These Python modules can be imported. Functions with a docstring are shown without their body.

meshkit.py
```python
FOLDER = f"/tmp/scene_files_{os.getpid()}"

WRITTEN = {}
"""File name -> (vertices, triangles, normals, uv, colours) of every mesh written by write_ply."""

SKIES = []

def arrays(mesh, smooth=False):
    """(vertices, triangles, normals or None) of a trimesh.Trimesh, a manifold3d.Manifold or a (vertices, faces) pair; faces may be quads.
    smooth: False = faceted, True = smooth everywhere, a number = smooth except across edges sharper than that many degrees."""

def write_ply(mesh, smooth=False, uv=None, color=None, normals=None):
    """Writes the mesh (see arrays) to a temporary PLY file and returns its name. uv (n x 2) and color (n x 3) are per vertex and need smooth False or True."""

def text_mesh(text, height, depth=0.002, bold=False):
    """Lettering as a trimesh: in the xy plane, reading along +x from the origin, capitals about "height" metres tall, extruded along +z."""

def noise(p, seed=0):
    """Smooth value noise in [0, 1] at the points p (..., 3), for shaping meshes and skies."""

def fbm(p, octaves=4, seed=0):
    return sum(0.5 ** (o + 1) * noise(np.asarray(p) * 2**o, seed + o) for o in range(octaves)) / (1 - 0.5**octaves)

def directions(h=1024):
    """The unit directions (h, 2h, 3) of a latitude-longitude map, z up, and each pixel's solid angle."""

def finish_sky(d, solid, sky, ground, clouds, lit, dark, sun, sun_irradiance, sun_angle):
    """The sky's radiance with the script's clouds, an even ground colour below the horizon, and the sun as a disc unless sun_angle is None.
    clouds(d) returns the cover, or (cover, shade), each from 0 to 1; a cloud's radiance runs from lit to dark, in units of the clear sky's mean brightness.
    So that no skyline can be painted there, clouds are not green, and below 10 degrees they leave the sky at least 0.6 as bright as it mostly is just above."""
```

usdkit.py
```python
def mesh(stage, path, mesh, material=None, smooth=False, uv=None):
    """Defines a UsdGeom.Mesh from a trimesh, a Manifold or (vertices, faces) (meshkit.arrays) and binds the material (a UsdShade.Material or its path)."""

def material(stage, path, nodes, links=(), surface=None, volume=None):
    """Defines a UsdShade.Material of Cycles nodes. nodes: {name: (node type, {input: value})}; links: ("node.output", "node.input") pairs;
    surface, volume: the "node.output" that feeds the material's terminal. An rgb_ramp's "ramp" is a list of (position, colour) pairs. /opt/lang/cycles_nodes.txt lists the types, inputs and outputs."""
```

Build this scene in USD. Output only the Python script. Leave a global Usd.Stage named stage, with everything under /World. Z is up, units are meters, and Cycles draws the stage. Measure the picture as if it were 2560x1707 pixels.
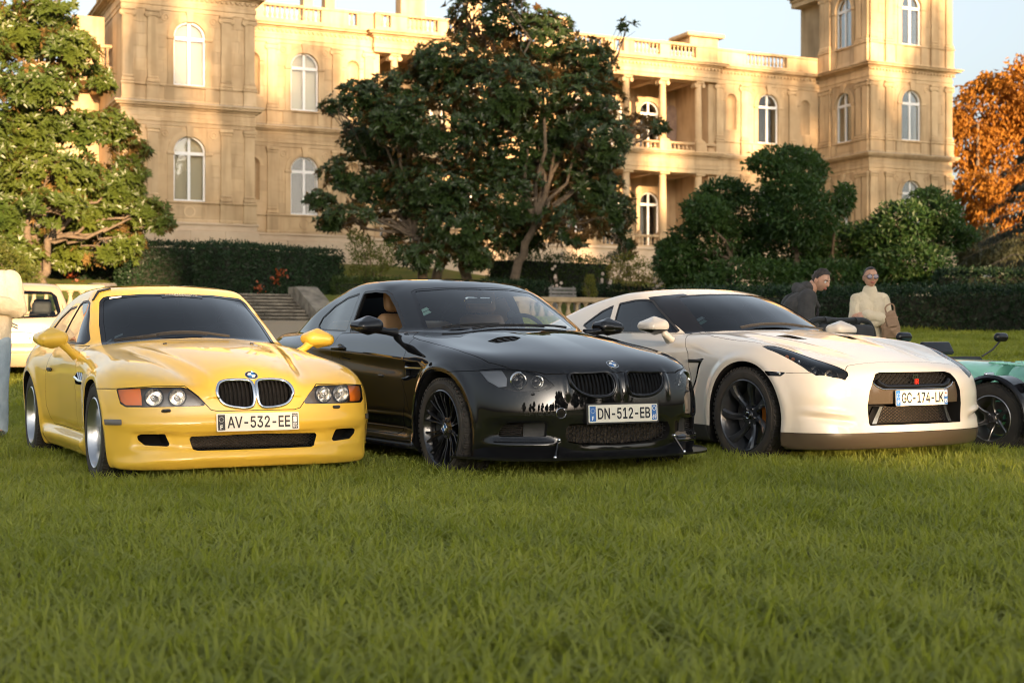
import math, os, random
import numpy as np
import trimesh
import manifold3d as m3
from manifold3d import Manifold, Mesh as MMesh, CrossSection
from scipy import ndimage
from scipy.interpolate import PchipInterpolator, CubicSpline
from scipy.spatial import cKDTree
from shapely import geometry as sg, affinity as sa, ops as so
import meshkit, usdkit
from pxr import Gf, Sdf, Usd, UsdGeom, UsdLux, UsdShade, Vt

stage = Usd.Stage.CreateInMemory()
UsdGeom.SetStageUpAxis(stage, 'Z')
UsdGeom.SetStageMetersPerUnit(stage, 1.0)
UsdGeom.Xform.Define(stage, '/World')
UsdGeom.Scope.Define(stage, '/World/Looks')

# ---------------------------------------------------------------- camera, sky, sun, exposure
CAM_H, FPX, HORIZON = 0.893, 3555.0, 853.5           # metres; focal length and horizon row in photo pixels (2560 wide)
PITCH = 0.0
cam = UsdGeom.Camera.Define(stage, '/World/camera')
cam.CreateHorizontalApertureAttr(36.0)
cam.CreateVerticalApertureAttr(24.0)
cam.CreateFocalLengthAttr(36.0 * FPX / 2560)
cam.CreateFStopAttr(3.2)
cam.CreateFocusDistanceAttr(9.6)
cam.AddTranslateOp().Set(Gf.Vec3d(0, 0, CAM_H))
cam.AddRotateXOp().Set(90.0 + PITCH)
cam.CreateExposureAttr(2.4)

SUN_EL, SUN_AZ = math.radians(5.5), math.radians(180 - 22)   # azimuth clockwise from +y
sun_dir = Gf.Vec3d(math.sin(SUN_AZ) * math.cos(SUN_EL), math.cos(SUN_AZ) * math.cos(SUN_EL), math.sin(SUN_EL))
dome = UsdLux.DomeLight.Define(stage, '/World/sky')
sky_mat = usdkit.material(stage, '/World/Looks/sky_air', {
    'sky': ('sky_texture', {'sky_type': 'single_scattering', 'sun_disc': False, 'sun_elevation': SUN_EL, 'sun_rotation': SUN_AZ,
                            'air_density': 1.0, 'aerosol_density': 4.5, 'ozone_density': 1.8}),
    'soft': ('hsv', {'hue': 0.5, 'saturation': 0.42, 'value': 1.0, 'fac': 1.0}),                # thin evening haze greys the blue
    'bg': ('background_shader', {'strength': 0.10})},
    [('sky.color', 'soft.color'), ('soft.color', 'bg.color')], surface='bg.background')
UsdShade.MaterialBindingAPI.Apply(dome.GetPrim()).Bind(sky_mat)
dome.GetPrim().SetCustomDataByKey('kind', 'structure')
sun = UsdLux.DistantLight.Define(stage, '/World/sun')
sun.CreateAngleAttr(0.53)
sun.CreateIntensityAttr(0.9)
sun.CreateColorAttr(Gf.Vec3f(1.0, 0.66, 0.36))
sun.CreateNormalizeAttr(True)
_q = Gf.Rotation(Gf.Vec3d(0, 0, 1), sun_dir)
sun.AddOrientOp().Set(Gf.Quatf(_q.GetQuat()))
# ---------------------------------------------------------------- helpers
_names = {}


def unique(path):
    k = _names.get(path, -1) + 1
    _names[path] = k
    return path if k == 0 else '%s_%03d' % (path, k)


def data(prim, **kw):
    for k, v in kw.items():
        if v:
            prim.SetCustomDataByKey(k, v)


def thing(name, label, cat, loc=(0, 0, 0), rz=0.0, group=None, kind=None):
    x = UsdGeom.Xform.Define(stage, unique('/World/' + name))
    x.AddTranslateOp().Set(Gf.Vec3d(*map(float, loc)))
    if rz:
        x.AddRotateZOp().Set(float(rz))
    data(x.GetPrim(), label=label, category=cat, group=group, kind=kind)
    return x.GetPrim()


def write_mesh(path, v, f, n, mat):
    if len(f) == 0:
        print('empty mesh', path)
    m = UsdGeom.Mesh.Define(stage, path)
    m.CreatePointsAttr(Vt.Vec3fArray.FromNumpy(np.ascontiguousarray(v, np.float32)))
    f = np.asarray(f)
    m.CreateFaceVertexCountsAttr(Vt.IntArray.FromNumpy(np.full(len(f), f.shape[1], np.int32)))
    m.CreateFaceVertexIndicesAttr(Vt.IntArray.FromNumpy(np.ascontiguousarray(f, np.int32).ravel()))
    m.CreateSubdivisionSchemeAttr('none')
    if n is not None:
        m.CreateNormalsAttr(Vt.Vec3fArray.FromNumpy(np.ascontiguousarray(n, np.float32)))
        m.SetNormalsInterpolation('vertex')
    if mat is not None:
        UsdShade.MaterialBindingAPI.Apply(m.GetPrim()).Bind(mat)
    return m.GetPrim()


def obj(name, mesh, mat, parent=None, smooth=30, label=None, cat=None, group=None, kind=None):
    base = str(parent.GetPath()) if parent else '/World'
    v, f, n = meshkit.arrays(mesh, smooth)
    p = write_mesh(unique(base + '/' + name), v, f, n, mat)
    data(p, label=label, category=cat, group=group, kind=kind)
    return p


def cat(*ms):
    ms = [tm(m) for m in ms]
    return trimesh.util.concatenate(ms) if len(ms) > 1 else ms[0]


def tm(m):
    if hasattr(m, 'to_mesh'):
        q = m.to_mesh()
        return trimesh.Trimesh(np.array(q.vert_properties[:, :3]), np.array(q.tri_verts), process=False)
    if isinstance(m, (tuple, list)):
        v, f = np.asarray(m[0], float), np.asarray(m[1], int)
        if f.shape[1] == 4:
            f = np.vstack([f[:, [0, 1, 2]], f[:, [0, 2, 3]]])
        return trimesh.Trimesh(v, f, process=False)
    return m


def box(x0, x1, y0, y1, z0, z1, bev=0.0):
    if bev <= 0:
        b = trimesh.creation.box((x1 - x0, y1 - y0, z1 - z0))
        b.apply_translation(((x0 + x1) / 2, (y0 + y1) / 2, (z0 + z1) / 2))
        return b
    p = []
    for sx in (0, 1):
        for sy in (0, 1):
            for sz in (0, 1):
                X, Y, Z = (x0, x1)[sx], (y0, y1)[sy], (z0, z1)[sz]
                dx, dy, dz = (1 - 2 * sx) * bev, (1 - 2 * sy) * bev, (1 - 2 * sz) * bev
                p += [(X + dx, Y + dy, Z), (X + dx, Y, Z + dz), (X, Y + dy, Z + dz)]
    return tm(Manifold.hull_points(np.array(p)))


def lathe(prof, n=32, axis='z', a0=0.0, a1=2 * math.pi):
    """prof: (radius, height) pairs"""
    prof = np.asarray(prof, float)
    full = a1 - a0 > 6.28
    k = n if full else n + 1
    an = a0 + (a1 - a0) * np.arange(k) / n
    v = np.stack([np.outer(np.cos(an), prof[:, 0]), np.outer(np.sin(an), prof[:, 0]), np.outer(np.ones(k), prof[:, 1])], -1)
    m = len(prof)
    i, j = np.meshgrid(np.arange(n), np.arange(m - 1), indexing='ij')
    i2 = (i + 1) % k
    q = np.stack([i * m + j, i2 * m + j, i2 * m + j + 1, i * m + j + 1], -1).reshape(-1, 4)
    v = v.reshape(-1, 3)
    if axis == 'y':
        v = v[:, [0, 2, 1]] * [1, 1, 1]
        q = q[:, ::-1]
    elif axis == 'x':
        v = v[:, [2, 0, 1]]
    mesh = tm((v, q))
    mesh.merge_vertices()
    mesh.update_faces(mesh.nondegenerate_faces())
    return mesh


def tube(pts, r, n=8, caps=True):
    pts = np.asarray(pts, float)
    r = np.broadcast_to(np.asarray(r, float), (len(pts),))
    d = np.gradient(pts, axis=0)
    d /= np.maximum(np.linalg.norm(d, axis=1, keepdims=True), 1e-9)
    up = np.array([0, 0, 1.0]) if abs(d[0, 2]) < 0.9 else np.array([1.0, 0, 0])
    a = np.cross(d[0], up); a /= np.linalg.norm(a)
    rings = []
    an = np.arange(n) / n * 2 * np.pi
    for k in range(len(pts)):
        a = a - d[k] * np.dot(a, d[k]); a /= np.linalg.norm(a)
        b = np.cross(d[k], a)
        rings.append(pts[k] + r[k] * (np.outer(np.cos(an), a) + np.outer(np.sin(an), b)))
    v = np.concatenate(rings)
    f = []
    for k in range(len(pts) - 1):
        for i in range(n):
            j = (i + 1) % n
            f += [(k * n + i, k * n + j, (k + 1) * n + j), (k * n + i, (k + 1) * n + j, (k + 1) * n + i)]
    if caps:
        v = np.vstack([v, pts[:1], pts[-1:]])
        c0, c1 = len(v) - 2, len(v) - 1
        e = (len(pts) - 1) * n
        for i in range(n):
            j = (i + 1) % n
            f += [(c0, j, i), (c1, e + i, e + j)]
    return trimesh.Trimesh(v, np.array(f), process=False)


def sphere(c, r, sub=2, scale=(1, 1, 1)):
    s = trimesh.creation.icosphere(sub, 1.0)
    s.apply_scale(np.array(scale) * r)
    s.apply_translation(c)
    return s


def move(m, t=(0, 0, 0), rz=0, rx=0, ry=0, s=None):
    m = tm(m).copy()
    if s is not None:
        m.apply_scale(s)
    for ang, ax in ((rx, (1, 0, 0)), (ry, (0, 1, 0)), (rz, (0, 0, 1))):
        if ang:
            m.apply_transform(trimesh.transformations.rotation_matrix(ang, ax))
    m.apply_translation(t)
    return m


def mirror_y(m):
    m = tm(m).copy()
    m.vertices[:, 1] *= -1
    m.faces = m.faces[:, ::-1]
    return m


def spline(pts, n=80, closed=True):
    p = np.asarray(pts, float)
    if closed:
        p = np.vstack([p, p[:1]])
    t = np.r_[0, np.cumsum(np.linalg.norm(np.diff(p, axis=0), axis=1) ** 0.6)]
    c = CubicSpline(t, p, bc_type='periodic' if closed else 'natural')
    return c(np.linspace(0, t[-1], n, endpoint=not closed))


def project(x, y, z):
    """photo pixel (2560 wide) of a world point; only used to lay things out while building"""
    c, s = math.cos(math.radians(PITCH)), math.sin(math.radians(PITCH))
    dy, dz = y, z - CAM_H
    return 1280 + FPX * x / (dy * c + dz * s), 853.5 - FPX * (dz * c - dy * s) / (dy * c + dz * s)


def at(px, py, d):
    """world point at distance d (along y) seen at photo pixel (px, py)"""
    return np.array([(px - 1280) / FPX * d, d, CAM_H + (HORIZON - py) / FPX * d])


def material(name, nodes, links, surface='p.BSDF', volume=None):
    return usdkit.material(stage, '/World/Looks/' + name, nodes, links, surface=surface, volume=volume)


def plain(name, color, rough=0.5, metal=0.0, coat=0.0, spec=0.5, **kw):
    return material(name, {'p': ('principled_bsdf', dict(base_color=color, roughness=rough, metallic=metal, coat_weight=coat,
                                                         specular_ior_level=spec, **kw))}, [])


def noisy(name, c1, c2, scale, rough=0.6, bump=0.0, bscale=None, detail=4.0, metal=0.0, coat=0.0, island=0.0, spec=0.5):
    """two-tone material: noise over object space, optional bump and per-piece tint"""
    nd = {'tc': ('texture_coordinate', {}),
          'n': ('noise_texture', {'scale': scale, 'detail': detail, 'roughness': 0.6}),
          'r': ('rgb_ramp', {'ramp': [(0.3, c1), (0.7, c2)]}),
          'p': ('principled_bsdf', {'roughness': rough, 'metallic': metal, 'coat_weight': coat, 'specular_ior_level': spec})}
    ln = [('tc.object', 'n.vector'), ('n.fac', 'r.fac')]
    out = 'r.color'
    if island:
        nd['oi'] = ('object_info', {})
        nd['mr'] = ('map_range', {'from_min': 0, 'from_max': 1, 'to_min': 1 - island, 'to_max': 1 + island})
        nd['h'] = ('hsv', {'hue': 0.5, 'saturation': 1.0, 'fac': 1.0})
        ln += [('oi.random', 'mr.value'), ('mr.result', 'h.value'), (out, 'h.color')]
        out = 'h.color'
    ln.append((out, 'p.base_color'))
    if bump:
        nd['n2'] = ('noise_texture', {'scale': bscale or scale * 6, 'detail': 5.0})
        nd['b'] = ('bump', {'strength': bump, 'distance': 0.01})
        ln += [('tc.object', 'n2.vector'), ('n2.fac', 'b.height'), ('b.normal', 'p.normal')]
    return material(name, nd, ln)


def glass_pane(name, tint=(1, 1, 1), rough=0.0, boost=1.0):
    """thin pane: clear where seen straight on, mirror-like at grazing angles"""
    return material(name, {'f': ('fresnel', {'IOR': 1.5}), 'm': ('math', {'math_type': 'multiply', 'value2': boost, 'use_clamp': True}),
                           't': ('transparent_bsdf', {'color': tint}), 'g': ('glossy_bsdf', {'color': (1, 1, 1), 'roughness': rough}),
                           'x': ('mix_closure', {})},
                    [('f.fac', 'm.value1'), ('m.value', 'x.fac'), ('t.BSDF', 'x.closure1'), ('g.BSDF', 'x.closure2')], surface='x.closure')
# ---------------------------------------------------------------- car bodies: a smooth implicit surface, meshed, then cut into panels
class Tab:
    """a smooth function of two variables given by a table"""

    def __init__(self, us, vs, vals, even_v=False, step=0.02, blur=1.6):
        us, vs, vals = np.asarray(us, float), np.asarray(vs, float), np.asarray(vals, float)
        if even_v:
            vs = np.r_[-vs[:0:-1], vs]
            vals = np.concatenate([vals[:, :0:-1], vals], 1)
        if us[0] > us[-1]:
            us, vals = us[::-1], vals[::-1]
        self.u = np.arange(us[0] - 0.3, us[-1] + 0.3, step)
        self.v = np.arange(vs[0] - 0.3, vs[-1] + 0.3, step)
        a = PchipInterpolator(us, vals, axis=0)(np.clip(self.u, us[0], us[-1]))
        a = PchipInterpolator(vs, a, axis=1)(np.clip(self.v, vs[0], vs[-1]))
        a = ndimage.gaussian_filter(a, blur, mode='nearest')
        self.step = step
        gu, gv = np.gradient(a, step)
        g = ndimage.gaussian_filter(1 / np.sqrt(1 + gu ** 2 + gv ** 2), 2.0)
        self.c, self.g = ndimage.spline_filter(a, 3), ndimage.spline_filter(g, 3)

    def ev(self, u, v):
        u, v = np.broadcast_arrays(u, v)
        q = [((u - self.u[0]) / self.step).ravel(), ((v - self.v[0]) / self.step).ravel()]
        o = [ndimage.map_coordinates(c, q, order=3, prefilter=False, mode='nearest').reshape(u.shape) for c in (self.c, self.g)]
        return o


def smax(a, b, k):
    h = np.maximum(k - np.abs(a - b), 0) / k
    return np.maximum(a, b) + h * h * h * k / 6


def smin(a, b, k):
    return -smax(-a, -b, k)


class Body:
    def __init__(self, W, T, F, R, zb, Wg, G, k=(0.10, 0.12, 0.10), kg=0.09, ku=0.03, extra=None):
        self.W, self.T, self.F, self.R, self.Wg, self.G = W, T, F, R, Wg, G
        self.zb, self.k, self.kg, self.ku, self.extra = zb, k, kg, ku, extra

    def f(self, x, y, z, ev=None):
        a = np.abs(y)
        ev = ev or (lambda t, u, v: t.ev(u, v))
        w, wg = ev(self.W, x, z)
        d = (a - w) * wg
        t, tg = ev(self.T, x, a)
        d = smax(d, (z - t) * tg, self.k[0])
        q, qg = ev(self.F, a, z)
        d = smax(d, (x - q) * qg, self.k[1])
        q0, qg0 = ev(self.R, a, z)
        d = smax(d, (q0 - x) * qg0, self.k[2])
        d = smax(d, self.zb - z, 0.05)
        w, wg = ev(self.Wg, x, z)
        g = (a - w) * wg
        t, tg = ev(self.G, x, a)
        g = smax(g, (z - t) * tg, self.kg)
        g = np.maximum(np.maximum(g, self.zb + 0.3 - z), x + 0.25)
        g = smax(g, (q0 - x) * qg0, 0.06)
        d = smin(d, g, self.ku)
        if self.extra is not None:
            d = self.extra(d, x, y, z)
        return d

    def grad(self, p, e=0.004):
        g = np.zeros_like(p)
        for k in range(3):
            q = p.copy(); q[:, k] += e
            r = p.copy(); r[:, k] -= e
            g[:, k] = (self.f(*q.T) - self.f(*r.T)) / (2 * e)
        return g

    def mesh(self, x0, x1, hw, z0, z1, h=0.013, level=0.0, steps=2):
        xs = np.arange(x0, x1 + h, h)
        ny = int(math.ceil(hw / h))
        ys = (np.arange(-ny, ny + 1)) * h
        zs = np.arange(z0, z1 + h, h)
        half = ys[ny:]
        X, Y, Z = xs[:, None, None], half[None, :, None], zs[None, None, :]
        cache = {}

        def ev(t, u, v):
            return t.ev(u, v)
        D = self.f(X, Y, Z, ev) - level
        D = np.concatenate([D[:, :0:-1], D], 1)
        for sl in (np.s_[[0, -1]], np.s_[:, [0, -1]], np.s_[:, :, [0, -1]]):
            D[sl] = np.maximum(D[sl], 0.3 * h)
        v, q = surface_nets(D)
        v = v * h + [xs[0], ys[0], zs[0]]
        for _ in range(steps):
            f0 = self.f(*v.T)
            g = np.stack([(self.f(*(v + e).T) - f0) / 0.004 for e in np.eye(3) * 0.004], 1)
            s = (f0 - level) / np.maximum((g ** 2).sum(1), 0.05)
            st = g * s[:, None]
            ln = np.linalg.norm(st, axis=1, keepdims=True)
            v = v - st * np.minimum(1, 0.6 * h / np.maximum(ln, 1e-9))
        n = self.grad(v, 0.006)
        n /= np.linalg.norm(n, axis=1, keepdims=True)
        return v, q, n

    def cast(self, o, d, t0=3.0, t1=16.0):
        """first hit of rays o + t d with the surface"""
        d = d / np.linalg.norm(d, axis=-1, keepdims=True)
        ts = np.arange(t0, t1, 0.01)
        P = o[None, None, :] + ts[None, :, None] * d[:, None, :]
        D = self.f(P[..., 0], P[..., 1], P[..., 2])
        out = []
        for k in range(len(d)):
            i = np.argmax(D[k] < 0)
            if D[k, i] >= 0:
                i = np.argmin(D[k])
                out.append(P[k, i]); continue
            a = D[k, i - 1] / (D[k, i - 1] - D[k, i])
            out.append(P[k, i - 1] * (1 - a) + P[k, i] * a)
        return np.array(out)


def surface_nets(D):
    S = D < 0
    n = np.array(D.shape)
    c = np.zeros(n - 1, int)
    for i in (0, 1):
        for j in (0, 1):
            for k in (0, 1):
                c += S[i:n[0] - 1 + i, j:n[1] - 1 + j, k:n[2] - 1 + k]
    mixed = (c > 0) & (c < 8)
    idx = np.full(n - 1, -1)
    cells = np.argwhere(mixed)
    idx[mixed] = np.arange(len(cells))
    acc, cnt = np.zeros((len(cells), 3)), np.zeros(len(cells))
    ci, cj, ck = cells.T
    for ax in range(3):
        o = [a for a in range(3) if a != ax]
        for p in (0, 1):
            for q in (0, 1):
                off = np.zeros(3, int); off[o[0]] = p; off[o[1]] = q
                d0 = D[ci + off[0], cj + off[1], ck + off[2]]
                of2 = off.copy(); of2[ax] = 1
                d1 = D[ci + of2[0], cj + of2[1], ck + of2[2]]
                m = (d0 < 0) != (d1 < 0)
                t = np.where(m, d0 / np.where(m, d0 - d1, 1), 0)
                pt = np.tile(off.astype(float), (len(cells), 1)); pt[:, ax] = t
                acc += pt * m[:, None]; cnt += m
    v = cells + acc / cnt[:, None]
    quads = []
    for ax in range(3):
        o = [(ax + 1) % 3, (ax + 2) % 3]
        A = np.moveaxis(S, [ax, o[0], o[1]], [0, 1, 2])
        I = np.moveaxis(idx, [ax, o[0], o[1]], [0, 1, 2])
        ch = (A[:-1] != A[1:])[:, 1:-1, 1:-1]
        e = np.argwhere(ch)
        i, j, k = e[:, 0], e[:, 1] + 1, e[:, 2] + 1
        q = np.stack([I[i, j - 1, k - 1], I[i, j, k - 1], I[i, j, k], I[i, j - 1, k]], 1)
        flip = ~A[i, j, k]
        q[flip] = q[flip][:, ::-1]
        quads.append(q)
    return v, np.concatenate(quads)


def mani(v, q, n):
    """Manifold that carries its normals through booleans"""
    d1 = np.linalg.norm(v[q[:, 0]] - v[q[:, 2]], axis=1)
    d2 = np.linalg.norm(v[q[:, 1]] - v[q[:, 3]], axis=1)
    a = d1 <= d2
    f = np.concatenate([q[a][:, [0, 1, 2]], q[a][:, [0, 2, 3]], q[~a][:, [0, 1, 3]], q[~a][:, [1, 2, 3]]])
    m = MMesh(np.ascontiguousarray(np.hstack([v, n]), np.float32), np.ascontiguousarray(f, np.uint32))
    M = Manifold(m)
    if M.num_tri() == 0 and M.status() != m3.Error.NoError:
        raise ValueError('body not manifold: %s' % M.status())
    return M


def with_normals(mesh, smooth=40, flip=True):
    """a cutter whose walls keep a painted, shaded surface"""
    t = tm(mesh)
    v, f, n = meshkit.arrays(t, smooth)
    if flip:
        n = -n
    mm = MMesh(np.ascontiguousarray(np.hstack([v, n]), np.float32), np.ascontiguousarray(f, np.uint32))
    mm.merge()
    return Manifold(mm)


AX = {'x': [[0, 0, 1, 0], [1, 0, 0, 0], [0, 1, 0, 0]], 'y': [[1, 0, 0, 0], [0, 0, -1, 0], [0, 1, 0, 0]], 'z': [[1, 0, 0, 0], [0, 1, 0, 0], [0, 0, 1, 0]]}


def cs(pts, r=0.0, grow=0.0):
    """closed outline; r rounds its corners, grow widens it"""
    c = pts if isinstance(pts, CrossSection) else CrossSection([np.asarray(pts, float)], m3.FillRule.NonZero)
    if r:
        c = c.offset(-r, m3.JoinType.Round, 2.0, 24).offset(2 * r, m3.JoinType.Round, 2.0, 24).offset(-r, m3.JoinType.Round, 2.0, 24)
    if grow:
        c = c.offset(grow, m3.JoinType.Round, 2.0, 24)
    return c


def prism(axis, c, lo, hi, taper=None):
    """outline extruded along an axis: x uses (y, z), y uses (x, z), z uses (x, y) outlines"""
    if not isinstance(c, CrossSection):
        c = cs(c)
    m = c.extrude(hi - lo) if taper is None else c.extrude(hi - lo, 0, 0.0, taper)
    if axis == 'y':      # x, z outline: extrude runs towards -y
        return m.translate((0, 0, -hi)).transform(np.array(AX['y'], float))
    return m.translate((0, 0, lo)).transform(np.array(AX[axis], float))


def both(m):
    return m + m.mirror((0, 1, 0))


def mir(pts):
    p = np.asarray(pts, float).copy()
    p[:, 0] *= -1
    return p[::-1]


def faces_of(M):
    """(outer v, f, n), (cut v, f): the painted skin and the raw cut faces of a body piece"""
    q = M.to_mesh()
    vp, f = np.array(q.vert_properties), np.array(q.tri_verts)
    if vp.shape[1] < 6:
        vp = np.hstack([vp[:, :3], np.zeros((len(vp), 3))])
    ln = np.linalg.norm(vp[:, 3:6], axis=1)
    ok = (ln > 0.3)[f].all(1)
    n = vp[:, 3:6] / np.maximum(ln, 1e-6)[:, None]

    def pick(fs):
        u, inv = np.unique(fs, return_inverse=True)
        return vp[u, :3], inv.reshape(-1, 3), n[u]
    return pick(f[ok]), pick(f[~ok])


def skin(name, M, paint, lining, parent, lining_name='lining', label=None):
    (v, f, n), (v2, f2, _) = faces_of(M)
    p = write_mesh(unique('%s/%s' % (parent.GetPath(), name)), v, f, n, paint)
    data(p, label=label)
    if lining is not None and len(f2):
        t = trimesh.Trimesh(v2, f2, process=False)
        t.merge_vertices()
        a, b, c = meshkit.arrays(t, 30)
        write_mesh(unique('%s/%s' % (p.GetPath(), lining_name)), a, b, c, lining)
    return p


def sheet(name, M, mat, parent, inset=0.004, keep=None, solid=0.0, label=None):
    """glass: only the outer skin of a piece, sunk in by inset"""
    (v, f, n), _ = faces_of(M)
    if keep is not None:
        c = v[f].mean(1)
        f = f[keep(c, n[f].mean(1))]
    v = v - n * inset
    p = write_mesh(unique('%s/%s' % (parent.GetPath(), name)), v, f, n, mat)
    data(p, label=label)
    return p
# ---------------------------------------------------------------- the three cars' shapes (x forward from the front axle, y left, z up)
def spec_m3():
    xs = [-3.9, -3.78, -3.6, -3.3, -2.76, -2.3, -1.9, -1.4, -0.9, -0.45, -0.2, 0.0, 0.25, 0.45, 0.6, 0.75, 0.9]
    zs = [0.12, 0.20, 0.30, 0.42, 0.55, 0.66, 0.76, 0.84, 0.92, 1.00]
    base = np.array([0.835, 0.862, 0.872, 0.875, 0.880, 0.882, 0.884, 0.868, 0.835, 0.775])
    bulge = {-3.9: -.17, -3.78: -.12, -3.6: -.06, -3.3: .0, -2.76: .026, -2.3: .012, -1.9: .0, -1.4: -.004, -0.9: -.004, -0.45: .0, -.2: .014, 0.0: .022, .25: .018, .45: -.002, .6: -.04, .75: -.10, .9: -.18}
    amp = np.array([0.6, 0.8, 1, 1.1, 1.15, 1.1, 0.9, 0.6, 0.3, 0.1])
    V = []
    for x in xs:
        b = bulge[x]
        r = base + (b * amp if b > 0 else b)
        if x > -0.5:      # front wings fall away towards the bonnet edge
            r = r - np.array([0, 0, 0, 0, 0, 0, 0.004, 0.022, 0.06, 0.12]) * min(1, (x + 0.5) / 0.4)
        V.append(r)
    W = Tab(xs, zs, V)
    tx = [-3.9, -3.72, -3.5, -3.0, -2.7, -1.5, -0.85, -0.5, -0.3, 0.0, 0.3, 0.5, 0.65, 0.76, 0.85]
    ta = [0.0, 0.2, 0.36, 0.5, 0.64, 0.76, 0.86, 0.93]
    T = Tab(tx, ta, [
        [0.96, 0.96, 0.955, 0.95, 0.93, 0.90, 0.86, 0.82],
        [0.985, 0.985, 0.98, 0.97, 0.955, 0.93, 0.89, 0.86],
        [1.0, 1.0, 0.995, 0.985, 0.97, 0.945, 0.91, 0.87],
        [0.995, 0.995, 0.995, 0.99, 0.98, 0.96, 0.925, 0.88],
        [0.99, 0.99, 0.99, 0.99, 0.98, 0.968, 0.94, 0.89],
        [0.98, 0.98, 0.98, 0.98, 0.98, 0.975, 0.955, 0.90],
        [0.99, 0.99, 0.985, 0.98, 0.972, 0.958, 0.93, 0.88],
        [0.992, 0.990, 0.975, 0.955, 0.938, 0.920, 0.892, 0.85],
        [0.972, 0.972, 0.960, 0.928, 0.908, 0.890, 0.864, 0.825],
        [0.928, 0.930, 0.918, 0.888, 0.862, 0.848, 0.826, 0.79],
        [0.868, 0.870, 0.860, 0.842, 0.818, 0.802, 0.776, 0.74],
        [0.818, 0.818, 0.812, 0.802, 0.782, 0.762, 0.735, 0.70],
        [0.775, 0.775, 0.772, 0.766, 0.756, 0.738, 0.71, 0.67],
        [0.735, 0.735, 0.733, 0.73, 0.722, 0.705, 0.68, 0.64],
        [0.690, 0.69, 0.69, 0.688, 0.68, 0.665, 0.64, 0.60]])
    fz = [0.10, 0.18, 0.26, 0.36, 0.46, 0.56, 0.64, 0.72, 0.80, 0.9]
    fa = [0.0, 0.25, 0.42, 0.55, 0.66, 0.75, 0.82, 0.88, 0.92]
    fx = np.array([0.0, -0.012, -0.04, -0.085, -0.15, -0.235, -0.345, -0.50, -0.68])
    fc = [0.72, 0.775, 0.795, 0.805, 0.805, 0.800, 0.785, 0.745, 0.66, 0.52]
    F = Tab(fa, fz, np.array([[c + d * (1.0 + 0.25 * max(0, (z - 0.5) / 0.25)) for c, z in zip(fc, fz)] for d in fx]), even_v=False)
    rz = [0.1, 0.3, 0.5, 0.75, 0.95, 1.1]
    ra = [0.0, 0.4, 0.65, 0.8, 0.92]
    R = Tab(ra, rz, [[-3.70, -3.82, -3.84, -3.80, -3.76, -3.70], [-3.68, -3.80, -3.82, -3.78, -3.74, -3.68], [-3.6, -3.72, -3.74, -3.71, -3.66, -3.6],
                     [-3.45, -3.55, -3.57, -3.54, -3.5, -3.45], [-3.1, -3.2, -3.22, -3.2, -3.15, -3.1]])
    gx = [-3.4, -3.0, -2.7, -2.4, -2.1, -1.8, -1.4, -1.0, -0.7, -0.4]
    gz = [0.85, 0.95, 1.05, 1.15, 1.25, 1.33, 1.42]
    Wg = Tab(gx, gz, [[.72, .69, .64, .58, .51, .44, .37], [.775, .75, .71, .655, .59, .53, .46], [.80, .775, .735, .685, .625, .57, .51], [.805, .772, .732, .686, .635, .588, .53], [.815, .782, .745, .702, .655, .612, .56],
                      [.818, .786, .75, .71, .665, .624, .575], [.818, .786, .75, .71, .665, .622, .575], [.812, .78, .744, .70, .652, .605, .55], [.805, .772, .732, .685, .632, .58, .52], [.80, .765, .72, .67, .615, .56, .50]])
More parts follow.
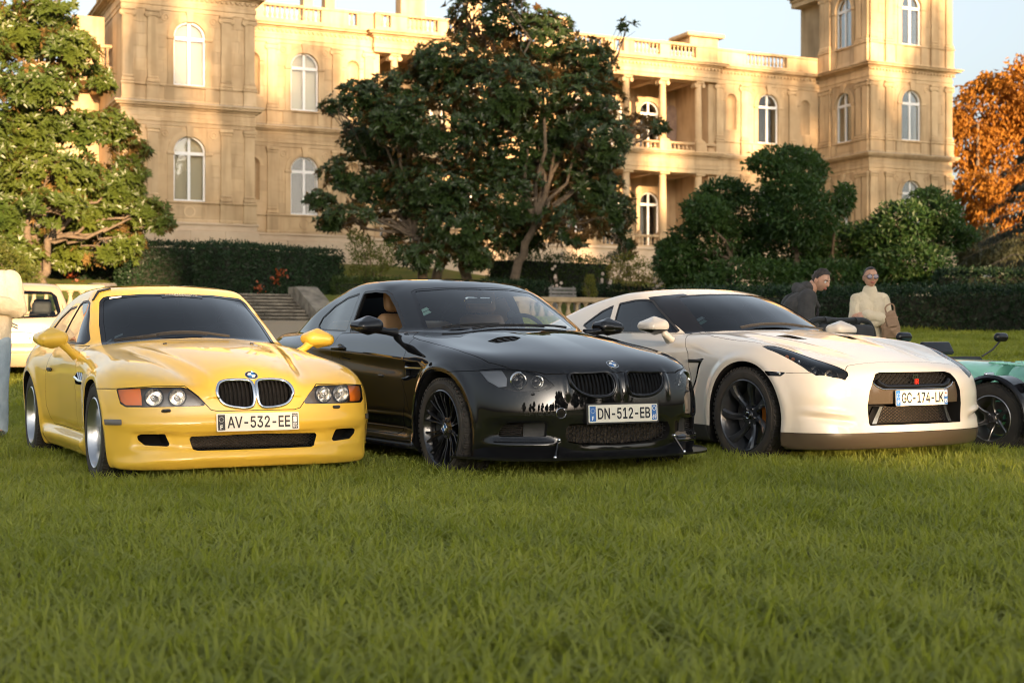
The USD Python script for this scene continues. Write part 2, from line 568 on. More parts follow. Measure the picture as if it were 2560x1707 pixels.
    cx = [-3.5, -3.2, -3.05, -2.8, -2.5, -2.2, -1.9, -1.6, -1.35, -1.2, -1.05, -0.9, -0.7, -0.5, -0.35, -0.1]
    cz = np.array([0.97, 1.02, 1.09, 1.21, 1.303, 1.362, 1.386, 1.383, 1.355, 1.315, 1.258, 1.192, 1.098, 0.998, 0.92, 0.80])
    c = PchipInterpolator(cx, cz)
    ga = [0.0, 0.2, 0.4, 0.55, 0.7, 0.85]
    sh = np.array([0, 0.018, 0.075, 0.15, 0.26, 0.40])
    dz = np.array([0, -0.003, -0.013, -0.027, -0.05, -0.08])
    xx = np.arange(-3.5, -0.05, 0.05)
    fr = lambda x: np.clip((x + 1.9) / 0.5, 0, 1)
    G = Tab(xx, ga, np.array([[c(np.clip(x + s * fr(x) - 0.25 * s * np.clip((-2.0 - x) / 0.5, 0, 1), -3.5, -0.1)) + d for s, d in zip(sh, dz)] for x in xx]))
    def extra(d, x, y, z):
        return d
    return Body(W, T, F, R, 0.14, Wg, G, k=(0.10, 0.12, 0.14), kg=0.07, ku=0.035)


def spec_gtr():
    xs = [-3.8, -3.65, -3.4, -3.1, -2.78, -2.4, -2.0, -1.5, -1.0, -0.6, -0.42, -0.2, 0.0, 0.25, 0.45, 0.6, 0.75, 0.95]
    zs = [0.12, 0.20, 0.30, 0.42, 0.55, 0.66, 0.76, 0.84, 0.92, 1.00]
    base = np.array([0.865, 0.892, 0.900, 0.905, 0.908, 0.910, 0.906, 0.892, 0.856, 0.79])
    bulge = {-3.8: -.10, -3.65: -.05, -3.4: .01, -3.1: .035, -2.78: .045, -2.4: .03, -2.0: .0, -1.5: -.01, -1.0: -.01, -0.6: -.006, -0.42: .012, -.2: .036, 0.0: .044, .25: .044, .45: .044, .6: .035, .75: .01, .95: -.06}
    amp = np.array([1.2, 1.1, 1.0, 0.95, 0.95, 0.95, 0.9, 0.6, 0.3, 0.1])
    V = []
    for x in xs:
        b = bulge[x]
        r = base + (b * amp if b > 0 else b)
        if x > -0.6:
            r = r - np.array([0, 0, 0, 0, 0, 0, 0.0, 0.012, 0.06, 0.14]) * min(1, (x + 0.6) / 0.5)
        V.append(r)
    W = Tab(xs, zs, V)
    tx = [-3.85, -3.7, -3.4, -3.0, -2.7, -1.5, -0.85, -0.5, -0.3, 0.0, 0.3, 0.5, 0.65, 0.78, 0.88, 0.98]
    ta = [0.0, 0.2, 0.36, 0.5, 0.62, 0.74, 0.84, 0.92, 0.98]
    T = Tab(tx, ta, [
        [0.96, 0.96, 0.955, 0.95, 0.94, 0.92, 0.89, 0.85, 0.80],
        [1.02, 1.02, 1.015, 1.01, 1.00, 0.98, 0.95, 0.91, 0.86],
        [1.02, 1.02, 1.02, 1.01, 1.00, 0.985, 0.965, 0.92, 0.87],
        [1.01, 1.01, 1.01, 1.005, 1.00, 0.995, 0.975, 0.93, 0.88],
        [1.00, 1.00, 1.00, 1.00, 0.995, 0.985, 0.965, 0.92, 0.87],
        [0.98, 0.98, 0.98, 0.98, 0.975, 0.97, 0.95, 0.91, 0.86],
        [0.985, 0.985, 0.98, 0.975, 0.968, 0.955, 0.93, 0.89, 0.84],
        [0.985, 0.983, 0.975, 0.962, 0.955, 0.952, 0.93, 0.88, 0.82],
        [0.958, 0.956, 0.948, 0.934, 0.932, 0.936, 0.918, 0.868, 0.80],
        [0.905, 0.903, 0.896, 0.884, 0.884, 0.902, 0.89, 0.842, 0.77],
        [0.840, 0.838, 0.833, 0.824, 0.822, 0.838, 0.826, 0.783, 0.72],
        [0.790, 0.788, 0.784, 0.776, 0.770, 0.772, 0.752, 0.715, 0.67],
        [0.748, 0.747, 0.744, 0.738, 0.730, 0.722, 0.70, 0.67, 0.63],
        [0.708, 0.707, 0.705, 0.70, 0.692, 0.678, 0.655, 0.63, 0.59],
        [0.672, 0.671, 0.67, 0.665, 0.655, 0.64, 0.615, 0.59, 0.55],
        [0.63, 0.63, 0.63, 0.62, 0.61, 0.60, 0.57, 0.55, 0.5]])
    fz = [0.10, 0.18, 0.25, 0.32, 0.42, 0.52, 0.60, 0.68, 0.76, 0.86]
    fa = [0.0, 0.25, 0.42, 0.55, 0.66, 0.75, 0.83, 0.90, 0.96]
    fx = np.array([0.0, -0.008, -0.025, -0.05, -0.085, -0.13, -0.20, -0.31, -0.48])
    fc = [0.80, 0.875, 0.885, 0.868, 0.868, 0.872, 0.868, 0.842, 0.76, 0.62]
    F = Tab(fa, fz, np.array([[c + d * (1.0 + 0.35 * max(0, (z - 0.5) / 0.25)) for c, z in zip(fc, fz)] for d in fx]))
    rz = [0.1, 0.3, 0.5, 0.75, 0.95, 1.1]
    ra = [0.0, 0.4, 0.65, 0.8, 0.95]
    R = Tab(ra, rz, [[-3.6, -3.70, -3.74, -3.74, -3.72, -3.68], [-3.58, -3.69, -3.73, -3.73, -3.71, -3.67], [-3.54, -3.66, -3.7, -3.7, -3.68, -3.63],
                     [-3.46, -3.58, -3.62, -3.62, -3.6, -3.55], [-3.2, -3.3, -3.34, -3.34, -3.3, -3.25]])
    gx = [-3.6, -3.2, -2.8, -2.4, -2.1, -1.8, -1.4, -1.0, -0.7, -0.4]
    gw = np.array([.025, .022, .018, .014, .01, .006, .0])
    gz = [0.85, 0.95, 1.05, 1.15, 1.25, 1.33, 1.42]
    Wg = Tab(gx, gz, gw + [[.70, .66, .60, .53, .46, .39, .32], [.765, .73, .68, .62, .55, .48, .41], [.815, .78, .73, .67, .605, .55, .48], [.835, .80, .753, .70, .642, .59, .53], [.84, .805, .762, .712, .66, .612, .56],
                      [.84, .805, .765, .72, .67, .628, .58], [.835, .80, .76, .715, .668, .628, .58], [.825, .79, .75, .705, .655, .612, .56], [.815, .78, .738, .69, .638, .59, .53], [.81, .77, .72, .67, .62, .57, .51]])
    cx = [-3.75, -3.5, -3.25, -3.0, -2.7, -2.4, -2.1, -1.8, -1.55, -1.35, -1.2, -1.05, -0.9, -0.7, -0.5, -0.35, -0.1]
    cz = np.array([0.97, 1.01, 1.05, 1.10, 1.178, 1.258, 1.312, 1.343, 1.345, 1.320, 1.288, 1.240, 1.182, 1.09, 0.995, 0.92, 0.80])
    c = PchipInterpolator(cx, cz)
    ga = [0.0, 0.2, 0.4, 0.55, 0.7, 0.85]
    sh = np.array([0, 0.02, 0.08, 0.16, 0.28, 0.43])
    dz = np.array([0, -0.003, -0.012, -0.026, -0.05, -0.08])
    xx = np.arange(-3.75, -0.05, 0.05)
    fr = lambda x: np.clip((x + 1.9) / 0.5, 0, 1)
    G = Tab(xx, ga, np.array([[c(np.clip(x + s * fr(x), -3.75, -0.1)) + d for s, d in zip(sh, dz)] for x in xx]))
    return Body(W, T, F, R, 0.13, Wg, G, k=(0.085, 0.10, 0.10), kg=0.06, ku=0.03)


def spec_z3():
    xs = [-3.4, -3.25, -3.05, -2.8, -2.46, -2.1, -1.8, -1.4, -0.9, -0.5, -0.3, -0.1, 0.08, 0.25, 0.4, 0.52, 0.64, 0.75]
    zs = [0.12, 0.20, 0.30, 0.42, 0.52, 0.62, 0.70, 0.78, 0.86, 0.94]
    base = np.array([0.775, 0.805, 0.812, 0.818, 0.822, 0.824, 0.815, 0.795, 0.755, 0.68])
    bulge = {-3.4: -.17, -3.25: -.10, -3.05: -.02, -2.8: .035, -2.46: .055, -2.1: .035, -1.8: .006, -1.4: -.005, -0.9: .0, -0.5: .01, -.3: .022, -.1: .036, 0.08: .036, .25: .04, .4: .042, .52: .03, .64: .0, .75: -.06}
    amp = np.array([0.5, 0.7, 0.9, 1.0, 1.05, 1.1, 1.15, 1.1, 0.9, 0.5])
    V = []
    for x in xs:
        b = bulge[x]
        r = base + (b * amp if b > 0 else b)
        if x > -0.5:
            r = r - np.array([0, 0, 0, 0, 0, 0.0, 0.012, 0.05, 0.12, 0.22]) * min(1, (x + 0.5) / 0.4)
        V.append(r)
    W = Tab(xs, zs, V)
    tx = [-3.4, -3.2, -2.9, -2.46, -2.0, -1.5, -1.0, -0.65, -0.4, -0.15, 0.12, 0.34, 0.50, 0.60, 0.69, 0.80]
    ta = [0.0, 0.16, 0.30, 0.42, 0.52, 0.62, 0.72, 0.80, 0.88]
    T = Tab(tx, ta, [
        [0.86, 0.86, 0.86, 0.855, 0.85, 0.83, 0.80, 0.76, 0.70],
        [0.92, 0.92, 0.92, 0.915, 0.91, 0.895, 0.87, 0.83, 0.76],
        [0.94, 0.94, 0.94, 0.94, 0.935, 0.925, 0.905, 0.865, 0.80],
        [0.93, 0.93, 0.93, 0.93, 0.93, 0.925, 0.91, 0.875, 0.82],
        [0.90, 0.90, 0.90, 0.90, 0.90, 0.895, 0.88, 0.845, 0.79],
        [0.90, 0.90, 0.90, 0.90, 0.895, 0.885, 0.865, 0.83, 0.77],
        [0.915, 0.915, 0.91, 0.905, 0.895, 0.88, 0.855, 0.82, 0.76],
        [0.915, 0.912, 0.905, 0.895, 0.88, 0.862, 0.838, 0.805, 0.75],
        [0.895, 0.89, 0.875, 0.855, 0.842, 0.832, 0.815, 0.785, 0.73],
        [0.865, 0.858, 0.84, 0.813, 0.803, 0.802, 0.79, 0.762, 0.71],
        [0.825, 0.815, 0.79, 0.762, 0.76, 0.765, 0.755, 0.73, 0.68],
        [0.780, 0.768, 0.738, 0.71, 0.71, 0.715, 0.705, 0.68, 0.63],
        [0.732, 0.72, 0.69, 0.665, 0.663, 0.664, 0.655, 0.632, 0.585],
        [0.690, 0.68, 0.655, 0.634, 0.628, 0.622, 0.610, 0.59, 0.55],
        [0.640, 0.635, 0.618, 0.60, 0.59, 0.58, 0.565, 0.545, 0.51],
        [0.56, 0.56, 0.55, 0.54, 0.53, 0.52, 0.50, 0.48, 0.45]])
    fz = [0.08, 0.14, 0.22, 0.30, 0.40, 0.46, 0.52, 0.60, 0.66, 0.74]
    fa = [0.0, 0.2, 0.36, 0.48, 0.58, 0.67, 0.75, 0.82, 0.87]
    fx = np.array([0.0, -0.008, -0.026, -0.050, -0.08, -0.118, -0.172, -0.26, -0.38])
    fc = [0.65, 0.695, 0.705, 0.705, 0.712, 0.702, 0.690, 0.668, 0.625, 0.53]
    F = Tab(fa, fz, np.array([[c + d * (1.0 + 0.15 * max(0, (z - 0.5) / 0.2)) for c, z in zip(fc, fz)] for d in fx]))
    rz = [0.1, 0.3, 0.5, 0.75, 0.95, 1.1]
    ra = [0.0, 0.4, 0.6, 0.74, 0.87]
    R = Tab(ra, rz, [[-3.2, -3.33, -3.36, -3.33, -3.28, -3.2], [-3.18, -3.31, -3.34, -3.31, -3.26, -3.18], [-3.12, -3.25, -3.28, -3.25, -3.2, -3.1],
                     [-3.0, -3.12, -3.15, -3.12, -3.05, -2.95], [-2.7, -2.82, -2.85, -2.82, -2.75, -2.65]])
    gx = [-3.4, -3.1, -2.8, -2.4, -2.0, -1.6, -1.3, -1.0, -0.75, -0.5]
    gw = np.array([.045, .042, .036, .026, .018, .012, .01])
    gz = [0.80, 0.88, 0.96, 1.04, 1.12, 1.20, 1.30]
    Wg = Tab(gx, gz, gw + [[.60, .58, .55, .52, .48, .44, .39], [.655, .635, .61, .575, .54, .50, .45], [.69, .668, .64, .61, .575, .54, .49], [.715, .69, .66, .63, .597, .562, .515], [.725, .70, .67, .64, .608, .573, .53],
                      [.73, .705, .675, .645, .613, .578, .535], [.73, .705, .675, .644, .61, .572, .525], [.725, .698, .665, .632, .594, .552, .50], [.715, .685, .65, .614, .574, .53, .475], [.705, .67, .63, .59, .55, .505, .45]])
    cx = [-3.45, -3.25, -3.1, -2.9, -2.6, -2.3, -2.0, -1.7, -1.45, -1.3, -1.2, -1.05, -0.9, -0.75, -0.62, -0.45, -0.2]
    cz = np.array([0.82, 0.95, 1.05, 1.14, 1.228, 1.282, 1.312, 1.320, 1.302, 1.262, 1.226, 1.162, 1.086, 1.003, 0.930, 0.83, 0.70])
    c = PchipInterpolator(cx, cz)
    ga = [0.0, 0.2, 0.36, 0.5, 0.62, 0.75]
    sh = np.array([0, 0.025, 0.085, 0.17, 0.28, 0.42])
    dz = np.array([0, -0.004, -0.014, -0.029, -0.05, -0.08])
    xx = np.arange(-3.45, -0.15, 0.05)
    fr = lambda x: np.clip((x + 1.7) / 0.4, 0, 1)
    G = Tab(xx, ga, np.array([[c(np.clip(x + s * fr(x), -3.45, -0.2)) + d for s, d in zip(sh, dz)] for x in xx]))
    return Body(W, T, F, R, 0.12, Wg, G, k=(0.10, 0.09, 0.12), kg=0.07, ku=0.03)


POSE = {'z3': (-1.890, 9.372, 0.475), 'm3': (0.310, 9.728, 0.505), 'gtr': (2.470, 10.935, 0.538)}


def car_thing(key, name, label):
    x, y, yaw = POSE[key]
    return thing(name, label, 'car', (x, y, 0), math.degrees(yaw) - 90)
# ---------------------------------------------------------------- car materials and parts shared by the cars
def car_paint(name, color, flake=0.0, rough=0.38, base_spec=0.25):
    nd = {'tc': ('texture_coordinate', {}), 'n': ('noise_texture', {'scale': 2.2, 'detail': 6.0}),
          'dust': ('rgb_ramp', {'ramp': [(0.45, color), (0.9, tuple(c * 0.95 + 0.004 for c in color))]}),
          'n2': ('noise_texture', {'scale': 900.0, 'detail': 1.0}), 'mr': ('map_range', {'from_min': 0.3, 'from_max': 0.7, 'to_min': rough - flake, 'to_max': rough + flake}),
          'n3': ('noise_texture', {'scale': 14.0, 'detail': 3.0}), 'cr': ('map_range', {'from_min': 0.35, 'from_max': 0.75, 'to_min': 0.004, 'to_max': 0.016}),
          'p': ('principled_bsdf', {'coat_weight': 1.0, 'coat_ior': 1.6, 'specular_ior_level': base_spec})}
    return material(name, nd, [('tc.object', 'n.vector'), ('n.fac', 'dust.fac'), ('dust.color', 'p.base_color'), ('tc.object', 'n2.vector'), ('n2.fac', 'mr.value'),
                               ('mr.result', 'p.roughness'), ('tc.object', 'n3.vector'), ('n3.fac', 'cr.value'), ('cr.result', 'p.coat_roughness')])


K = {}
K['yellow'] = car_paint('yellow_paint', (0.70, 0.44, 0.050), 0.02, 0.42)
K['black'] = car_paint('black_paint', (0.0025, 0.0026, 0.003), 0.02, 0.4, 0.0)
K['white'] = car_paint('pearl_paint', (0.53, 0.50, 0.445), 0.06, 0.34)
K['champagne'] = car_paint('champagne_paint', (0.42, 0.30, 0.19), 0.06, 0.32)
K['mint'] = car_paint('mint_paint', (0.24, 0.56, 0.42), 0.02, 0.4)
K['plastic'] = noisy('black_plastic', (0.012, 0.012, 0.013), (0.02, 0.02, 0.02), 60, rough=0.5, bump=0.05)
K['lining'] = plain('dark_lining', (0.006, 0.006, 0.0065), 0.8, spec=0.2)
K['seal'] = plain('rubber_seal', (0.010, 0.010, 0.011), 0.45)
K['gloss_black'] = plain('gloss_black', (0.004, 0.004, 0.005), 0.05, spec=0.45)
K['rubber'] = noisy('tyre_rubber', (0.014, 0.013, 0.012), (0.035, 0.030, 0.024), 9, rough=0.75, bump=0.15, bscale=130)
K['chrome'] = plain('chrome', (0.82, 0.83, 0.85), 0.07, 1.0)
K['steel'] = noisy('brake_steel', (0.25, 0.24, 0.22), (0.40, 0.38, 0.36), 20, rough=0.35, metal=1.0)
K['silver'] = noisy('silver_alloy', (0.55, 0.56, 0.57), (0.63, 0.64, 0.65), 5, rough=0.28, metal=1.0)
K['darkalloy'] = plain('dark_alloy', (0.028, 0.031, 0.036), 0.27, 0.35, coat=0.7)
K['blackalloy'] = plain('black_alloy', (0.006, 0.006, 0.007), 0.22, coat=0.7)
K['greyalloy'] = plain('grey_alloy', (0.30, 0.29, 0.28), 0.3, 1.0)
K['orange'] = plain('caliper_orange', (0.42, 0.13, 0.015), 0.35, 0.4)
K['glass'] = glass_pane('window_glass', (0.80, 0.86, 0.86), boost=1.15)
K['tint'] = glass_pane('tinted_glass', (0.34, 0.40, 0.42), boost=1.15)
K['lens'] = glass_pane('lamp_lens', (0.97, 0.97, 0.97), boost=1.0)
K['bowl'] = plain('lamp_reflector', (0.86, 0.86, 0.84), 0.16, 1.0)
K['amber'] = plain('amber_lamp', (0.75, 0.20, 0.02), 0.25, coat=0.5)
K['smoke'] = plain('smoked_lamp', (0.10, 0.09, 0.08), 0.2, coat=0.5)
K['red'] = plain('red_lamp', (0.45, 0.02, 0.01), 0.2, coat=0.6)
K['tan'] = noisy('tan_leather', (0.42, 0.24, 0.11), (0.50, 0.30, 0.15), 7, rough=0.5, bump=0.1, bscale=90)
K['seat'] = noisy('dark_upholstery', (0.018, 0.018, 0.02), (0.03, 0.03, 0.032), 9, rough=0.7)
K['dash'] = plain('dashboard', (0.014, 0.014, 0.015), 0.6)
K['plate'] = plain('plate_white', (0.72, 0.69, 0.60), 0.4)
K['plate_blue'] = plain('plate_blue', (0.03, 0.13, 0.38), 0.4)
K['plate_black'] = plain('plate_black', (0.008, 0.012, 0.02), 0.4)
K['ink'] = plain('plate_ink', (0.012, 0.014, 0.02), 0.4)
K['white_print'] = plain('white_print', (0.75, 0.75, 0.72), 0.5)
K['paper'] = plain('paper_green', (0.45, 0.62, 0.50), 0.6)
K['red_print'] = plain('red_print', (0.55, 0.06, 0.03), 0.5)
K['badge_blue'] = plain('badge_blue', (0.02, 0.14, 0.42), 0.25, coat=0.5)
K['core'] = noisy('radiator_core', (0.03, 0.025, 0.02), (0.09, 0.07, 0.05), 30, rough=0.6, metal=0.5)
K['bronze'] = car_paint('dark_bronze_trim', (0.055, 0.042, 0.03), 0.05, 0.32)
K['mirror'] = plain('mirror_glass', (0.8, 0.82, 0.84), 0.02, 1.0)


def loft(rings):
    """closed tube through rings with equal point counts"""
    rings = np.asarray(rings, float)
    k, n = rings.shape[:2]
    v = rings.reshape(-1, 3)
    f = []
    for i in range(k - 1):
        for j in range(n):
            a, b = i * n + j, i * n + (j + 1) % n
            f += [(a, b, b + n), (a, b + n, a + n)]
    v = np.vstack([v, rings[0].mean(0), rings[-1].mean(0)])
    c0, c1, e = k * n, k * n + 1, (k - 1) * n
    for j in range(n):
        f += [(c0, (j + 1) % n, j), (c1, e + j, e + (j + 1) % n)]
    m = trimesh.Trimesh(v, np.array(f), process=False)
    if m.volume < 0:
        m.faces = m.faces[:, ::-1]
    return m


def spoke(ang, ra, rb, ws, ys, th, sweep=0.0, n=7, bev=0.3):
    """one spoke in the wheel's own frame (axis y, outwards +y): widths ws, outer faces ys along the radius, swept by an angle"""
    ring = []
    for t in np.linspace(0, 1, n):
        r = ra + (rb - ra) * t
        w = np.interp(t, np.linspace(0, 1, len(ws)), ws) / 2
        y = np.interp(t, np.linspace(0, 1, len(ys)), ys)
        a = ang + sweep * t * t
        d, s = np.array([math.cos(a), 0, math.sin(a)]), np.array([-math.sin(a), 0, math.cos(a)])
        b = min(w, th) * bev
        pr = [(-w, y - th), (-w, y - b), (-w + b, y), (w - b, y), (w, y - b), (w, y - th)]
        ring.append([d * r + s * p + np.array([0, q, 0]) for p, q in pr])
    return loft(ring)


def roundel(r):
    """blue and white quartered badge: dict of meshes in the xz plane facing +y"""
    out = {'ring': lathe([(0, 0.0), (r, 0.0), (r, 0.004), (r * 0.94, 0.006), (r * 0.9, 0.004), (0, 0.004)], 28, 'y')}
    out['black'] = lathe([(r * 0.62, 0.0042), (r * 0.9, 0.0052), (r * 0.9, 0.003), (r * 0.62, 0.003)], 28, 'y')
    q = []
    for k in range(4):
        a0 = k * math.pi / 2
        pts = [(0, 0)] + [(r * 0.6 * math.cos(a0 + t), r * 0.6 * math.sin(a0 + t)) for t in np.linspace(0, math.pi / 2, 7)]
        m = CrossSection([np.array(pts)]).extrude(0.0025).rotate((90, 0, 0)).translate((0, 0.0062, 0))
        q.append(tm(m))
    out['blue'] = cat(q[1], q[3])
    out['white'] = cat(q[0], q[2])
    return out


def put_roundel(parent, r, M, name='badge'):
    """M: 4x4 matrix that takes the badge's frame (facing +y) to the car's"""
    o = roundel(r)
    tf = lambda m: m.copy().apply_transform(M)
    b = obj(name, tf(o['ring']), K['chrome'], parent)
    obj('black_ring', tf(o['black']), K['ink'], b)
    obj('blue_quarters', tf(o['blue']), K['badge_blue'], b)
    obj('white_quarters', tf(o['white']), K['white_print'], b)
    return b


def frame(o, y, z):
    """matrix for a piece facing direction y with its own z towards z, at o"""
    y = np.array(y, float); y /= np.linalg.norm(y)
    x = np.cross(y, np.array(z, float)); x /= np.linalg.norm(x)
    zz = np.cross(x, y)
    M = np.eye(4)
    M[:3, 0], M[:3, 1], M[:3, 2], M[:3, 3] = x, y, zz, o
    return M


WHEELS = {
    'm3': dict(r=0.327, w=0.245, rim=0.252, mat='blackalloy', cap='roundel'),
    'gtr': dict(r=0.352, w=0.262, rim=0.265, mat='darkalloy', cap='ring'),
    'z3': dict(r=0.316, w=0.235, rim=0.226, mat='silver', cap='plain'),
    'cat': dict(r=0.285, w=0.19, rim=0.185, mat='greyalloy', cap='plain'),
    'van': dict(r=0.30, w=0.19, rim=0.19, mat='greyalloy', cap='plain'),
}


def wheel(parent, style, cx, cy, side, z=None, steer=0.0, name='wheel', turn=0.0):
    """cy: y of the tyre's outer face (positive); side -1 is the car's right"""
    s = WHEELS[style]
    r, w, rim = s['r'], s['w'], s['rim']
    h = w / 2
    z = r if z is None else z

    def place(m):
        m = tm(m).copy()
        if turn:
            m.apply_transform(trimesh.transformations.rotation_matrix(turn, (0, 1, 0)))
        if side < 0:
            m.apply_transform(trimesh.transformations.rotation_matrix(math.pi, (0, 0, 1)))
        if steer:
            m.apply_transform(trimesh.transformations.rotation_matrix(steer, (0, 0, 1)))
        m.apply_translation((cx, side * (cy - h), z))
        return m
    yf = h * 0.94
    barrel = lathe([(rim - 0.004, yf - 0.004), (rim, yf), (rim - 0.007, yf + 0.004), (rim - 0.014, yf - 0.004), (rim - 0.020, yf - 0.028), (rim - 0.036, yf - 0.06), (rim - 0.04, -h * 0.9),
                    (rim - 0.03, -h * 0.9), (rim - 0.024, yf - 0.06), (rim - 0.008, yf - 0.026), (rim - 0.004, yf - 0.004)], 56, 'y')
    wh = obj(name, place(barrel), K[s['mat']], parent)
    g = []
    for y0 in (-0.55, -0.18, 0.18, 0.55):
        g += [(r - 0.001, h * (y0 - 0.09)), (r - 0.009, h * (y0 - 0.07)), (r - 0.009, h * (y0 + 0.07)), (r - 0.001, h * (y0 + 0.09))]
    prof = [(rim - 0.004, -h * 0.9), (rim + 0.02, -h), (r - 0.035, -h * 0.99), (r - 0.012, -h * 0.9), (r - 0.003, -h * 0.76)] + g + \
           [(r - 0.003, h * 0.76), (r - 0.010, h * 0.87), (r - 0.016, h * 0.93), (r - 0.03, h * 0.955), (r - 0.032, h * 0.985), (r * 0.55 + rim * 0.45, h), (rim + 0.018, h * 0.99), (rim + 0.006, h * 0.95), (rim - 0.004, h * 0.88)]
    ty = obj('tyre', place(lathe(prof, 72, 'y')), K['rubber'], wh, smooth=25)
    lugs = []
    for k in range(60):                                             # tread blocks' cross grooves and shoulder cuts
        a = k / 60 * 2 * math.pi
        b = box(-0.011, 0.011, h * 0.62, h * 0.93, r - 0.012, r + 0.0025)
        lugs.append(move(b, ry=a))
        b = box(-0.011, 0.011, -h * 0.93, -h * 0.62, r - 0.012, r + 0.0025)
        lugs.append(move(b, ry=a))
    obj('tread_blocks', place(cat(*lugs)), K['rubber'], wh, kind='stuff')
    mat = K[s['mat']]
    if style == 'm3':
        for k in range(10):
            a = math.pi / 2 + k * math.pi / 5
            for d in (-0.085, 0.085):
                obj('spoke', place(spoke(a + d * 0.9, 0.062, rim - 0.012, [0.014, 0.011, 0.011, 0.017], [yf - 0.045, yf - 0.038, yf - 0.018, yf - 0.006], 0.03, sweep=d * 0.75)), mat, wh)
        hub = lathe([(0, yf - 0.030), (0.035, yf - 0.030), (0.07, yf - 0.045), (0.075, yf - 0.08), (0, yf - 0.08)], 32, 'y')
    elif style == 'gtr':
        for k in range(7):
            a = math.pi / 2 + 0.08 + k * 2 * math.pi / 7
            obj('spoke', place(spoke(a, 0.058, rim - 0.010, [0.062, 0.046, 0.046, 0.060, 0.078], [yf - 0.062, yf - 0.060, yf - 0.045, yf - 0.020, yf - 0.006], 0.035, sweep=0.20, n=9, bev=0.45)), mat, wh)
        hub = lathe([(0, yf - 0.050), (0.036, yf - 0.050), (0.042, yf - 0.058), (0.082, yf - 0.064), (0.088, yf - 0.10), (0, yf - 0.10)], 32, 'y')
    elif style == 'z3':
        for k in range(5):
            a = math.pi / 2 + 0.3 + k * 2 * math.pi / 5
            obj('spoke', place(spoke(a, 0.055, rim - 0.034, [0.085, 0.070, 0.062, 0.070, 0.10], [yf - 0.060, yf - 0.058, yf - 0.066, yf - 0.085, yf - 0.105], 0.025, n=9, bev=0.6)), mat, wh)
        hub = lathe([(0, yf - 0.046), (0.034, yf - 0.046), (0.04, yf - 0.056), (0.075, yf - 0.062), (0.08, yf - 0.11), (0, yf - 0.11)], 32, 'y')
    else:
        for k in range(6):
            a = math.pi / 2 + 0.05 + k * math.pi / 3
            obj('spoke', place(spoke(a, 0.045, rim - 0.010, [0.060, 0.030, 0.022, 0.022, 0.030], [yf - 0.038, yf - 0.03, yf - 0.018, yf - 0.010, yf - 0.004], 0.024, sweep=0.14, n=9, bev=0.4)), mat, wh)
        hub = lathe([(0, yf - 0.030), (0.03, yf - 0.030), (0.034, yf - 0.036), (0.062, yf - 0.040), (0.066, yf - 0.07), (0, yf - 0.07)], 32, 'y')
    obj('hub', place(hub), mat, wh)
    nb = {'m3': 5, 'gtr': 5, 'z3': 5}.get(style, 4)
    rb = {'cat': 0.045, 'van': 0.045}.get(style, 0.056)
    for k in range(nb):
        a = math.pi / 2 + math.pi / nb + k * 2 * math.pi / nb
        yb = {'m3': yf - 0.034, 'gtr': yf - 0.056, 'z3': yf - 0.052}.get(style, yf - 0.032)
        b = lathe([(0, 0.007), (0.008, 0.006), (0.010, 0), (0.010, -0.02), (0, -0.02)], 12, 'y')
        obj('wheel_bolt', place(move(b, (rb * math.cos(a), yb, rb * math.sin(a)))), K['chrome'] if style in ('cat', 'gtr') else K['plastic'], wh)
    if s['cap'] == 'roundel':
        put_roundel_mats = roundel(0.033)
        yb = yf - 0.029
        cp = obj('hub_cap', place(move(put_roundel_mats['ring'], (0, yb, 0))), K['chrome'], wh)
        for nm, mt in (('black', 'ink'), ('blue', 'badge_blue'), ('white', 'white_print')):
            base = wh
            obj('cap_' + nm, place(move(put_roundel_mats[nm], (0, yb, 0))), K[mt], base)
    elif s['cap'] == 'ring':
        obj('hub_cap', place(move(lathe([(0, 0.004), (0.024, 0.004), (0.03, 0.010), (0.034, 0.004), (0.034, 0), (0, 0)], 28, 'y'), (0, yf - 0.05, 0))), K['gloss_black'], wh)
        obj('cap_ring', place(move(lathe([(0.018, 0.004), (0.018, 0.009), (0.022, 0.011), (0.026, 0.009), (0.026, 0.004), (0.018, 0.004)], 28, 'y'), (0, yf - 0.05, 0))), K['chrome'], wh)
        obj('cap_bar', place(move(box(-0.026, 0.026, 0.006, 0.0125, -0.006, 0.006, 0.001), (0, yf - 0.05, 0))), K['chrome'], wh)
    else:
        obj('hub_cap', place(move(lathe([(0, 0.012), (0.02, 0.011), (0.027, 0.004), (0.028, 0), (0, 0)], 28, 'y'), (0, yf - (0.046 if style == 'z3' else 0.03), 0))), K['plastic'] if style != 'z3' else K['silver'], wh)
    disc_r = rim * {'gtr': 0.78, 'm3': 0.74}.get(style, 0.70)
    yd = yf - 0.125
    obj('brake_disc', place(lathe([(0.07, yd), (disc_r, yd), (disc_r, yd - 0.028), (0.07, yd - 0.028), (0.07, yd)], 48, 'y')), K['steel'] if style != 'm3' else K['darkalloy'], wh)
    arc = [(r2 * math.cos(a), r2 * math.sin(a)) for r2, rng in ((disc_r + 0.012, np.linspace(-0.55, 0.55, 12)), (disc_r - 0.075, np.linspace(0.5, -0.5, 12))) for a in rng]
    cal = CrossSection([np.array(arc)]).extrude(0.085).translate((0, 0, -0.055)).rotate((90, 0, 0)).translate((0, yd, 0))
    front = 1 if cx > -1 else -1
    if style in ('gtr', 'm3', 'z3'):
        a = {'gtr': math.pi * 0.02, 'm3': math.pi, 'z3': math.pi}[style]
        m = tm(cal)
        m = move(m, ry=a if side > 0 else math.pi - a)
        obj('brake_caliper', place(m), K['orange'] if style == 'gtr' else K['darkalloy'], wh)
    return wh


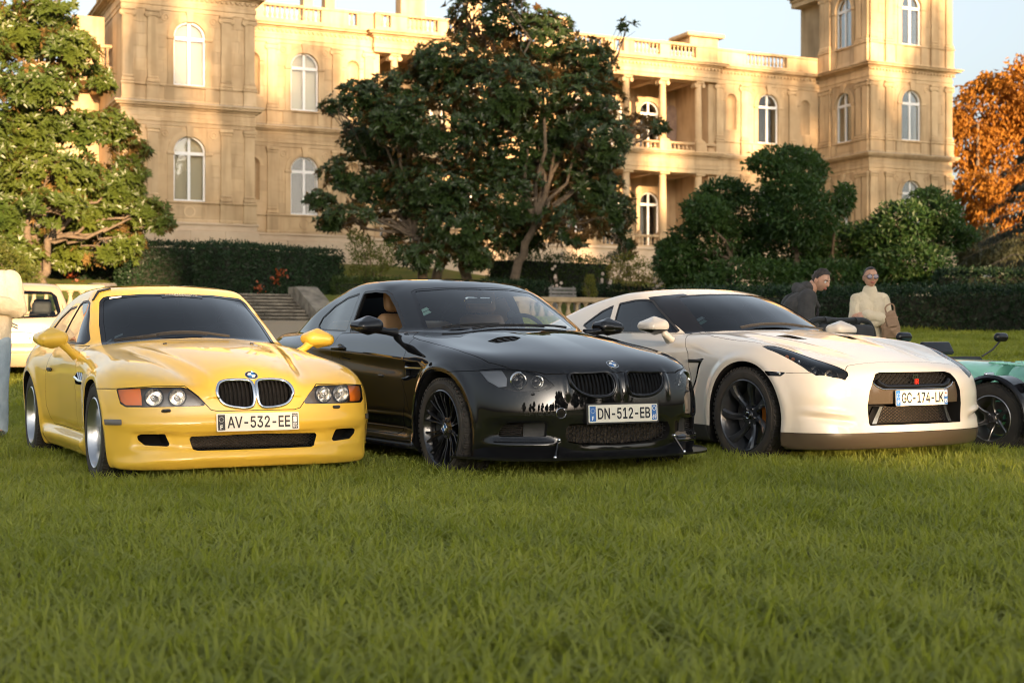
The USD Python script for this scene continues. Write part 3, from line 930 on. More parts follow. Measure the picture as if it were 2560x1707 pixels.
def plate(parent, o, text, kind, tilt=0.0, yaw=0.0, width=0.52, height=0.11):
    """French number plate facing +x at o"""
    def pl(m):
        m = tm(m).copy()                                            # built in xy, reading along +x, up +y, facing +z
        R = np.eye(4)
        R[:3, :3] = np.array([[0, 0, 1], [1, 0, 0], [0, 1, 0]], float)   # x -> y, y -> z, z -> x
        m.apply_transform(R)
        m.apply_transform(trimesh.transformations.rotation_matrix(-tilt, (0, 1, 0)))
        if yaw:
            m.apply_transform(trimesh.transformations.rotation_matrix(yaw, (0, 0, 1)))
        m.apply_translation(o)
        return m
    W, H = width / 2, height / 2

    def rr(x0, x1, y0, y1, r, d0, d1):
        c = cs([(x0, y0), (x1, y0), (x1, y1), (x0, y1)])
        if r:
            c = c.offset(-r, m3.JoinType.Round, 2.0, 20).offset(r, m3.JoinType.Round, 2.0, 20)
        return c.extrude(d1 - d0).translate((0, 0, d0))
    framed = kind == 'm3'
    body = obj('number_plate', pl(rr(-W, W, -H, H, 0.008, -0.004, 0.0)), K['plate'], parent)
    if framed:
        obj('plate_frame', pl(rr(-W - 0.012, W + 0.012, -H - 0.010, H + 0.010, 0.008, -0.010, -0.0045)), K['plastic'], body)
    band = K['plate_black'] if kind == 'z3' else K['plate_blue']
    m = 0.008 if kind in ('z3', 'm3') else 0.001
    bw = 0.044
    if kind == 'van':
        obj('regional_band', pl(rr(W - 0.03, W - m, -H + m, H - m, 0, 0.0004, 0.0014)), K['plate_blue'], body)
    else:
        obj('euro_band', pl(rr(-W + m, -W + m + bw, -H + m, H - m, 0.0 if kind in ('z3', 'm3') else 0.006, 0.0004, 0.0014)), band, body)
        obj('regional_band', pl(rr(W - m - 0.036, W - m, -H + m, H - m, 0.0, 0.0004, 0.0014)), band, body)
        st = []
        for k in range(12):
            a = k * math.pi / 6
            st.append(move(trimesh.creation.cylinder(0.0018, 0.001, sections=6), (-W + m + bw / 2 + 0.0145 * math.cos(a), 0.018 + 0.0145 * math.sin(a), 0.002)))
        obj('ring_of_stars', pl(cat(*st)), K['white_print'], body)

        def txt(s, h, x, y, mat, name, wmax=None, bold=True):
            t = meshkit.text_mesh(s, h, 0.0008, bold)
            b = t.bounds
            sx = 1.0 if wmax is None else wmax / (b[1, 0] - b[0, 0])
            t.apply_translation(((-(b[0, 0] + b[1, 0]) / 2), -(b[0, 1] + b[1, 1]) / 2, 0))
            t.apply_scale((sx, 1, 1))
            t.apply_translation((x, y, 0.0015))
            obj(name, pl(t), mat, body, smooth=False)
        txt('F', 0.024, -W + m + bw / 2, -0.028, K['white_print'], 'country_letter')
        dep = {'z3': '05', 'm3': '69', 'gtr': '95'}[kind]
        txt(dep, 0.026, W - m - 0.018, -0.026, K['white_print'], 'department_number', 0.028)
        if kind == 'z3':
            txt('PACA', 0.007, W - m - 0.018, 0.036, K['white_print'], 'region_name', 0.030)
            obj('region_emblem', pl(rr(W - m - 0.029, W - m - 0.007, -0.008, 0.028, 0.004, 0.0016, 0.0024)), K['white_print'], body)
        elif kind == 'm3':
            obj('region_emblem', pl(move(trimesh.creation.cylinder(0.014, 0.001, sections=20), (W - m - 0.018, 0.026, 0.002))), K['white_print'], body)
            obj('region_emblem_blue', pl(move(trimesh.creation.cylinder(0.010, 0.001, sections=20), (W - m - 0.018, 0.026, 0.003))), K['plate_blue'], body)
        else:
            obj('region_emblem', pl(rr(W - m - 0.033, W - m - 0.004, 0.006, 0.048, 0.002, 0.0016, 0.0022)), K['white_print'], body)
            star = []
            for k in range(16):
                rr_ = 0.012 if k % 2 else 0.006
                star.append((W - m - 0.0185 + rr_ * math.cos(k * math.pi / 8), 0.029 + rr_ * math.sin(k * math.pi / 8)))
            obj('region_star', pl(CrossSection([np.array(star)], m3.FillRule.NonZero).extrude(0.0008).translate((0, 0, 0.0024))), K['red_print'], body)
    x0, x1 = (-W + m + bw + 0.014, W - m - 0.036 - 0.014) if kind != 'van' else (-W + 0.02, W - 0.042)
    if kind == 'gtr':
        x0, x1 = x0 - 0.004, x1 + 0.006
    t = meshkit.text_mesh(text, 0.068, 0.0009, True)
    b = t.bounds
    t.apply_translation((-(b[0, 0] + b[1, 0]) / 2, -(b[0, 1] + b[1, 1]) / 2, 0))
    t.apply_scale(((x1 - x0) / (b[1, 0] - b[0, 0]), 0.072 / (b[1, 1] - b[0, 1]) * (1.0 if kind != 'gtr' else 1.05), 1))
    t.apply_translation(((x0 + x1) / 2, 0, 0.0014))
    obj('registration', pl(t), K['ink'], body, smooth=False)
    return body


def seat(parent, x, y, z, mat, h=0.62, name='seat'):
    """front seat facing +x whose cushion is centred at x, y"""
    bk = Manifold.batch_hull([Manifold.sphere(0.07, 16).translate((x - 0.22 - 0.02 * 0, y + s * 0.17, z + 0.05)) for s in (-1, 1)] +
                             [Manifold.sphere(0.055, 16).translate((x - 0.34, y + s * 0.14, z + h * 0.8)) for s in (-1, 1)])
    cu = Manifold.batch_hull([Manifold.sphere(0.06, 16).translate((x + dx, y + s * 0.18, z + dz)) for s in (-1, 1) for dx, dz in ((-0.2, 0), (0.24, 0.03))])
    hr = Manifold.batch_hull([Manifold.sphere(0.045, 16).translate((x - 0.36 + dx, y + s * 0.085, z + dz)) for s in (-1, 1) for dx, dz in ((0, h * 0.98), (-0.015, h * 1.14))])
    se = obj(name, cu, mat, parent)
    obj('backrest', bk, mat, se)
    obj('headrest', hr, mat, se)
    for s in (-1, 1):
        obj('headrest_post', tube([(x - 0.34, y + s * 0.05, z + h * 0.8), (x - 0.36, y + s * 0.05, z + h)], 0.006, 6), K['chrome'], se)
    return se


def steering_wheel(parent, x, y, z, r=0.18, tilt=0.42):
    n = 40
    an = np.linspace(0, 2 * math.pi, n)
    p = np.stack([np.zeros(n), r * np.cos(an), r * np.sin(an)], 1)
    m = tube(p, 0.016, 8, caps=False)
    sp = [tube([(0.01, 0, 0), (0, r * math.cos(a), r * math.sin(a))], 0.014, 6) for a in (0.1, math.pi - 0.1, -math.pi / 2)]
    hub = move(trimesh.creation.cylinder(0.06, 0.05, sections=20), ry=math.pi / 2)
    M = trimesh.transformations.rotation_matrix(-tilt, (0, 1, 0))
    out = []
    for q in [m, hub] + sp:
        q = q.copy(); q.apply_transform(M); q.apply_translation((x, y, z)); out.append(q)
    s = obj('steering_wheel', out[0], K['dash'], parent)
    obj('steering_hub', cat(*out[1:]), K['dash'], s)


def groove(M, axis, line, lo, hi, w=0.004):
    """panel gap along a polyline"""
    g = sg.LineString(line).buffer(w / 2, cap_style='flat', join_style='round')
    c = CrossSection([np.array(g.exterior.coords)[:-1]] + [np.array(r.coords)[:-1] for r in g.interiors], m3.FillRule.EvenOdd)
    return M - prism(axis, c, lo, hi)


def surf_tube(body, pts3, r, n=90, closed=True, lift=0.0, seg=8):
    """a bead that follows the skin through the given points"""
    p = spline(pts3, n, closed)
    p = p + lift * unit(body.grad(p))
    g = body.grad(p)
    p = p - g * (body.f(*p.T) / np.maximum((g ** 2).sum(1), .05))[:, None] * 0.9
    if closed:
        p = np.vstack([p, p[:1]])
    return tube(p + lift * unit(body.grad(p)), r, seg, caps=not closed)


def unit(v):
    return v / np.maximum(np.linalg.norm(v, axis=-1, keepdims=True), 1e-9)


def on_front(b, y, z):
    """x of the skin seen from the front at y, z"""
    y, z = np.atleast_1d(np.asarray(y, float)), np.atleast_1d(np.asarray(z, float))
    xs = np.arange(1.05, -0.6, -0.006)
    D = b.f(xs[None, :], y[:, None], z[:, None])
    i = np.argmax(D < 0, axis=1)
    k = np.arange(len(y))
    a = D[k, i - 1] / (D[k, i - 1] - D[k, i])
    return xs[i - 1] * (1 - a) + xs[i] * a


def on_top(b, x, y, zt=1.45, zb=0.45):
    x, y = np.atleast_1d(np.asarray(x, float)), np.atleast_1d(np.asarray(y, float))
    zs = np.arange(zt, zb, -0.006)
    D = b.f(x[:, None], y[:, None], zs[None, :])
    i = np.argmax(D < 0, axis=1)
    k = np.arange(len(y))
    a = D[k, i - 1] / (D[k, i - 1] - D[k, i])
    return zs[i - 1] * (1 - a) + zs[i] * a


def on_side(b, x, z):
    """half width of the skin at x, z"""
    x, z = np.atleast_1d(np.asarray(x, float)), np.atleast_1d(np.asarray(z, float))
    ys = np.arange(1.05, 0.2, -0.006)
    D = b.f(x[:, None], ys[None, :], z[:, None])
    i = np.argmax(D < 0, axis=1)
    k = np.arange(len(x))
    a = D[k, i - 1] / (D[k, i - 1] - D[k, i])
    return ys[i - 1] * (1 - a) + ys[i] * a


def bars(b, name, outline, n, r, mat, parent, depth, vertical=True, lean=0.0):
    """n bars inside a front opening (y, z outline), sunk depth behind the skin; each its own piece"""
    P = sg.Polygon(outline)
    x0, y0, x1, y1 = P.bounds
    out = []
    for k in range(n):
        t = (k + 0.5) / n
        a = (x0 + (x1 - x0) * t, y0 - 1), (x0 + (x1 - x0) * t, y1 + 1)
        if not vertical:
            a = (x0 - 1, y0 + (y1 - y0) * t), (x1 + 1, y0 + (y1 - y0) * t)
        c = P.intersection(sg.LineString(a))
        if c.is_empty or c.length < 0.01:
            continue
        q = np.array(c.coords) if c.geom_type == 'LineString' else np.array(max(c.geoms, key=lambda g: g.length).coords)
        q = q[0] + (q[-1] - q[0]) * np.linspace(0, 1, 7)[:, None]
        x = on_front(b, q[:, 0], q[:, 1]) - depth
        m = tube(np.stack([x, q[:, 0], q[:, 1]], 1), 1.0, 4)
        ctr = np.repeat(np.stack([x, q[:, 0], q[:, 1]], 1), 4, 0)
        v = np.array(m.vertices)
        v[:28] = ctr + (v[:28] - ctr) * (np.array([0.012, r, r]) if vertical else np.array([0.014, r, r]))
        m.vertices = v
        out.append(m)
        obj(name, m, mat, parent)
    return out


def mesh_screen(b, outline, pitch, r, depth, style='diamond'):
    """a woven or honeycomb screen filling a front opening, as one mesh"""
    P = sg.Polygon(outline)
    x0, y0, x1, y1 = P.bounds
    segs = []
    if style == 'diamond':
        L = (x1 - x0) + (y1 - y0)
        for s in (-1, 1):
            c = -L
            while c < L:
                a, e = (x0 + c, y0 if s > 0 else y1), (x0 + c + (y1 - y0) * 1.6, y1 if s > 0 else y0)
                segs.append((a, e)); c += pitch
    elif style == 'hex':
        hx, hz = pitch, pitch * 0.42
        row = 0
        z = y0 - hz
        while z < y1 + hz:
            y = x0 - hx + (0.75 * hx if row % 2 else 0)
            while y < x1 + hx:
                p = [(y - hx * 0.5, z), (y - hx * 0.28, z + hz / 1), (y + hx * 0.28, z + hz), (y + hx * 0.5, z)]
                segs += [(p[0], p[1]), (p[1], p[2]), (p[2], p[3])]
                y += 1.5 * hx
            z += hz; row += 1
    V, F, n = [], [], 0
    for a, e in segs:
        c = P.intersection(sg.LineString((a, e)))
        for g in getattr(c, 'geoms', [c]):
            if g.is_empty or g.geom_type != 'LineString' or g.length < 0.004:
                continue
            q = np.array(g.coords)[[0, -1]]
            k = 2 if style == 'hex' else 6
            q = q[0] + (q[1] - q[0]) * np.linspace(0, 1, k)[:, None]
            d = unit(q[-1] - q[0]); nn = np.array([-d[1], d[0]]) * r
            V.append((q, nn)); 
    ally = np.concatenate([q for q, _ in V])
    xs = on_front(b, ally[:, 0], ally[:, 1]) - depth
    vv, ff, i, o = [], [], 0, 0
    for q, nn in V:
        k = len(q)
        x = xs[o:o + k]; o += k
        base = np.stack([x, q[:, 0], q[:, 1]], 1)
        off = np.array([0, nn[0], nn[1]])
        ring = np.stack([base + off, base + [0.007, 0, 0], base - off, base - [0.007, 0, 0]], 1).reshape(-1, 3)
        vv.append(ring)
        for j in range(k - 1):
            for t in range(4):
                a_, b_ = i + j * 4 + t, i + j * 4 + (t + 1) % 4
                ff.append((a_, b_, b_ + 4, a_ + 4))
        i += k * 4
    return tm((np.concatenate(vv), np.array(ff)))


def front_patch(b, outline, depth, th=0.004, step=0.03, smooth_n=0):
    """a sheet following the front skin inside an outline, sunk by depth"""
    P = sg.Polygon(outline)
    c = CrossSection([np.array(P.exterior.coords)[:-1]], m3.FillRule.NonZero)
    m = tm(c.extrude(0.001).refine_to_length(step))
    v = np.array(m.vertices)
    top = v[:, 2] > 0.0005
    x = on_front(b, v[:, 0], v[:, 1]) - depth - np.where(top, 0, th)
    m2 = trimesh.Trimesh(np.stack([x, v[:, 0], v[:, 1]], 1), m.faces, process=False)
    return m2


def bowl(o, d, r, depth, n=28):
    """lamp reflector: a paraboloid opening towards d"""
    prof = [(r * t, -depth * (1 - t * t)) for t in np.linspace(0.02, 1, 9)] + [(r * 1.05, 0.004), (r * 1.05, -0.004)]
    m = lathe(prof, n, 'y')
    m.apply_transform(frame(o, d, (0, 0, 1)))
    return m


def lamp_ball(o, d, r):
    m = sphere((0, 0, 0), r, 3)
    m.vertices[:, 1] *= 0.55
    m.apply_transform(frame(o, d, (0, 0, 1)))
    return m
# ---------------------------------------------------------------- the three cars in the front row
def cav(b, x0, x1, z0, hw=0.95):
    v, q, n = b.mesh(x0 - 0.1, x1 + 0.1, hw, z0 - 0.12, 1.42, h=0.03, level=-0.032, steps=1)
    f = np.vstack([q[:, [0, 1, 2]], q[:, [0, 2, 3]]])
    m = Manifold(MMesh(np.ascontiguousarray(v, np.float32), np.ascontiguousarray(f, np.uint32)))
    return m ^ mbox(x0, x1, -hw, hw, z0, 1.4)


def mbox(x0, x1, y0, y1, z0, z1):
    return Manifold.cube((x1 - x0, y1 - y0, z1 - z0)).translate((x0, y0, z0))


def arch(cx, z, r, y0=0.48):
    c = Manifold.cylinder(0.8, r, r, 72).rotate((90, 0, 0)).translate((cx, y0 + 0.8, z))
    return both(c + mbox(cx - r, cx + r, y0, y0 + 0.8, -0.2, z))


def sym(pts):
    """outline given on the left half (first to last along +y), completed on the right"""
    p = np.asarray(pts, float)
    return np.vstack([p, (p * [1, -1])[::-1]])


def side_window(S0, S, outline, parent, name, mat, r=0.02, border=0.012, inset=0.006, y0=0.25):
    """cuts an opening on both sides, glazes it and runs a dark seal round it"""
    c = cs(outline, r)
    S = S - both(prism('y', c, y0, 1.2))
    seal = both(prism('y', c, y0, 1.2) - prism('y', cs(c, 0, -border), y0 - 0.1, 1.3)) ^ S0
    sheet(name + '_seal', seal, K['seal'], parent, 0.002)
    if mat is not None:
        for s in (-1, 1):
            P = prism('y', cs(c, 0, -border * 0.8), y0, 1.2)
            P = P if s > 0 else P.mirror((0, 1, 0))
            sheet(name, S0 ^ P, mat, parent, inset)
    return S


def top_window(S0, S, outline, parent, name, mat, zlo, border=0.02, r=0.05, zhi=1.45):
    c = cs(outline, r)
    S = S - prism('z', c, zlo, zhi)
    ring = prism('z', c, zlo, zhi) - prism('z', cs(c, 0, -border), zlo - .1, zhi + .1)
    sheet(name + '_border', S0 ^ ring, K['gloss_black'], parent, 0.002, keep=lambda p, n: n[:, 2] > 0.1)
    sheet(name, S0 ^ prism('z', cs(c, 0, -border * 0.9), zlo, zhi), mat, parent, 0.005, keep=lambda p, n: n[:, 2] > 0.1)
    return S


def door_mirror(parent, c, side, paint, low, size=(0.11, 0.105, 0.075), stalk=None):
    """wing mirror whose housing is centred at c (y positive), sunk glass behind, foot on the door"""
    lx, ly, lz = size
    pts = [Manifold.sphere(lz * 0.55, 24).scale((1.2, 1.0, 1.0)).translate((lx * 0.15, ly * 0.55, -lz * 0.1)), Manifold.sphere(lz * 0.62, 24).scale((1.1, 1, 1)).translate((0.0, -ly * 0.45, 0.0)),
           Manifold.sphere(lz * 0.42, 24).translate((-lx * 0.45, ly * 0.75, 0)), Manifold.sphere(lz * 0.5, 24).translate((-lx * 0.45, -ly * 0.65, 0.0)),
           Manifold.sphere(lz * 0.45, 24).translate((-lx * 0.2, 0.0, lz * 0.42)), Manifold.sphere(lz * 0.4, 24).translate((-lx * 0.2, 0.0, -lz * 0.42))]
    H = Manifold.batch_hull(pts) ^ mbox(-lx * 0.62, 1, -1, 1, -1, 1)

    def place(m):
        m = move(m, c)
        return m if side > 0 else mirror_y(m)
    if low is not None:
        top = H ^ mbox(-1, 1, -1, 1, -lz * 0.32, 1)
        bot = H ^ mbox(-1, 1, -1, 1, -1, -lz * 0.34)
        p = obj('door_mirror', place(top), paint, parent, smooth=50)
        obj('mirror_base', place(bot), low, p, smooth=50)
    else:
        p = obj('door_mirror', place(H), paint, parent, smooth=50)
    g = Manifold.batch_hull([Manifold.cylinder(0.004, lz * 0.44, lz * 0.44, 24).rotate((0, -90, 0)).translate((-lx * 0.62 - 0.001, yy, 0)) for yy in (-ly * 0.5, ly * 0.6)])
    obj('mirror_glass', place(g), K['mirror'], p)
    if stalk is not None:
        st = tube([(0, -ly * 0.5, -lz * 0.3), tuple(np.array(stalk) * 0.5 + np.array([0, -ly * 0.25, -lz * 0.2])), stalk], [lz * 0.38, lz * 0.3, lz * 0.42], 12)
        obj('mirror_foot', place(st), paint if low is None else low, p, smooth=60)
    return p


def wiper(parent, b, a, e, lift=0.02, name='wiper'):
    x = np.linspace(0, 1, 9)[:, None]
    xy = np.array(a) + (np.array(e) - np.array(a)) * x
    z = on_top(b, xy[:, 0], xy[:, 1]) + lift
    p = np.column_stack([xy, z])
    w = obj(name, tube(p, np.linspace(0.010, 0.006, 9), 6), K['plastic'], parent)
    q = p + np.array([0.012, 0, -lift * 0.55])
    obj('wiper_blade', tube(q[2:], 0.005, 6), K['seal'], w)
    return w


def headlamp(S0, parent, P, side, lens_inset=0.003):
    """glass cover over a prism P (left side); returns the part"""
    Q = P if side > 0 else P.mirror((0, 1, 0))
    return sheet('headlight', S0 ^ Q, K['lens'], parent, lens_inset)


def ysgn(m, side):
    return tm(m) if side > 0 else mirror_y(m)


def build_m3():
    b = spec_m3()
    base_extra = b.extra

    def extra(d, x, y, z):
        a = np.abs(y)
        near = np.clip((a - 0.7) / 0.08, 0, 1)
        zc = 0.842 + (x + 1.9) * -0.045                              # shoulder crease along the flank
        d = d - near * 0.010 * np.exp(-((z - zc + 0.012) / 0.030) ** 2) * np.clip((-0.30 - x) / 0.3, 0, 1) * np.clip((x + 3.6) / 0.4, 0, 1)
        d = d + near * 0.010 * np.exp(-((z - zc + 0.085) / 0.05) ** 2) * np.clip((-0.45 - x) / 0.3, 0, 1) * np.clip((x + 2.4) / 0.3, 0, 1)
        r = np.sqrt((x + 0.02) ** 2 + (z - 0.315) ** 2)
        d = d - near * 0.012 * np.exp(-((r - 0.415) / 0.028) ** 2) * (z > 0.1)
        r = np.sqrt((x + 2.79) ** 2 + (z - 0.315) ** 2)
        d = d - near * 0.010 * np.exp(-((r - 0.415) / 0.03) ** 2)
        d = d + near * 0.018 * np.exp(-((z - 0.30) / 0.06) ** 2) * np.clip((-0.45 - x) / 0.15, 0, 1) * np.clip((x + 2.35) / 0.15, 0, 1)
        d = d - near * 0.022 * np.exp(-((z - 0.205) / 0.045) ** 2) * np.clip((-0.35 - x) / 0.1, 0, 1) * np.clip((x + 2.5) / 0.1, 0, 1)
        # bumper: the corner ducts sit in a scooped field, with a keel above the splitter
        fr = np.clip((x - 0.35) / 0.15, 0, 1)
        d = d + fr * 0.030 * np.exp(-((z - 0.335) / 0.06) ** 4) * np.exp(-((a - 0.62) / 0.15) ** 4)
        d = d - fr * 0.014 * np.exp(-((z - 0.245) / 0.03) ** 2) * np.exp(-((a - 0.62) / 0.2) ** 4)
        d = d + fr * 0.022 * np.exp(-((z - 0.31) / 0.085) ** 4) * np.exp(-(a / 0.34) ** 6)
        d = d - fr * 0.012 * np.exp(-((np.abs(a - 0.205) - 0.175) / 0.018) ** 2) * np.exp(-((z - 0.62) / 0.08) ** 4)
        return d
    b.extra = extra
    v, q, n = b.mesh(-3.95, 0.95, 1.0, 0.08, 1.44)
    S0 = mani(v, q, n)
    car = car_thing('m3', 'black_coupe', 'black two-door coupe with black wheels and a tan interior, between the yellow and white cars')
    S = S0 - arch(-0.02, 0.315, 0.385) - arch(-2.79, 0.325, 0.375) - cav(b, -2.95, -0.62, 0.52)
    wind = sym([(-0.43, 0.0), (-0.46, 0.22), (-0.56, 0.43), (-0.74, 0.655), (-1.01, 0.588), (-1.285, 0.515), (-1.225, 0.376), (-1.17, 0.15), (-1.155, 0.0)])
    S = top_window(S0, S, wind, car, 'windscreen', K['glass'], 0.90, 0.03)
    rear = sym([(-2.52, 0.0), (-2.54, 0.35), (-2.62, 0.50), (-3.02, 0.57), (-3.08, 0.3), (-3.09, 0.0)])
    S = top_window(S0, S, rear, car, 'rear_window', K['glass'], 1.03, 0.02)
    quarter = [(-1.88, 0.968), (-1.875, 1.10), (-1.90, 1.272), (-2.15, 1.245), (-2.38, 1.185), (-2.54, 1.09), (-2.56, 1.02), (-2.50, 0.985)]
    S = side_window(S0, S, quarter, car, 'quarter_window', K['tint'], 0.02)
    doorw = [(-0.84, 0.962), (-0.99, 1.06), (-1.17, 1.165), (-1.33, 1.245), (-1.42, 1.272), (-1.60, 1.284), (-1.83, 1.278), (-1.81, 1.10), (-1.81, 0.962)]
    S = side_window(S0, S, doorw, car, 'door_window', None, 0.03, 0.016)
    kid = np.array([[-.358, .68], [-.31, .692], [-.161, .695], [-.061, .688], [-.042, .65], [-.041, .605], [-.061, .566], [-.101, .548], [-.215, .546], [-.288, .569], [-.342, .614]])
    kid = spline(kid, 60)
    low = np.array([(-.395, .30), (-.392, .345), (-.372, .377), (.0, .383), (.372, .377), (.392, .345), (.395, .30), (.37, .262), (.25, .240), (0, .232), (-.25, .240), (-.37, .262)])
    duct = np.array([(-.752, .298), (-.735, .356), (-.70, .388), (-.515, .392), (-.50, .375), (-.502, .300)])
    S = S - both(prism('x', cs(kid), 0.60, 0.95)) - prism('x', cs(low, 0.02), 0.62, 0.95) - both(prism('x', cs(duct, 0.012), 0.42, 0.95))
    hl = np.array([(.799, .711), (.727, .722), (.665, .718), (.565, .700), (.50, .665), (.452, .615), (.498, .591), (.589, .580), (.678, .583), (.739, .601), (.785, .642)])
    HP = prism('x', cs(hl, 0.008), 0.28, 0.95)
    S = S - both(HP)
    S = S - both(prism('y', cs([(-.575, .752), (-.36, .757), (-.29, .726), (-.335, .684), (-.40, .657), (-.56, .66)], 0.015), 0.84, 1.1))
    hood = sym([(0.752, 0.0), (0.745, 0.2), (0.73, 0.361), (0.684, 0.495), (0.606, 0.606), (0.548, 0.664), (0.385, 0.741), (0.13, 0.777), (-0.245, 0.787), (-0.50, 0.80), (-0.64, 0.79), (-0.745, 0.69), (-0.56, 0.445), (-0.455, 0.225), (-0.425, 0.0)][::-1])
    hc = cs(hood, 0.01)
    vent = np.array([(0.03, 0.30), (0.10, 0.38), (0.05, 0.50), (-0.06, 0.515), (-0.09, 0.42), (-0.05, 0.32)])
    HB = (S ^ prism('z', cs(hc, 0, -0.0025), 0.60, 1.2)) - both(prism('z', cs(vent, 0.02), 0.885, 1.2)).translate((0, 0, -0.008))
    S = S - prism('z', cs(hc, 0, 0.0025), 0.60, 1.2)
    door = cs([(-0.60, 0.958), (-0.585, 0.80), (-0.60, 0.45), (-0.66, 0.27), (-0.75, 0.245), (-1.75, 0.245), (-1.88, 0.34), (-1.93, 0.50), (-1.94, 0.75), (-1.945, 0.956)], 0.02)
    DB = S ^ both(prism('y', cs(door, 0, -0.0025), 0.60, 1.1))
    S = S - both(prism('y', cs(door, 0, 0.0025), 0.60, 1.1))
    S = groove(S, 'y', [(0.10, 0.698), (0.40, 0.712)], 0.55, 1.1) if False else S
    S = S - both(prism('y', cs([(0.08, 0.694), (0.38, 0.707), (0.38, 0.711), (0.08, 0.698)]), 0.70, 1.1))
    skin('body', S, K['black'], K['lining'], car)
    skin('bonnet', HB, K['black'], K['lining'], car)
    for s in (-1, 1):
        skin('door', DB ^ mbox(-9, 9, min(0, s * 2), max(0, s * 2), 0, 2), K['black'], K['lining'], car)
    # bonnet vents' louvres
    for s in (-1, 1):
        for k in range(4):
            x = np.linspace(-0.06, 0.06, 5) - 0.0
            yy = np.full(5, s * (0.34 + 0.045 * k))
            z = on_top(b, x, yy) - 0.012
            obj('vent_louvre', tube(np.column_stack([x, yy, z]), 0.006, 5), K['plastic'], car)
    # kidneys
    for s in (-1, 1):
        o = kid if s < 0 else mir(kid)
        x = on_front(b, o[:, 0], o[:, 1])
        ring3 = np.column_stack([x, o])
        k = obj('kidney_grille', surf_tube(b, ring3[::3], 0.010, 72, lift=0.003), K['gloss_black'], car)
        obj('grille_rim', surf_tube(b, np.column_stack([x - 0.004, o[:, 0] + (o[:, 0].mean() - o[:, 0]) * 0.07, o[:, 1] + (o[:, 1].mean() - o[:, 1]) * 0.10])[::3], 0.004, 60, lift=0.002), K['darkalloy'], k)
        bars(b, 'grille_bar', o, 12, 0.0028, K['darkalloy'], k, 0.012)
    # lower honeycomb
    inner = np.array(sg.Polygon(low).buffer(-0.012).exterior.coords)[:-1]
    g = obj('lower_grille', mesh_screen(b, inner, 0.034, 0.0022, 0.035, 'hex'), K['greyalloy'] if False else K['plastic'], car)
    obj('grille_core', front_patch(b, inner, 0.075), K['core'], g)
    # corner ducts with a finned cooler and a carbon blank
    for s in (-1, 1):
        d = duct if s < 0 else mir(duct)
        bk = obj('air_duct', front_patch(b, d, 0.075), K['core'], car)
        Pg = sg.Polygon(d)
        split = s * 0.615
        left = np.array(Pg.intersection(sg.box(min(split, s * 0.9), 0, max(split, s * 0.9), 1)).exterior.coords)[:-1]
        right = np.array(Pg.intersection(sg.box(min(split, s * 0.3), 0, max(split, s * 0.3), 1)).exterior.coords)[:-1]
        bars(b, 'cooler_fin', left, 7, 0.0045, K['greyalloy'], bk, 0.045, vertical=False)
        obj('carbon_blank', front_patch(b, right, 0.03), K['plastic'], bk)
        zz = np.linspace(s * 0.775, s * 0.47, 16)
        xx = on_front(b, zz, np.full(16, 0.272)) + 0.004
        obj('duct_lip', tube(np.column_stack([xx, zz, np.full(16, 0.270)]), 0.008, 6), K['black'], bk)
    # headlights
    for s in (-1, 1):
        h = headlamp(S0, car, HP, s)
        back = np.array(sg.Polygon(hl).buffer(0.004).exterior.coords)[:-1]
        obj('lamp_housing', ysgn(front_patch(b, back, 0.085), s), K['plastic'], h)
        obj('indicator', ysgn(front_patch(b, [(.792, .706), (.70, .716), (.69, .66), (.70, .612), (.735, .606), (.775, .645)], 0.030), s), K['greyalloy'], h)
        for y, z, r in ((.634, .647, .050), (.535, .641, .038)):
            x = float(on_front(b, y, z)[0]) - 0.035
            dirn = (1, 0.25, 0)
            obj('angel_ring', ysgn(move(lathe([(r, -.008), (r + .007, 0), (r, .008), (r - .006, 0), (r, -.008)], 32, 'y')).apply_transform(frame((x, y, z), dirn, (0, 0, 1))), s), K['bowl'], h)
            obj('lamp_bowl', ysgn(bowl((x - 0.01, y, z), dirn, r - 0.004, 0.05), s), K['bowl'], h)
            obj('projector', ysgn(lamp_ball((x - 0.018, y, z), dirn, r * 0.60), s), K['lens'] if False else K['gloss_black'], h)
        lo = np.array([(.775, .617), (.70, .574), (.589, .562), (.50, .565), (.42, .572)])
        xl = on_front(b, lo[:, 0], lo[:, 1]) + 0.001
        obj('washer_cap', ysgn(sphere((float(on_front(b, .585, .565)[0]), .585, .565), 0.016, 2, (0.5, 1, 0.5)), s), K['black'], h)
    # badge, sensors, tow-eye hole, plate
    x, z = 0.69, float(on_top(b, 0.69, 0.0)[0])
    nrm = unit(b.grad(np.array([[x, 0.0, z]])))[0]
    put_roundel(car, 0.041, frame((x, 0, z) + nrm * 0.0, nrm, (-1, 0, 0.3)), 'bonnet_badge')
    for y, z in ((-.72, .505), (-.318, .52), (.30, .52), (.72, .505)):
        x = float(on_front(b, y, z)[0])
        nn = unit(b.grad(np.array([[x, y, z]])))[0]
        obj('parking_sensor', lathe([(0, .002), (.009, .002), (.011, 0), (.011, -.004)], 18, 'y').apply_transform(frame((x, y, z), nn, (0, 0, 1))), K['black'], car)
    x = float(on_front(b, -.425, .447)[0])
    obj('tow_eye_ring', lathe([(.026, -.003), (.031, .003), (.036, -.003)], 30, 'y').apply_transform(frame((x, -.425, .447), unit(b.grad(np.array([[x, -.425, .447]])))[0], (0, 0, 1))), K['chrome'], car)
    obj('tow_eye_hole', lathe([(0, .0015), (.028, .0015), (.028, -.004)], 30, 'y').apply_transform(frame((x, -.425, .447), unit(b.grad(np.array([[x, -.425, .447]])))[0], (0, 0, 1))), K['gloss_black'], car)
    px = float(on_front(b, 0, .44)[0])
    obj('plate_mount', box(px - 0.05, px + 0.004, -0.272, 0.272, 0.375, 0.503, 0.006), K['gloss_black'], car)
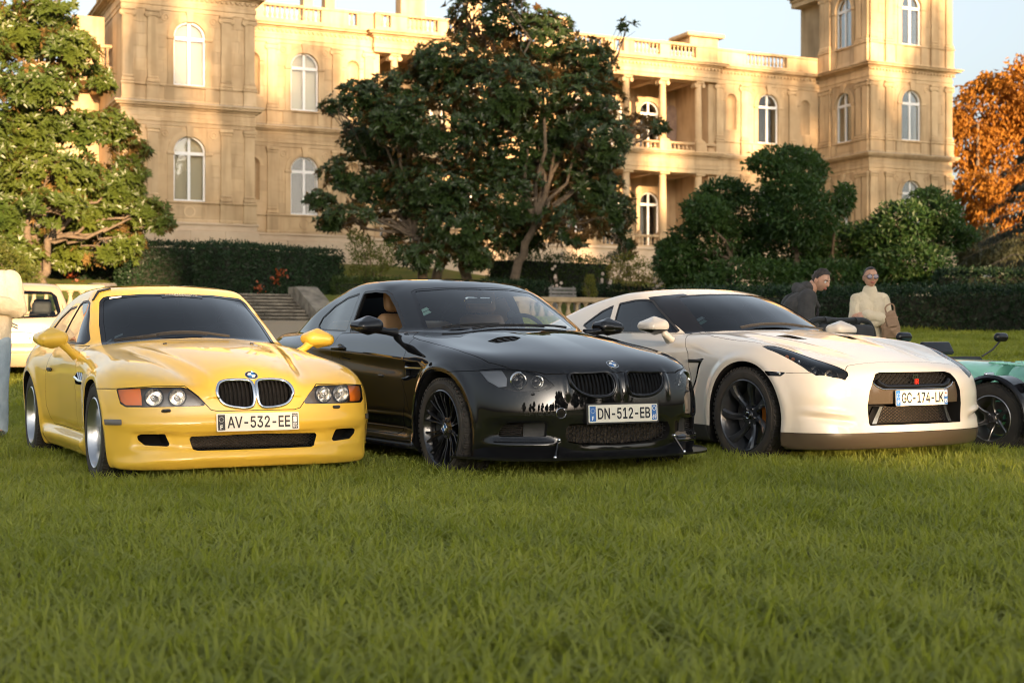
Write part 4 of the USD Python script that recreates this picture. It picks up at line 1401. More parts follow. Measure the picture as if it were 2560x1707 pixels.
    plate(car, (px + 0.016, 0, 0.440), 'DN-512-EB', 'm3', tilt=0.05)
    # splitter with its stays
    yy = np.linspace(-0.97, 0.97, 60)
    fx = np.interp(np.abs(yy), [0, .25, .42, .55, .66, .75, .82, .88, .93, .97], [.865, .858, .838, .805, .755, .69, .60, .50, .40, .30])
    pts = [(x_, y_) for x_, y_ in zip(fx, yy)] + [(0.22, 0.93), (0.22, -0.93)]
    sp = CrossSection([np.array(pts)], m3.FillRule.NonZero).extrude(0.014).translate((0, 0, 0.158))
    spl = obj('splitter', sp, K['gloss_black'], car, smooth=False)
    for y in (-0.47, 0.47, -0.30, 0.30):
        if abs(y) < 0.4:
            continue
        x0 = float(on_front(b, y * 0.93, 0.275)[0])
        x1 = float(np.interp(abs(y), [.42, .55], [.838, .805])) - 0.03
        obj('splitter_stay', tube([(x0 - 0.01, y * 0.93, 0.285), (x1, y * 1.04, 0.172)], 0.0055, 8), K['gloss_black'], spl)
        obj('stay_end', sphere((x0 + 0.004, y * 0.93, 0.28), 0.011), K['chrome'], spl)
        obj('stay_end', sphere((x1, y * 1.04, 0.176), 0.012), K['chrome'], spl)
    for s in (-1, 1):
        sk = CrossSection([np.array([(-0.40, 0.86), (-0.45, 0.925), (-2.30, 0.925), (-2.36, 0.86)])]).extrude(0.014).translate((0, 0, 0.165))
        obj('side_skirt', ysgn(sk, s), K['gloss_black'], car, smooth=False)
    # handles, gill trim, mirrors, wipers
    for s in (-1, 1):
        y = float(on_side(b, -1.80, 0.842)[0])
        obj('door_handle', ysgn(Manifold.batch_hull([Manifold.sphere(.017, 14).scale((1, .8, .9)).translate((xx, y + dy, .842)) for xx, dy in ((-1.91, .004), (-1.88, .022), (-1.73, .022), (-1.70, .004))]), s), K['black'], car, smooth=60)
        obj('handle_cup', ysgn(lathe([(0, .001), (.034, .001), (.036, -.004)], 24, 'y').apply_scale((1.4, 1, 1)).apply_translation((-1.79, y - 0.002, .842)), s), K['gloss_black'], car)
        y = float(on_side(b, -.45, .71)[0])
        obj('gill_bar', ysgn(box(-.575, -.31, y - .012, y + .001, .705, .722, .004), s), K['chrome'], car)
        obj('side_indicator', ysgn(Manifold.batch_hull([Manifold.sphere(.011, 12).translate((xx, float(on_side(b, -1.0, .648)[0]) - .003, .648)) for xx in (-1.03, -.96)]), s), K['gloss_black'], car)
        door_mirror(car, (-0.90, 1.005, 1.005), s, K['black'], K['gloss_black'], (0.135, 0.115, 0.082), stalk=(-0.02, -0.215, -0.05))
    wiper(car, b, (-0.43, 0.33), (-0.50, -0.40))
    wiper(car, b, (-0.50, -0.18), (-0.66, -0.56))
    # cabin
    obj('dashboard', Manifold.batch_hull([Manifold.sphere(.06, 12).translate(p) for p in ((-.85, .62, .90), (-.85, -.62, .90), (-.62, .55, .90), (-.62, -.55, .90), (-1.0, .62, .72), (-1.0, -.62, .72))]), K['dash'], car)
    for s in (-1, 1):
        seat(car, -1.45, s * 0.36, 0.56, K['tan'])
        obj('rear_seat', Manifold.batch_hull([Manifold.sphere(.09, 14).translate(p) for p in ((-2.55, s * .2, .62), (-2.55, s * .5, .62), (-2.75, s * .22, .98), (-2.75, s * .5, .98))]), K['tan'], car)
    steering_wheel(car, -1.06, 0.36, 0.93)
    obj('rear_view_mirror', Manifold.batch_hull([Manifold.sphere(.03, 12).scale((.5, 1, 1)).translate((-1.17, y, 1.205)) for y in (-.09, .09)]), K['bowl'], car)
    obj('mirror_stem', tube([(-1.17, 0, 1.21), (-1.13, 0, 1.27)], 0.012, 8), K['dash'], car)
    ph = obj('phone_holder', tube([(-0.80, 0.14, 0.97), (-0.84, 0.13, 1.03), (-0.83, 0.10, 1.08)], 0.012, 8), K['plastic'], car)
    obj('holder_pad', lathe([(0, .004), (.024, .006), (.034, 0), (.034, -.008), (0, -.01)], 22, 'y').apply_transform(frame((-0.82, 0.09, 1.09), (0.8, -0.4, 0.3), (0, 0, 1))), K['plastic'], ph)
    for dz, mt in ((0.0, 'paper'), (0.045, 'paper')):
        x, y = -0.93 - dz * 1.0, -0.545 + dz * 0.1
        c = np.array([(x - .018, y - .04), (x + .020, y - .03), (x + .018, y + .03), (x - .02, y + .025)])
        zz = on_top(b, c[:, 0], c[:, 1]) - 0.010
        obj('windscreen_sticker', trimesh.Trimesh(np.column_stack([c, zz]), [[0, 1, 2], [0, 2, 3]], process=False), K[mt], car, smooth=False)
    for cx, st in ((-0.0, 0), (-2.761, 0)):
        for s in (-1, 1):
            wheel(car, 'm3', cx, 0.895, s, steer=0.03 if cx > -1 else 0)
    return b


def build_gtr():
    b = spec_gtr()

    def extra(d, x, y, z):
        a = np.abs(y)
        near = np.clip((a - 0.72) / 0.08, 0, 1)
        r = np.sqrt((x - 0.055) ** 2 + (z - 0.345) ** 2)
        d = d - near * 0.016 * np.exp(-((r - 0.44) / 0.035) ** 2) * (z > 0.15)
        r = np.sqrt((x + 2.76) ** 2 + (z - 0.345) ** 2)
        d = d - near * 0.012 * np.exp(-((r - 0.43) / 0.04) ** 2)
        # the wing ends in a blade behind the wheel; the door is scooped below it
        d = d + near * 0.022 * np.exp(-((z - 0.52) / 0.16) ** 4) * np.clip((-0.46 - (z - 0.72) * -0.45 - x) / 0.05, 0, 1) * np.clip((x + 2.2) / 0.5, 0, 1)
        d = d - near * 0.006 * np.exp(-((z - 0.80) / 0.03) ** 2) * np.clip((-0.6 - x) / 0.3, 0, 1) * np.clip((x + 3.2) / 0.4, 0, 1)
        # canards pressed into the bumper corners
        fr = np.clip((x - 0.45) / 0.15, 0, 1)
        w = np.exp(-((a - 0.72) / 0.13) ** 4)
        zc = 0.395 - (0.85 - a) * 0.13
        d = d + fr * w * (0.020 * np.exp(-((z - zc + 0.028) / 0.020) ** 2) - 0.016 * np.exp(-((z - zc - 0.014) / 0.020) ** 2))
        # bonnet: two long creases that start at the screen's corners
        t = np.clip((x + 0.4) / 0.9, 0, 1)
        yc = 0.50 - 0.16 * t
        d = d - 0.010 * np.exp(-((a - yc) / 0.045) ** 2) * (z > 0.7) * np.clip((x + 0.45) / 0.15, 0, 1) * np.clip((0.62 - x) / 0.25, 0, 1)
        d = d + 0.012 * np.exp(-((a - yc - 0.085) / 0.05) ** 2) * (z > 0.68) * np.clip((x + 0.35) / 0.2, 0, 1) * np.clip((0.62 - x) / 0.25, 0, 1)
        return d
    b.extra = extra
    v, q, n = b.mesh(-3.85, 1.0, 1.02, 0.08, 1.42)
    S0 = mani(v, q, n)
    car = car_thing('gtr', 'white_coupe', 'pearl white fastback coupe with dark seven-spoke wheels, rightmost of the three front cars')
    S = S0 - arch(0.055, 0.345, 0.405) - arch(-2.76, 0.345, 0.395) - cav(b, -2.9, -0.62, 0.52)
    wind = sym([(-0.45, 0.0), (-0.47, 0.2), (-0.57, 0.42), (-0.755, 0.665), (-1.01, 0.60), (-1.335, 0.512), (-1.27, 0.34), (-1.225, 0.15), (-1.215, 0.0)])
    S = top_window(S0, S, wind, car, 'windscreen', K['tint'], 0.90, 0.022)
    rear = sym([(-2.25, 0.0), (-2.27, 0.3), (-2.33, 0.46), (-3.0, 0.52), (-3.12, 0.3), (-3.14, 0.0)])
    S = top_window(S0, S, rear, car, 'rear_window', K['tint'], 1.03, 0.02)
    doorw = [(-0.90, 0.962), (-1.12, 1.085), (-1.42, 1.238), (-1.50, 1.248), (-1.65, 1.246), (-1.86, 1.222), (-1.83, 1.10), (-1.80, 0.972)]
    S = side_window(S0, S, doorw, car, 'door_window', K['tint'], 0.012, 0.012)
    quarter = [(-1.865, 0.982), (-1.90, 1.10), (-1.93, 1.208), (-2.08, 1.163), (-2.22, 1.085), (-2.30, 1.035), (-2.20, 1.0)]
    S = side_window(S0, S, quarter, car, 'quarter_window', K['tint'], 0.012, 0.012)
    pil = both(prism('y', cs([(-1.50, 1.262), (-1.30, 1.30), (-0.66, 0.985), (-0.86, 0.952)]), 0.40, 1.0))
    for s in (-1, 1):
        skin('windscreen_pillar', (S ^ pil) ^ mbox(-9, 9, min(0, s * 2), max(0, s * 2), 0, 2), K['gloss_black'], K['lining'], car)
    S = S - pil
    gr = sym([(-0.458, 0.303), (-0.462, 0.42), (-0.462, 0.47), (-0.452, 0.54), (-0.425, 0.60), (-0.385, 0.650), (-0.335, 0.672), (-0.15, 0.678), (0, 0.679)])
    gr = np.array([(-.458, .303), (-.470, .44), (-.455, .54), (-.418, .615), (-.378, .662), (-.33, .674), (.33, .674), (.378, .662), (.418, .615), (.455, .54), (.470, .44), (.458, .303)])
    S = S - prism('x', cs(gr, 0.014), 0.66, 1.0)
    hl = np.array([(.14, .838), (.20, .775), (.34, .716), (.50, .664), (.64, .618), (.752, .578), (.772, .590), (.776, .625), (.73, .70), (.655, .785), (.60, .808), (.50, .820), (.34, .838), (.22, .848)])
    HP = prism('z', cs(hl, 0.004), 0.585, 1.0)
    S = S - both(HP)
    S = S - both(prism('y', cs([(.285, .683), (.465, .674), (.43, .646), (.33, .648)], 0.006), 0.84, 1.1))
    hoodl = sym([(0.655, 0.0), (0.668, 0.28), (0.69, 0.52), (0.735, 0.588), (0.60, 0.640), (0.45, 0.685), (0.27, 0.745), (0.10, 0.80), (-0.17, 0.812), (-0.45, 0.80), (-0.66, 0.755), (-0.77, 0.69), (-0.575, 0.43), (-0.475, 0.21), (-0.455, 0.0)][::-1])
    hc = cs(hoodl, 0.006)
    vent = [(-0.225, 0.205), (-0.245, 0.075), (-0.195, 0.06), (-0.035, 0.045), (-0.06, 0.135)]
    HB = (S ^ prism('z', cs(hc, 0, -0.0022), 0.62, 1.2)) - both(prism('z', cs(np.array(vent)[:, [0, 1]] + [0, 0.18], 0.008), 0.90, 1.2).translate((0, 0, -0.012)))
    S = S - prism('z', cs(hc, 0, 0.0022), 0.62, 1.2)
    door = cs([(-0.80, 0.955), (-0.655, 0.80), (-0.63, 0.62), (-0.66, 0.30), (-0.70, 0.275), (-1.80, 0.275), (-1.90, 0.40), (-1.92, 0.60), (-1.86, 0.80), (-1.83, 0.965)], 0.02)
    DB = S ^ both(prism('y', cs(door, 0, -0.0022), 0.60, 1.1))
    S = S - both(prism('y', cs(door, 0, 0.0022), 0.60, 1.1))
    S = S - both(prism('y', cs([(-0.435, 0.765), (-0.645, 0.752), (-0.640, 0.73), (-0.505, 0.728), (-0.625, 0.52), (-0.612, 0.515), (-0.475, 0.725)], 0.002), 0.84, 1.1))
    S = S - both(prism('y', cs([(0.46, 0.668), (0.64, 0.672), (0.64, 0.6755), (0.46, 0.6715)]), 0.6, 1.1))
    low = mbox(-3.9, 1.0, -1.1, 1.1, 0.0, 0.258)
    lowf = Manifold.batch_hull([mbox(0.40, 1.0, -1.1, 1.1, 0.0, 0.250)])
    lip = S ^ lowf
    sill = S ^ mbox(-2.45, -0.30, -1.1, 1.1, 0.0, 0.258)
    S = S - mbox(0.40, 1.1, -1.1, 1.1, 0.0, 0.253) - mbox(-2.45, -0.30, -1.1, 1.1, 0, 0.261)
    skin('body', S, K['white'], K['lining'], car)
    skin('front_lip', lip, K['bronze'], K['lining'], car)
    skin('sill', sill, K['plastic'], K['lining'], car)
    skin('bonnet', HB, K['white'], K['lining'], car)
    for s in (-1, 1):
        skin('door', DB ^ mbox(-9, 9, min(0, s * 2), max(0, s * 2), 0, 2), K['white'], K['lining'], car)
        skin_part = None
    # grille: bronze band, upper mouth, lower mouth
    band = np.array([(-.447, .452), (-.450, .50), (-.44, .545), (-.425, .598), (-.405, .598), (-.31, .556), (.31, .556), (.405, .598), (.425, .598), (.44, .545), (.450, .50), (.447, .452)])
    gb = obj('grille_band', front_patch(b, band, 0.022, 0.03), K['bronze'], car, smooth=35)
    up = np.array([(-.395, .606), (-.365, .655), (-.33, .666), (.33, .666), (.365, .655), (.395, .606), (.31, .562), (-.31, .562)])
    ub = obj('upper_grille', front_patch(b, up, 0.10), K['lining'], car)
    obj('grille_mesh', mesh_screen(b, up, 0.045, 0.003, 0.055), K['plastic'], ub)
    yy = np.linspace(-.36, .36, 30)
    zz = np.interp(np.abs(yy), [0, .28, .33, .36], [.570, .570, .585, .615])
    obj('grille_lip', tube(np.column_stack([on_front(b, yy, zz) - 0.030, yy, zz]), 0.020, 8), K['gloss_black'], ub, smooth=60)
    obj('bright_edge', tube(np.column_stack([on_front(b, yy * 1.11, zz - 0.014) - 0.020, yy * 1.11, zz - 0.016]), 0.004, 6), K['chrome'], ub)
    lo = np.array([(-.452, .310), (-.46, .438), (.46, .438), (.452, .310)])
    lb = obj('lower_grille', front_patch(b, lo, 0.12), K['lining'], car)
    mid = np.array([(-.355, .312), (-.30, .43), (.30, .43), (.355, .312)])
    obj('grille_mesh', mesh_screen(b, mid, 0.036, 0.0025, 0.06), K['plastic'], lb)
    obj('radiator', front_patch(b, mid, 0.10), K['core'], lb)
    for s in (-1, 1):
        fin = np.array([(s * .36, .312), (s * .305, .432), (s * .33, .432), (s * .40, .312)])
        obj('duct_fin', front_patch(b, fin if s < 0 else fin[::-1], 0.04, 0.06), K['silver'] if s < 0 else K['darkalloy'], lb)
    # emblem
    ex = float(on_front(b, 0, .62)[0]) - 0.035

    def letter(t, h, y, z, mat, d):
        m = meshkit.text_mesh(t, h, 0.01, True)
        bb = m.bounds
        m.apply_translation(-(bb[0] + bb[1]) / 2)
        R = np.eye(4); R[:3, :3] = np.array([[0, 0, 1], [1, 0, 0], [0, 1, 0]], float)
        m.apply_transform(R); m.apply_translation((ex + d, y, z))
        return m
    em = obj('emblem', letter('GT', 0.030, -0.004, 0.640, None, 0.012), K['chrome'], car, smooth=False)
    obj('emblem_letter', letter('R', 0.036, 0.010, 0.607, None, 0.016), K['red'], em, smooth=False)
    obj('emblem_edge', letter('R', 0.036, 0.002, 0.607, None, 0.008), K['chrome'], em, smooth=False)
    px = float(on_front(b, 0.03, .495)[0])
    plate(car, (px + 0.006, 0.025, 0.492), 'GC-174-LK', 'gtr', tilt=0.03)
    # headlights
    for s in (-1, 1):
        h = headlamp(S0, car, HP, s)
        def top_patch(o, depth):
            m = tm(CrossSection([np.array(o, float)], m3.FillRule.NonZero).extrude(0.001).refine_to_length(0.03))
            v_ = np.array(m.vertices)
            z_ = on_top(b, v_[:, 0], v_[:, 1]) - depth - np.where(v_[:, 2] > .0005, 0, .004)
            return trimesh.Trimesh(np.column_stack([v_[:, :2], z_]), m.faces, process=False)
        obj('lamp_housing', ysgn(top_patch(np.array(sg.Polygon(hl).buffer(.003).exterior.coords)[:-1][::-1], 0.075), s), K['smoke'], h)
        obj('light_guide', ysgn(top_patch([(.20, .80), (.36, .745), (.50, .705), (.52, .735), (.36, .80), (.24, .83)], 0.035), s), K['bowl'], h)
        for x, y, r in ((.60, .735, .044), (.69, .675, .050)):
            z = float(on_top(b, x, y)[0]) - 0.050
            dn = (1, 0.35, 0.25)
            obj('lamp_bowl', ysgn(bowl((x, y, z), dn, r, 0.05), s), K['bowl'], h)
            obj('projector', ysgn(lamp_ball((x - .004, y, z - .002), dn, r * 0.66), s), K['gloss_black'], h)
        for k in range(3):
            x, y = .36 + .05 * k, .79 - .012 * k
            obj('marker_lamp', ysgn(sphere((x, y, float(on_top(b, x, y)[0]) - 0.03), 0.015), s), K['amber'] if k < 2 else K['bowl'], h)
        sm = prism('y', cs([(.285, .683), (.465, .674), (.43, .646), (.33, .648)], 0.006), 0.84, 1.1)
        side = sheet('side_marker', S0 ^ (sm if s > 0 else sm.mirror((0, 1, 0))), K['lens'], car, 0.002)
        obj('marker_bulb', ysgn(box(.335, .425, float(on_side(b, .38, .665)[0]) - .03, float(on_side(b, .38, .665)[0]) - .012, .653, .676, .005), s), K['bowl'], side)
        y = float(on_side(b, -.54, .75)[0])
        obj('wing_badge', ysgn(box(-.635, -.45, y - .004, y + .006, .735, .758, .004), s), K['greyalloy'], car)
        obj('washer_cover', ysgn(front_patch(b, [(.79, .632), (.725, .625), (.728, .612), (.785, .618)], -0.0015, .003), s), K['white'], car)
        door_mirror(car, (-0.88, 1.03 if s < 0 else 0.95, 1.015 if s < 0 else 0.995), s, K['white'], K['gloss_black'], (0.15, 0.12, 0.088))
        obj('mirror_stalk', ysgn(Manifold.batch_hull([Manifold.sphere(.028, 14).translate(p) for p in ((-.86, .965, .955), (-.84, .915, .91), (-.90, .90, .90))]), s), K['white'], car, smooth=60)
        y = float(on_side(b, -1.72, .83)[0])
        obj('door_handle', ysgn(box(-1.83, -1.60, y - .004, y + .003, .815, .845, .003), s), K['greyalloy'], car)
    wiper(car, b, (-0.50, 0.36), (-0.60, -0.42))
    obj('dashboard', Manifold.batch_hull([Manifold.sphere(.06, 12).translate(p) for p in ((-.88, .62, .90), (-.88, -.62, .90), (-.66, .55, .89), (-.66, -.55, .89), (-1.0, .62, .72), (-1.0, -.62, .72))]), K['dash'], car)
    for s in (-1, 1):
        seat(car, -1.50, s * 0.38, 0.55, K['seat'])
    steering_wheel(car, -1.08, 0.38, 0.92)
    obj('rear_view_mirror', Manifold.batch_hull([Manifold.sphere(.03, 12).scale((.5, 1, 1)).translate((-1.2, y, 1.195)) for y in (-.09, .09)]), K['dash'], car)
    for k, mt in enumerate(('white_print', 'paper')):
        x, y = -0.92 + 0.045 * k, -0.565 - 0.012 * k
        c = np.array([(x - .018, y - .035), (x + .018, y - .03), (x + .018, y + .035), (x - .018, y + .03)])
        zz = on_top(b, c[:, 0], c[:, 1]) - 0.010
        obj('windscreen_sticker', trimesh.Trimesh(np.column_stack([c, zz]), [[0, 1, 2], [0, 2, 3]], process=False), K[mt], car, smooth=False)
    for cx in (0.04, -2.76):
        for s in (-1, 1):
            wheel(car, 'gtr', cx, 0.935, s, steer=0.0)
    return b


def build_z3():
    b = spec_z3()

    def extra(d, x, y, z):
        a = np.abs(y)
        near = np.clip((a - 0.62) / 0.08, 0, 1)
        r = np.sqrt((x + 0.0) ** 2 + (z - 0.31) ** 2)
        d = d - near * 0.010 * np.exp(-((r - 0.375) / 0.028) ** 2) * (z > 0.12)
        r = np.sqrt((x + 2.46) ** 2 + (z - 0.31) ** 2)
        d = d - near * 0.012 * np.exp(-((r - 0.38) / 0.04) ** 2)
        mid = np.clip((-0.42 - x) / 0.15, 0, 1) * np.clip((x + 2.1) / 0.15, 0, 1)
        d = d + near * mid * 0.020 * np.exp(-((z - 0.285) / 0.035) ** 2)
        d = d - near * mid * 0.026 * np.exp(-((z - 0.20) / 0.05) ** 2)
        # bonnet: raised spine with creased edges running to the kidneys
        t = np.clip((x + 0.55) / 1.2, 0, 1)
        yc = 0.50 - 0.24 * t
        d = d - 0.010 * np.exp(-((a - yc) / 0.035) ** 2) * (z > 0.55) * np.clip((x + 0.55) / 0.3, 0, 1)
        d = d + 0.012 * np.exp(-((a - yc - 0.075) / 0.05) ** 2) * (z > 0.55) * np.clip((x + 0.5) / 0.3, 0, 1) * np.clip((0.66 - x) / 0.1, 0, 1)
        # front apron: scooped mouth and corner openings over a rolled lip
        fr = np.clip((x - 0.30) / 0.15, 0, 1)
        d = d + fr * 0.030 * np.exp(-((z - 0.285) / 0.052) ** 6) * np.exp(-(a / 0.50) ** 8)
        d = d + fr * 0.022 * np.exp(-((z - 0.295) / 0.048) ** 6) * np.exp(-((a - 0.60) / 0.12) ** 6)
        d = d - fr * 0.022 * np.exp(-((z - 0.185) / 0.032) ** 2) * np.exp(-(np.clip(a - 0.36, 0, 1) / 0.28) ** 4)
        d = d - fr * 0.016 * np.exp(-((z - 0.15) / 0.035) ** 2) * np.exp(-((a - 0.62) / 0.26) ** 4)
        d = d - fr * 0.012 * np.exp(-((z - 0.395) / 0.035) ** 2)
        return d
    b.extra = extra
    v, q, n = b.mesh(-3.5, 0.85, 0.98, 0.06, 1.38)
    S0 = mani(v, q, n)
    car = car_thing('z3', 'yellow_coupe', 'yellow two-seat coupe with twin chrome-rimmed grilles and silver wheels, leftmost of the front cars')
    S = S0 - arch(-0.015, 0.31, 0.345) - arch(-2.455, 0.32, 0.345) - cav(b, -2.9, -0.78, 0.48, 0.9)
    wind = sym([(-0.585, 0.0), (-0.60, 0.18), (-0.66, 0.40), (-0.79, 0.635), (-1.10, 0.60), (-1.36, 0.548), (-1.40, 0.51), (-1.33, 0.36), (-1.265, 0.18), (-1.245, 0.0)])
    S = top_window(S0, S, wind, car, 'windscreen', K['tint'], 0.80, 0.030, 0.03)
    doorw = [(-0.97, 0.872), (-1.20, 1.02), (-1.43, 1.175), (-1.52, 1.198), (-1.72, 1.195), (-1.80, 1.17), (-1.84, 1.05), (-1.83, 0.90), (-1.60, 0.874)]
    S = side_window(S0, S, doorw, car, 'door_window', K['tint'], 0.02, 0.016, y0=0.3)
    quarter = [(-1.89, 0.92), (-1.89, 1.06), (-1.86, 1.165), (-2.15, 1.155), (-2.42, 1.09), (-2.60, 0.985), (-2.45, 0.94)]
    S = side_window(S0, S, quarter, car, 'quarter_window', K['tint'], 0.02, 0.014, y0=0.3)
    roofp = sym([(-1.52, 0.0), (-1.55, 0.30), (-1.60, 0.44), (-2.05, 0.44), (-2.10, 0.0)])
    sun = prism('z', cs(roofp, 0.03), 1.15, 1.45)
    sr = sheet('sunroof', S0 ^ prism('z', cs(cs(roofp, 0.03), 0, -0.004), 1.15, 1.45), K['gloss_black'], car, -0.004, keep=lambda p, n_: n_[:, 2] > 0.2)
    kid = np.array([[-.242, .582], [-.224, .626], [-.183, .647], [-.051, .651], [-.016, .638], [-.010, .594], [-.012, .534], [-.024, .499], [-.046, .487], [-.144, .492], [-.203, .513], [-.232, .548]])
    kid = spline(kid, 60)
    S = S - both(prism('x', cs(kid), 0.50, 0.9))
    mouth = np.array([(-.392, .318), (-.405, .305), (-.385, .240), (-.36, .232), (.36, .232), (.385, .240), (.405, .305), (.392, .318), (0, .326)])
    fog = np.array([(-.700, .325), (-.675, .336), (-.545, .336), (-.515, .270), (-.531, .260), (-.655, .268), (-.690, .298)])
    S = S - prism('x', cs(mouth, 0.012), 0.48, 0.9) - both(prism('x', cs(fog, 0.012), 0.40, 0.9))
    hl = np.array([(.793, .606), (.635, .615), (.441, .617), (.40, .606), (.355, .564), (.302, .503), (.556, .498), (.755, .497), (.782, .516), (.790, .575)])
    HP = prism('x', cs(hl, 0.012), 0.34, 0.9)
    S = S - both(HP)
    S = S - both(prism('y', cs([(-.46, .688), (-.95, .684), (-1.0, .655), (-.95, .60), (-.47, .61)], 0.02), 0.70, 0.905 - .0)) if False else S
    gill = cs([(-.455, .690), (-.72, .686), (-.80, .655), (-.74, .604), (-.47, .606)], 0.02)
    S = S - both(prism('y', gill, 0.79, 1.0))
    # clamshell seam: along the sides, over the lamps and round the kidneys
    seam = [(-.98, .598), (-.80, .606), (-.60, .622), (-.42, .622), (-.35, .560), (-.284, .480), (-.245, .470), (0, .4705), (.245, .470), (.284, .480), (.35, .560), (.42, .622), (.60, .622), (.80, .606), (.98, .598)]
    S = groove(S, 'x', seam, -0.30, 0.9, 0.0045)
    door = cs([(-0.95, 0.862), (-0.80, 0.70), (-0.72, 0.45), (-0.72, 0.29), (-0.78, 0.285), (-1.75, 0.285), (-1.90, 0.42), (-1.90, 0.70), (-1.87, 0.875)], 0.02)
    DB = S ^ both(prism('y', cs(door, 0, -0.0022), 0.50, 1.1))
    S = S - both(prism('y', cs(door, 0, 0.0022), 0.50, 1.1))
    skin('body', S, K['yellow'], K['lining'], car)
    for s in (-1, 1):
        skin('door', DB ^ mbox(-9, 9, min(0, s * 2), max(0, s * 2), 0, 2), K['yellow'], K['lining'], car)
    # kidneys
    for s in (-1, 1):
        o = kid if s < 0 else mir(kid)
        x = on_front(b, o[:, 0], o[:, 1])
        k = obj('kidney_grille', surf_tube(b, np.column_stack([x, o])[::3], 0.0105, 80, lift=0.004), K['chrome'], car, smooth=60)
        bars(b, 'grille_bar', o, 9, 0.0032, K['plastic'], k, 0.016)
        obj('grille_back', front_patch(b, o, 0.07), K['lining'], k)
    inner = np.array(sg.Polygon(mouth).buffer(-0.006).exterior.coords)[:-1]
    g = obj('lower_grille', mesh_screen(b, inner, 0.028, 0.0016, 0.03), K['greyalloy'] if False else K['plastic'], car)
    obj('grille_core', front_patch(b, inner, 0.10), K['core'], g)
    for s in (-1, 1):
        h = headlamp(S0, car, HP, s)
        obj('lamp_housing', ysgn(front_patch(b, np.array(sg.Polygon(hl).buffer(.003).exterior.coords)[:-1], 0.07), s), K['smoke'], h)
        obj('indicator', ysgn(front_patch(b, [(.782, .600), (.668, .607), (.668, .508), (.752, .508), (.775, .530)], 0.022, 0.02), s), K['amber'], h)
        for y, z, r in ((.600, .556, .053), (.468, .556, .050)):
            x = float(on_front(b, y, z)[0]) - 0.026
            dn = (1, 0.12, 0.02)
            obj('lamp_bowl', ysgn(bowl((x, y, z), dn, r, 0.05), s), K['bowl'], h)
            obj('lamp_rim', ysgn(move(lathe([(r, -.006), (r + .006, .002), (r - .002, .006), (r, -.006)], 32, 'y')).apply_transform(frame((x, y, z), dn, (0, 0, 1))), s), K['darkalloy'], h)
            obj('bulb_cap', ysgn(sphere((x - .018, y, z), .014), s), K['bowl'], h)
            fl = cat(*[box(-.0015, .0015, -.002, .002, -r * .9 * math.sqrt(max(0, 1 - (k / 6) ** 2)), r * .9 * math.sqrt(max(0, 1 - (k / 6) ** 2))).apply_translation((k / 6 * r * .95, 0, 0)) for k in range(-5, 6)])
            obj('lens_flutes', ysgn(fl.apply_transform(frame((x + .008, y, z), dn, (0, 0, 1))), s), K['lens'], h)
        x = float(on_front(b, .54, .472)[0])
        obj('washer_jet', ysgn(Manifold.batch_hull([Manifold.sphere(.010, 10).translate((x + dx, .54 + dy, .474 + dz)) for dx, dy, dz in ((-.01, -.02, 0), (-.01, .02, 0), (.012, .014, .004), (.012, -.014, .004))]), s), K['plastic'], car)
        mk = prism('x', cs([(.855, .42), (.778, .423), (.778, .391), (.852, .387)], 0.004), 0.28, 0.8)
        sd = sheet('side_marker', S0 ^ (mk if s > 0 else mk.mirror((0, 1, 0))), K['smoke'], car, -0.006)
        obj('kidney_spacer', ysgn(box(.0, .001, 0, .001, 0, .001), s), K['plastic'], sd) if False else None
        # gill with its three fins
        y = float(on_side(b, -.62, .65)[0])
        gl = obj('side_gill', ysgn(box(-.735, -.465, y - .05, y - .045, .607, .687), s), K['lining'], car)
        for kk in range(3):
            obj('gill_fin', ysgn(Manifold.batch_hull([Manifold.sphere(.007, 8).translate(p) for p in ((-.50 - .07 * kk, y - .03, .622), (-.54 - .07 * kk, y - .006, .682), (-.55 - .07 * kk, y - .03, .682), (-.49 - .07 * kk, y - .012, .622))]), s), K['chrome'], gl)
        obj('gill_bar', ysgn(tube([(-.465, y + .003, .628), (-.60, y + .006, .632), (-.775, y - .002, .650)], 0.009, 8), s), K['chrome'], gl)
        obj('wing_repeater', ysgn(box(-.405, -.375, float(on_side(b, -.39, .47)[0]) - .004, float(on_side(b, -.39, .47)[0]) + .004, .455, .485, .003), s), K['smoke'], car)
        y = float(on_side(b, -1.80, .68)[0])
        obj('door_handle', ysgn(box(-1.86, -1.72, y - .004, y + .014, .672, .70, .006), s), K['plastic'], car)
        door_mirror(car, (-0.87, 0.955, 0.915), s, K['yellow'], None, (0.15, 0.112, 0.088), stalk=(-0.05, -0.165, -0.12))
    x, z = 0.583, float(on_top(b, 0.583, 0.0)[0])
    nrm = unit(b.grad(np.array([[x, 0.0, z]])))[0]
    put_roundel(car, 0.041, frame(np.array((x, 0, z)), nrm, (-1, 0, 0.3)), 'bonnet_badge')
    px = float(on_front(b, 0, .40)[0])
    plate(car, (px + 0.010, 0, 0.402), 'AV-532-EE', 'z3', tilt=0.10)
    for y in (-.30, .30):
        z = float(on_top(b, -.40, y)[0])
        obj('screen_jet', box(-.412, -.388, y - .012, y + .012, z - .004, z + .010, .004), K['plastic'], car)
    wiper(car, b, (-0.60, 0.20), (-0.70, -0.42), 0.022)
    wiper(car, b, (-0.66, -0.30), (-0.78, -0.56), 0.022)
    obj('roof_bar', tube([(-1.50, -.44, float(on_top(b, -1.50, -.44)[0]) + .004), (-1.48, -.53, float(on_top(b, -1.48, -.53)[0]) + .012), (-1.42, -.58, float(on_top(b, -1.42, -.58)[0]) + .002)], .010, 8), K['seal'], car)
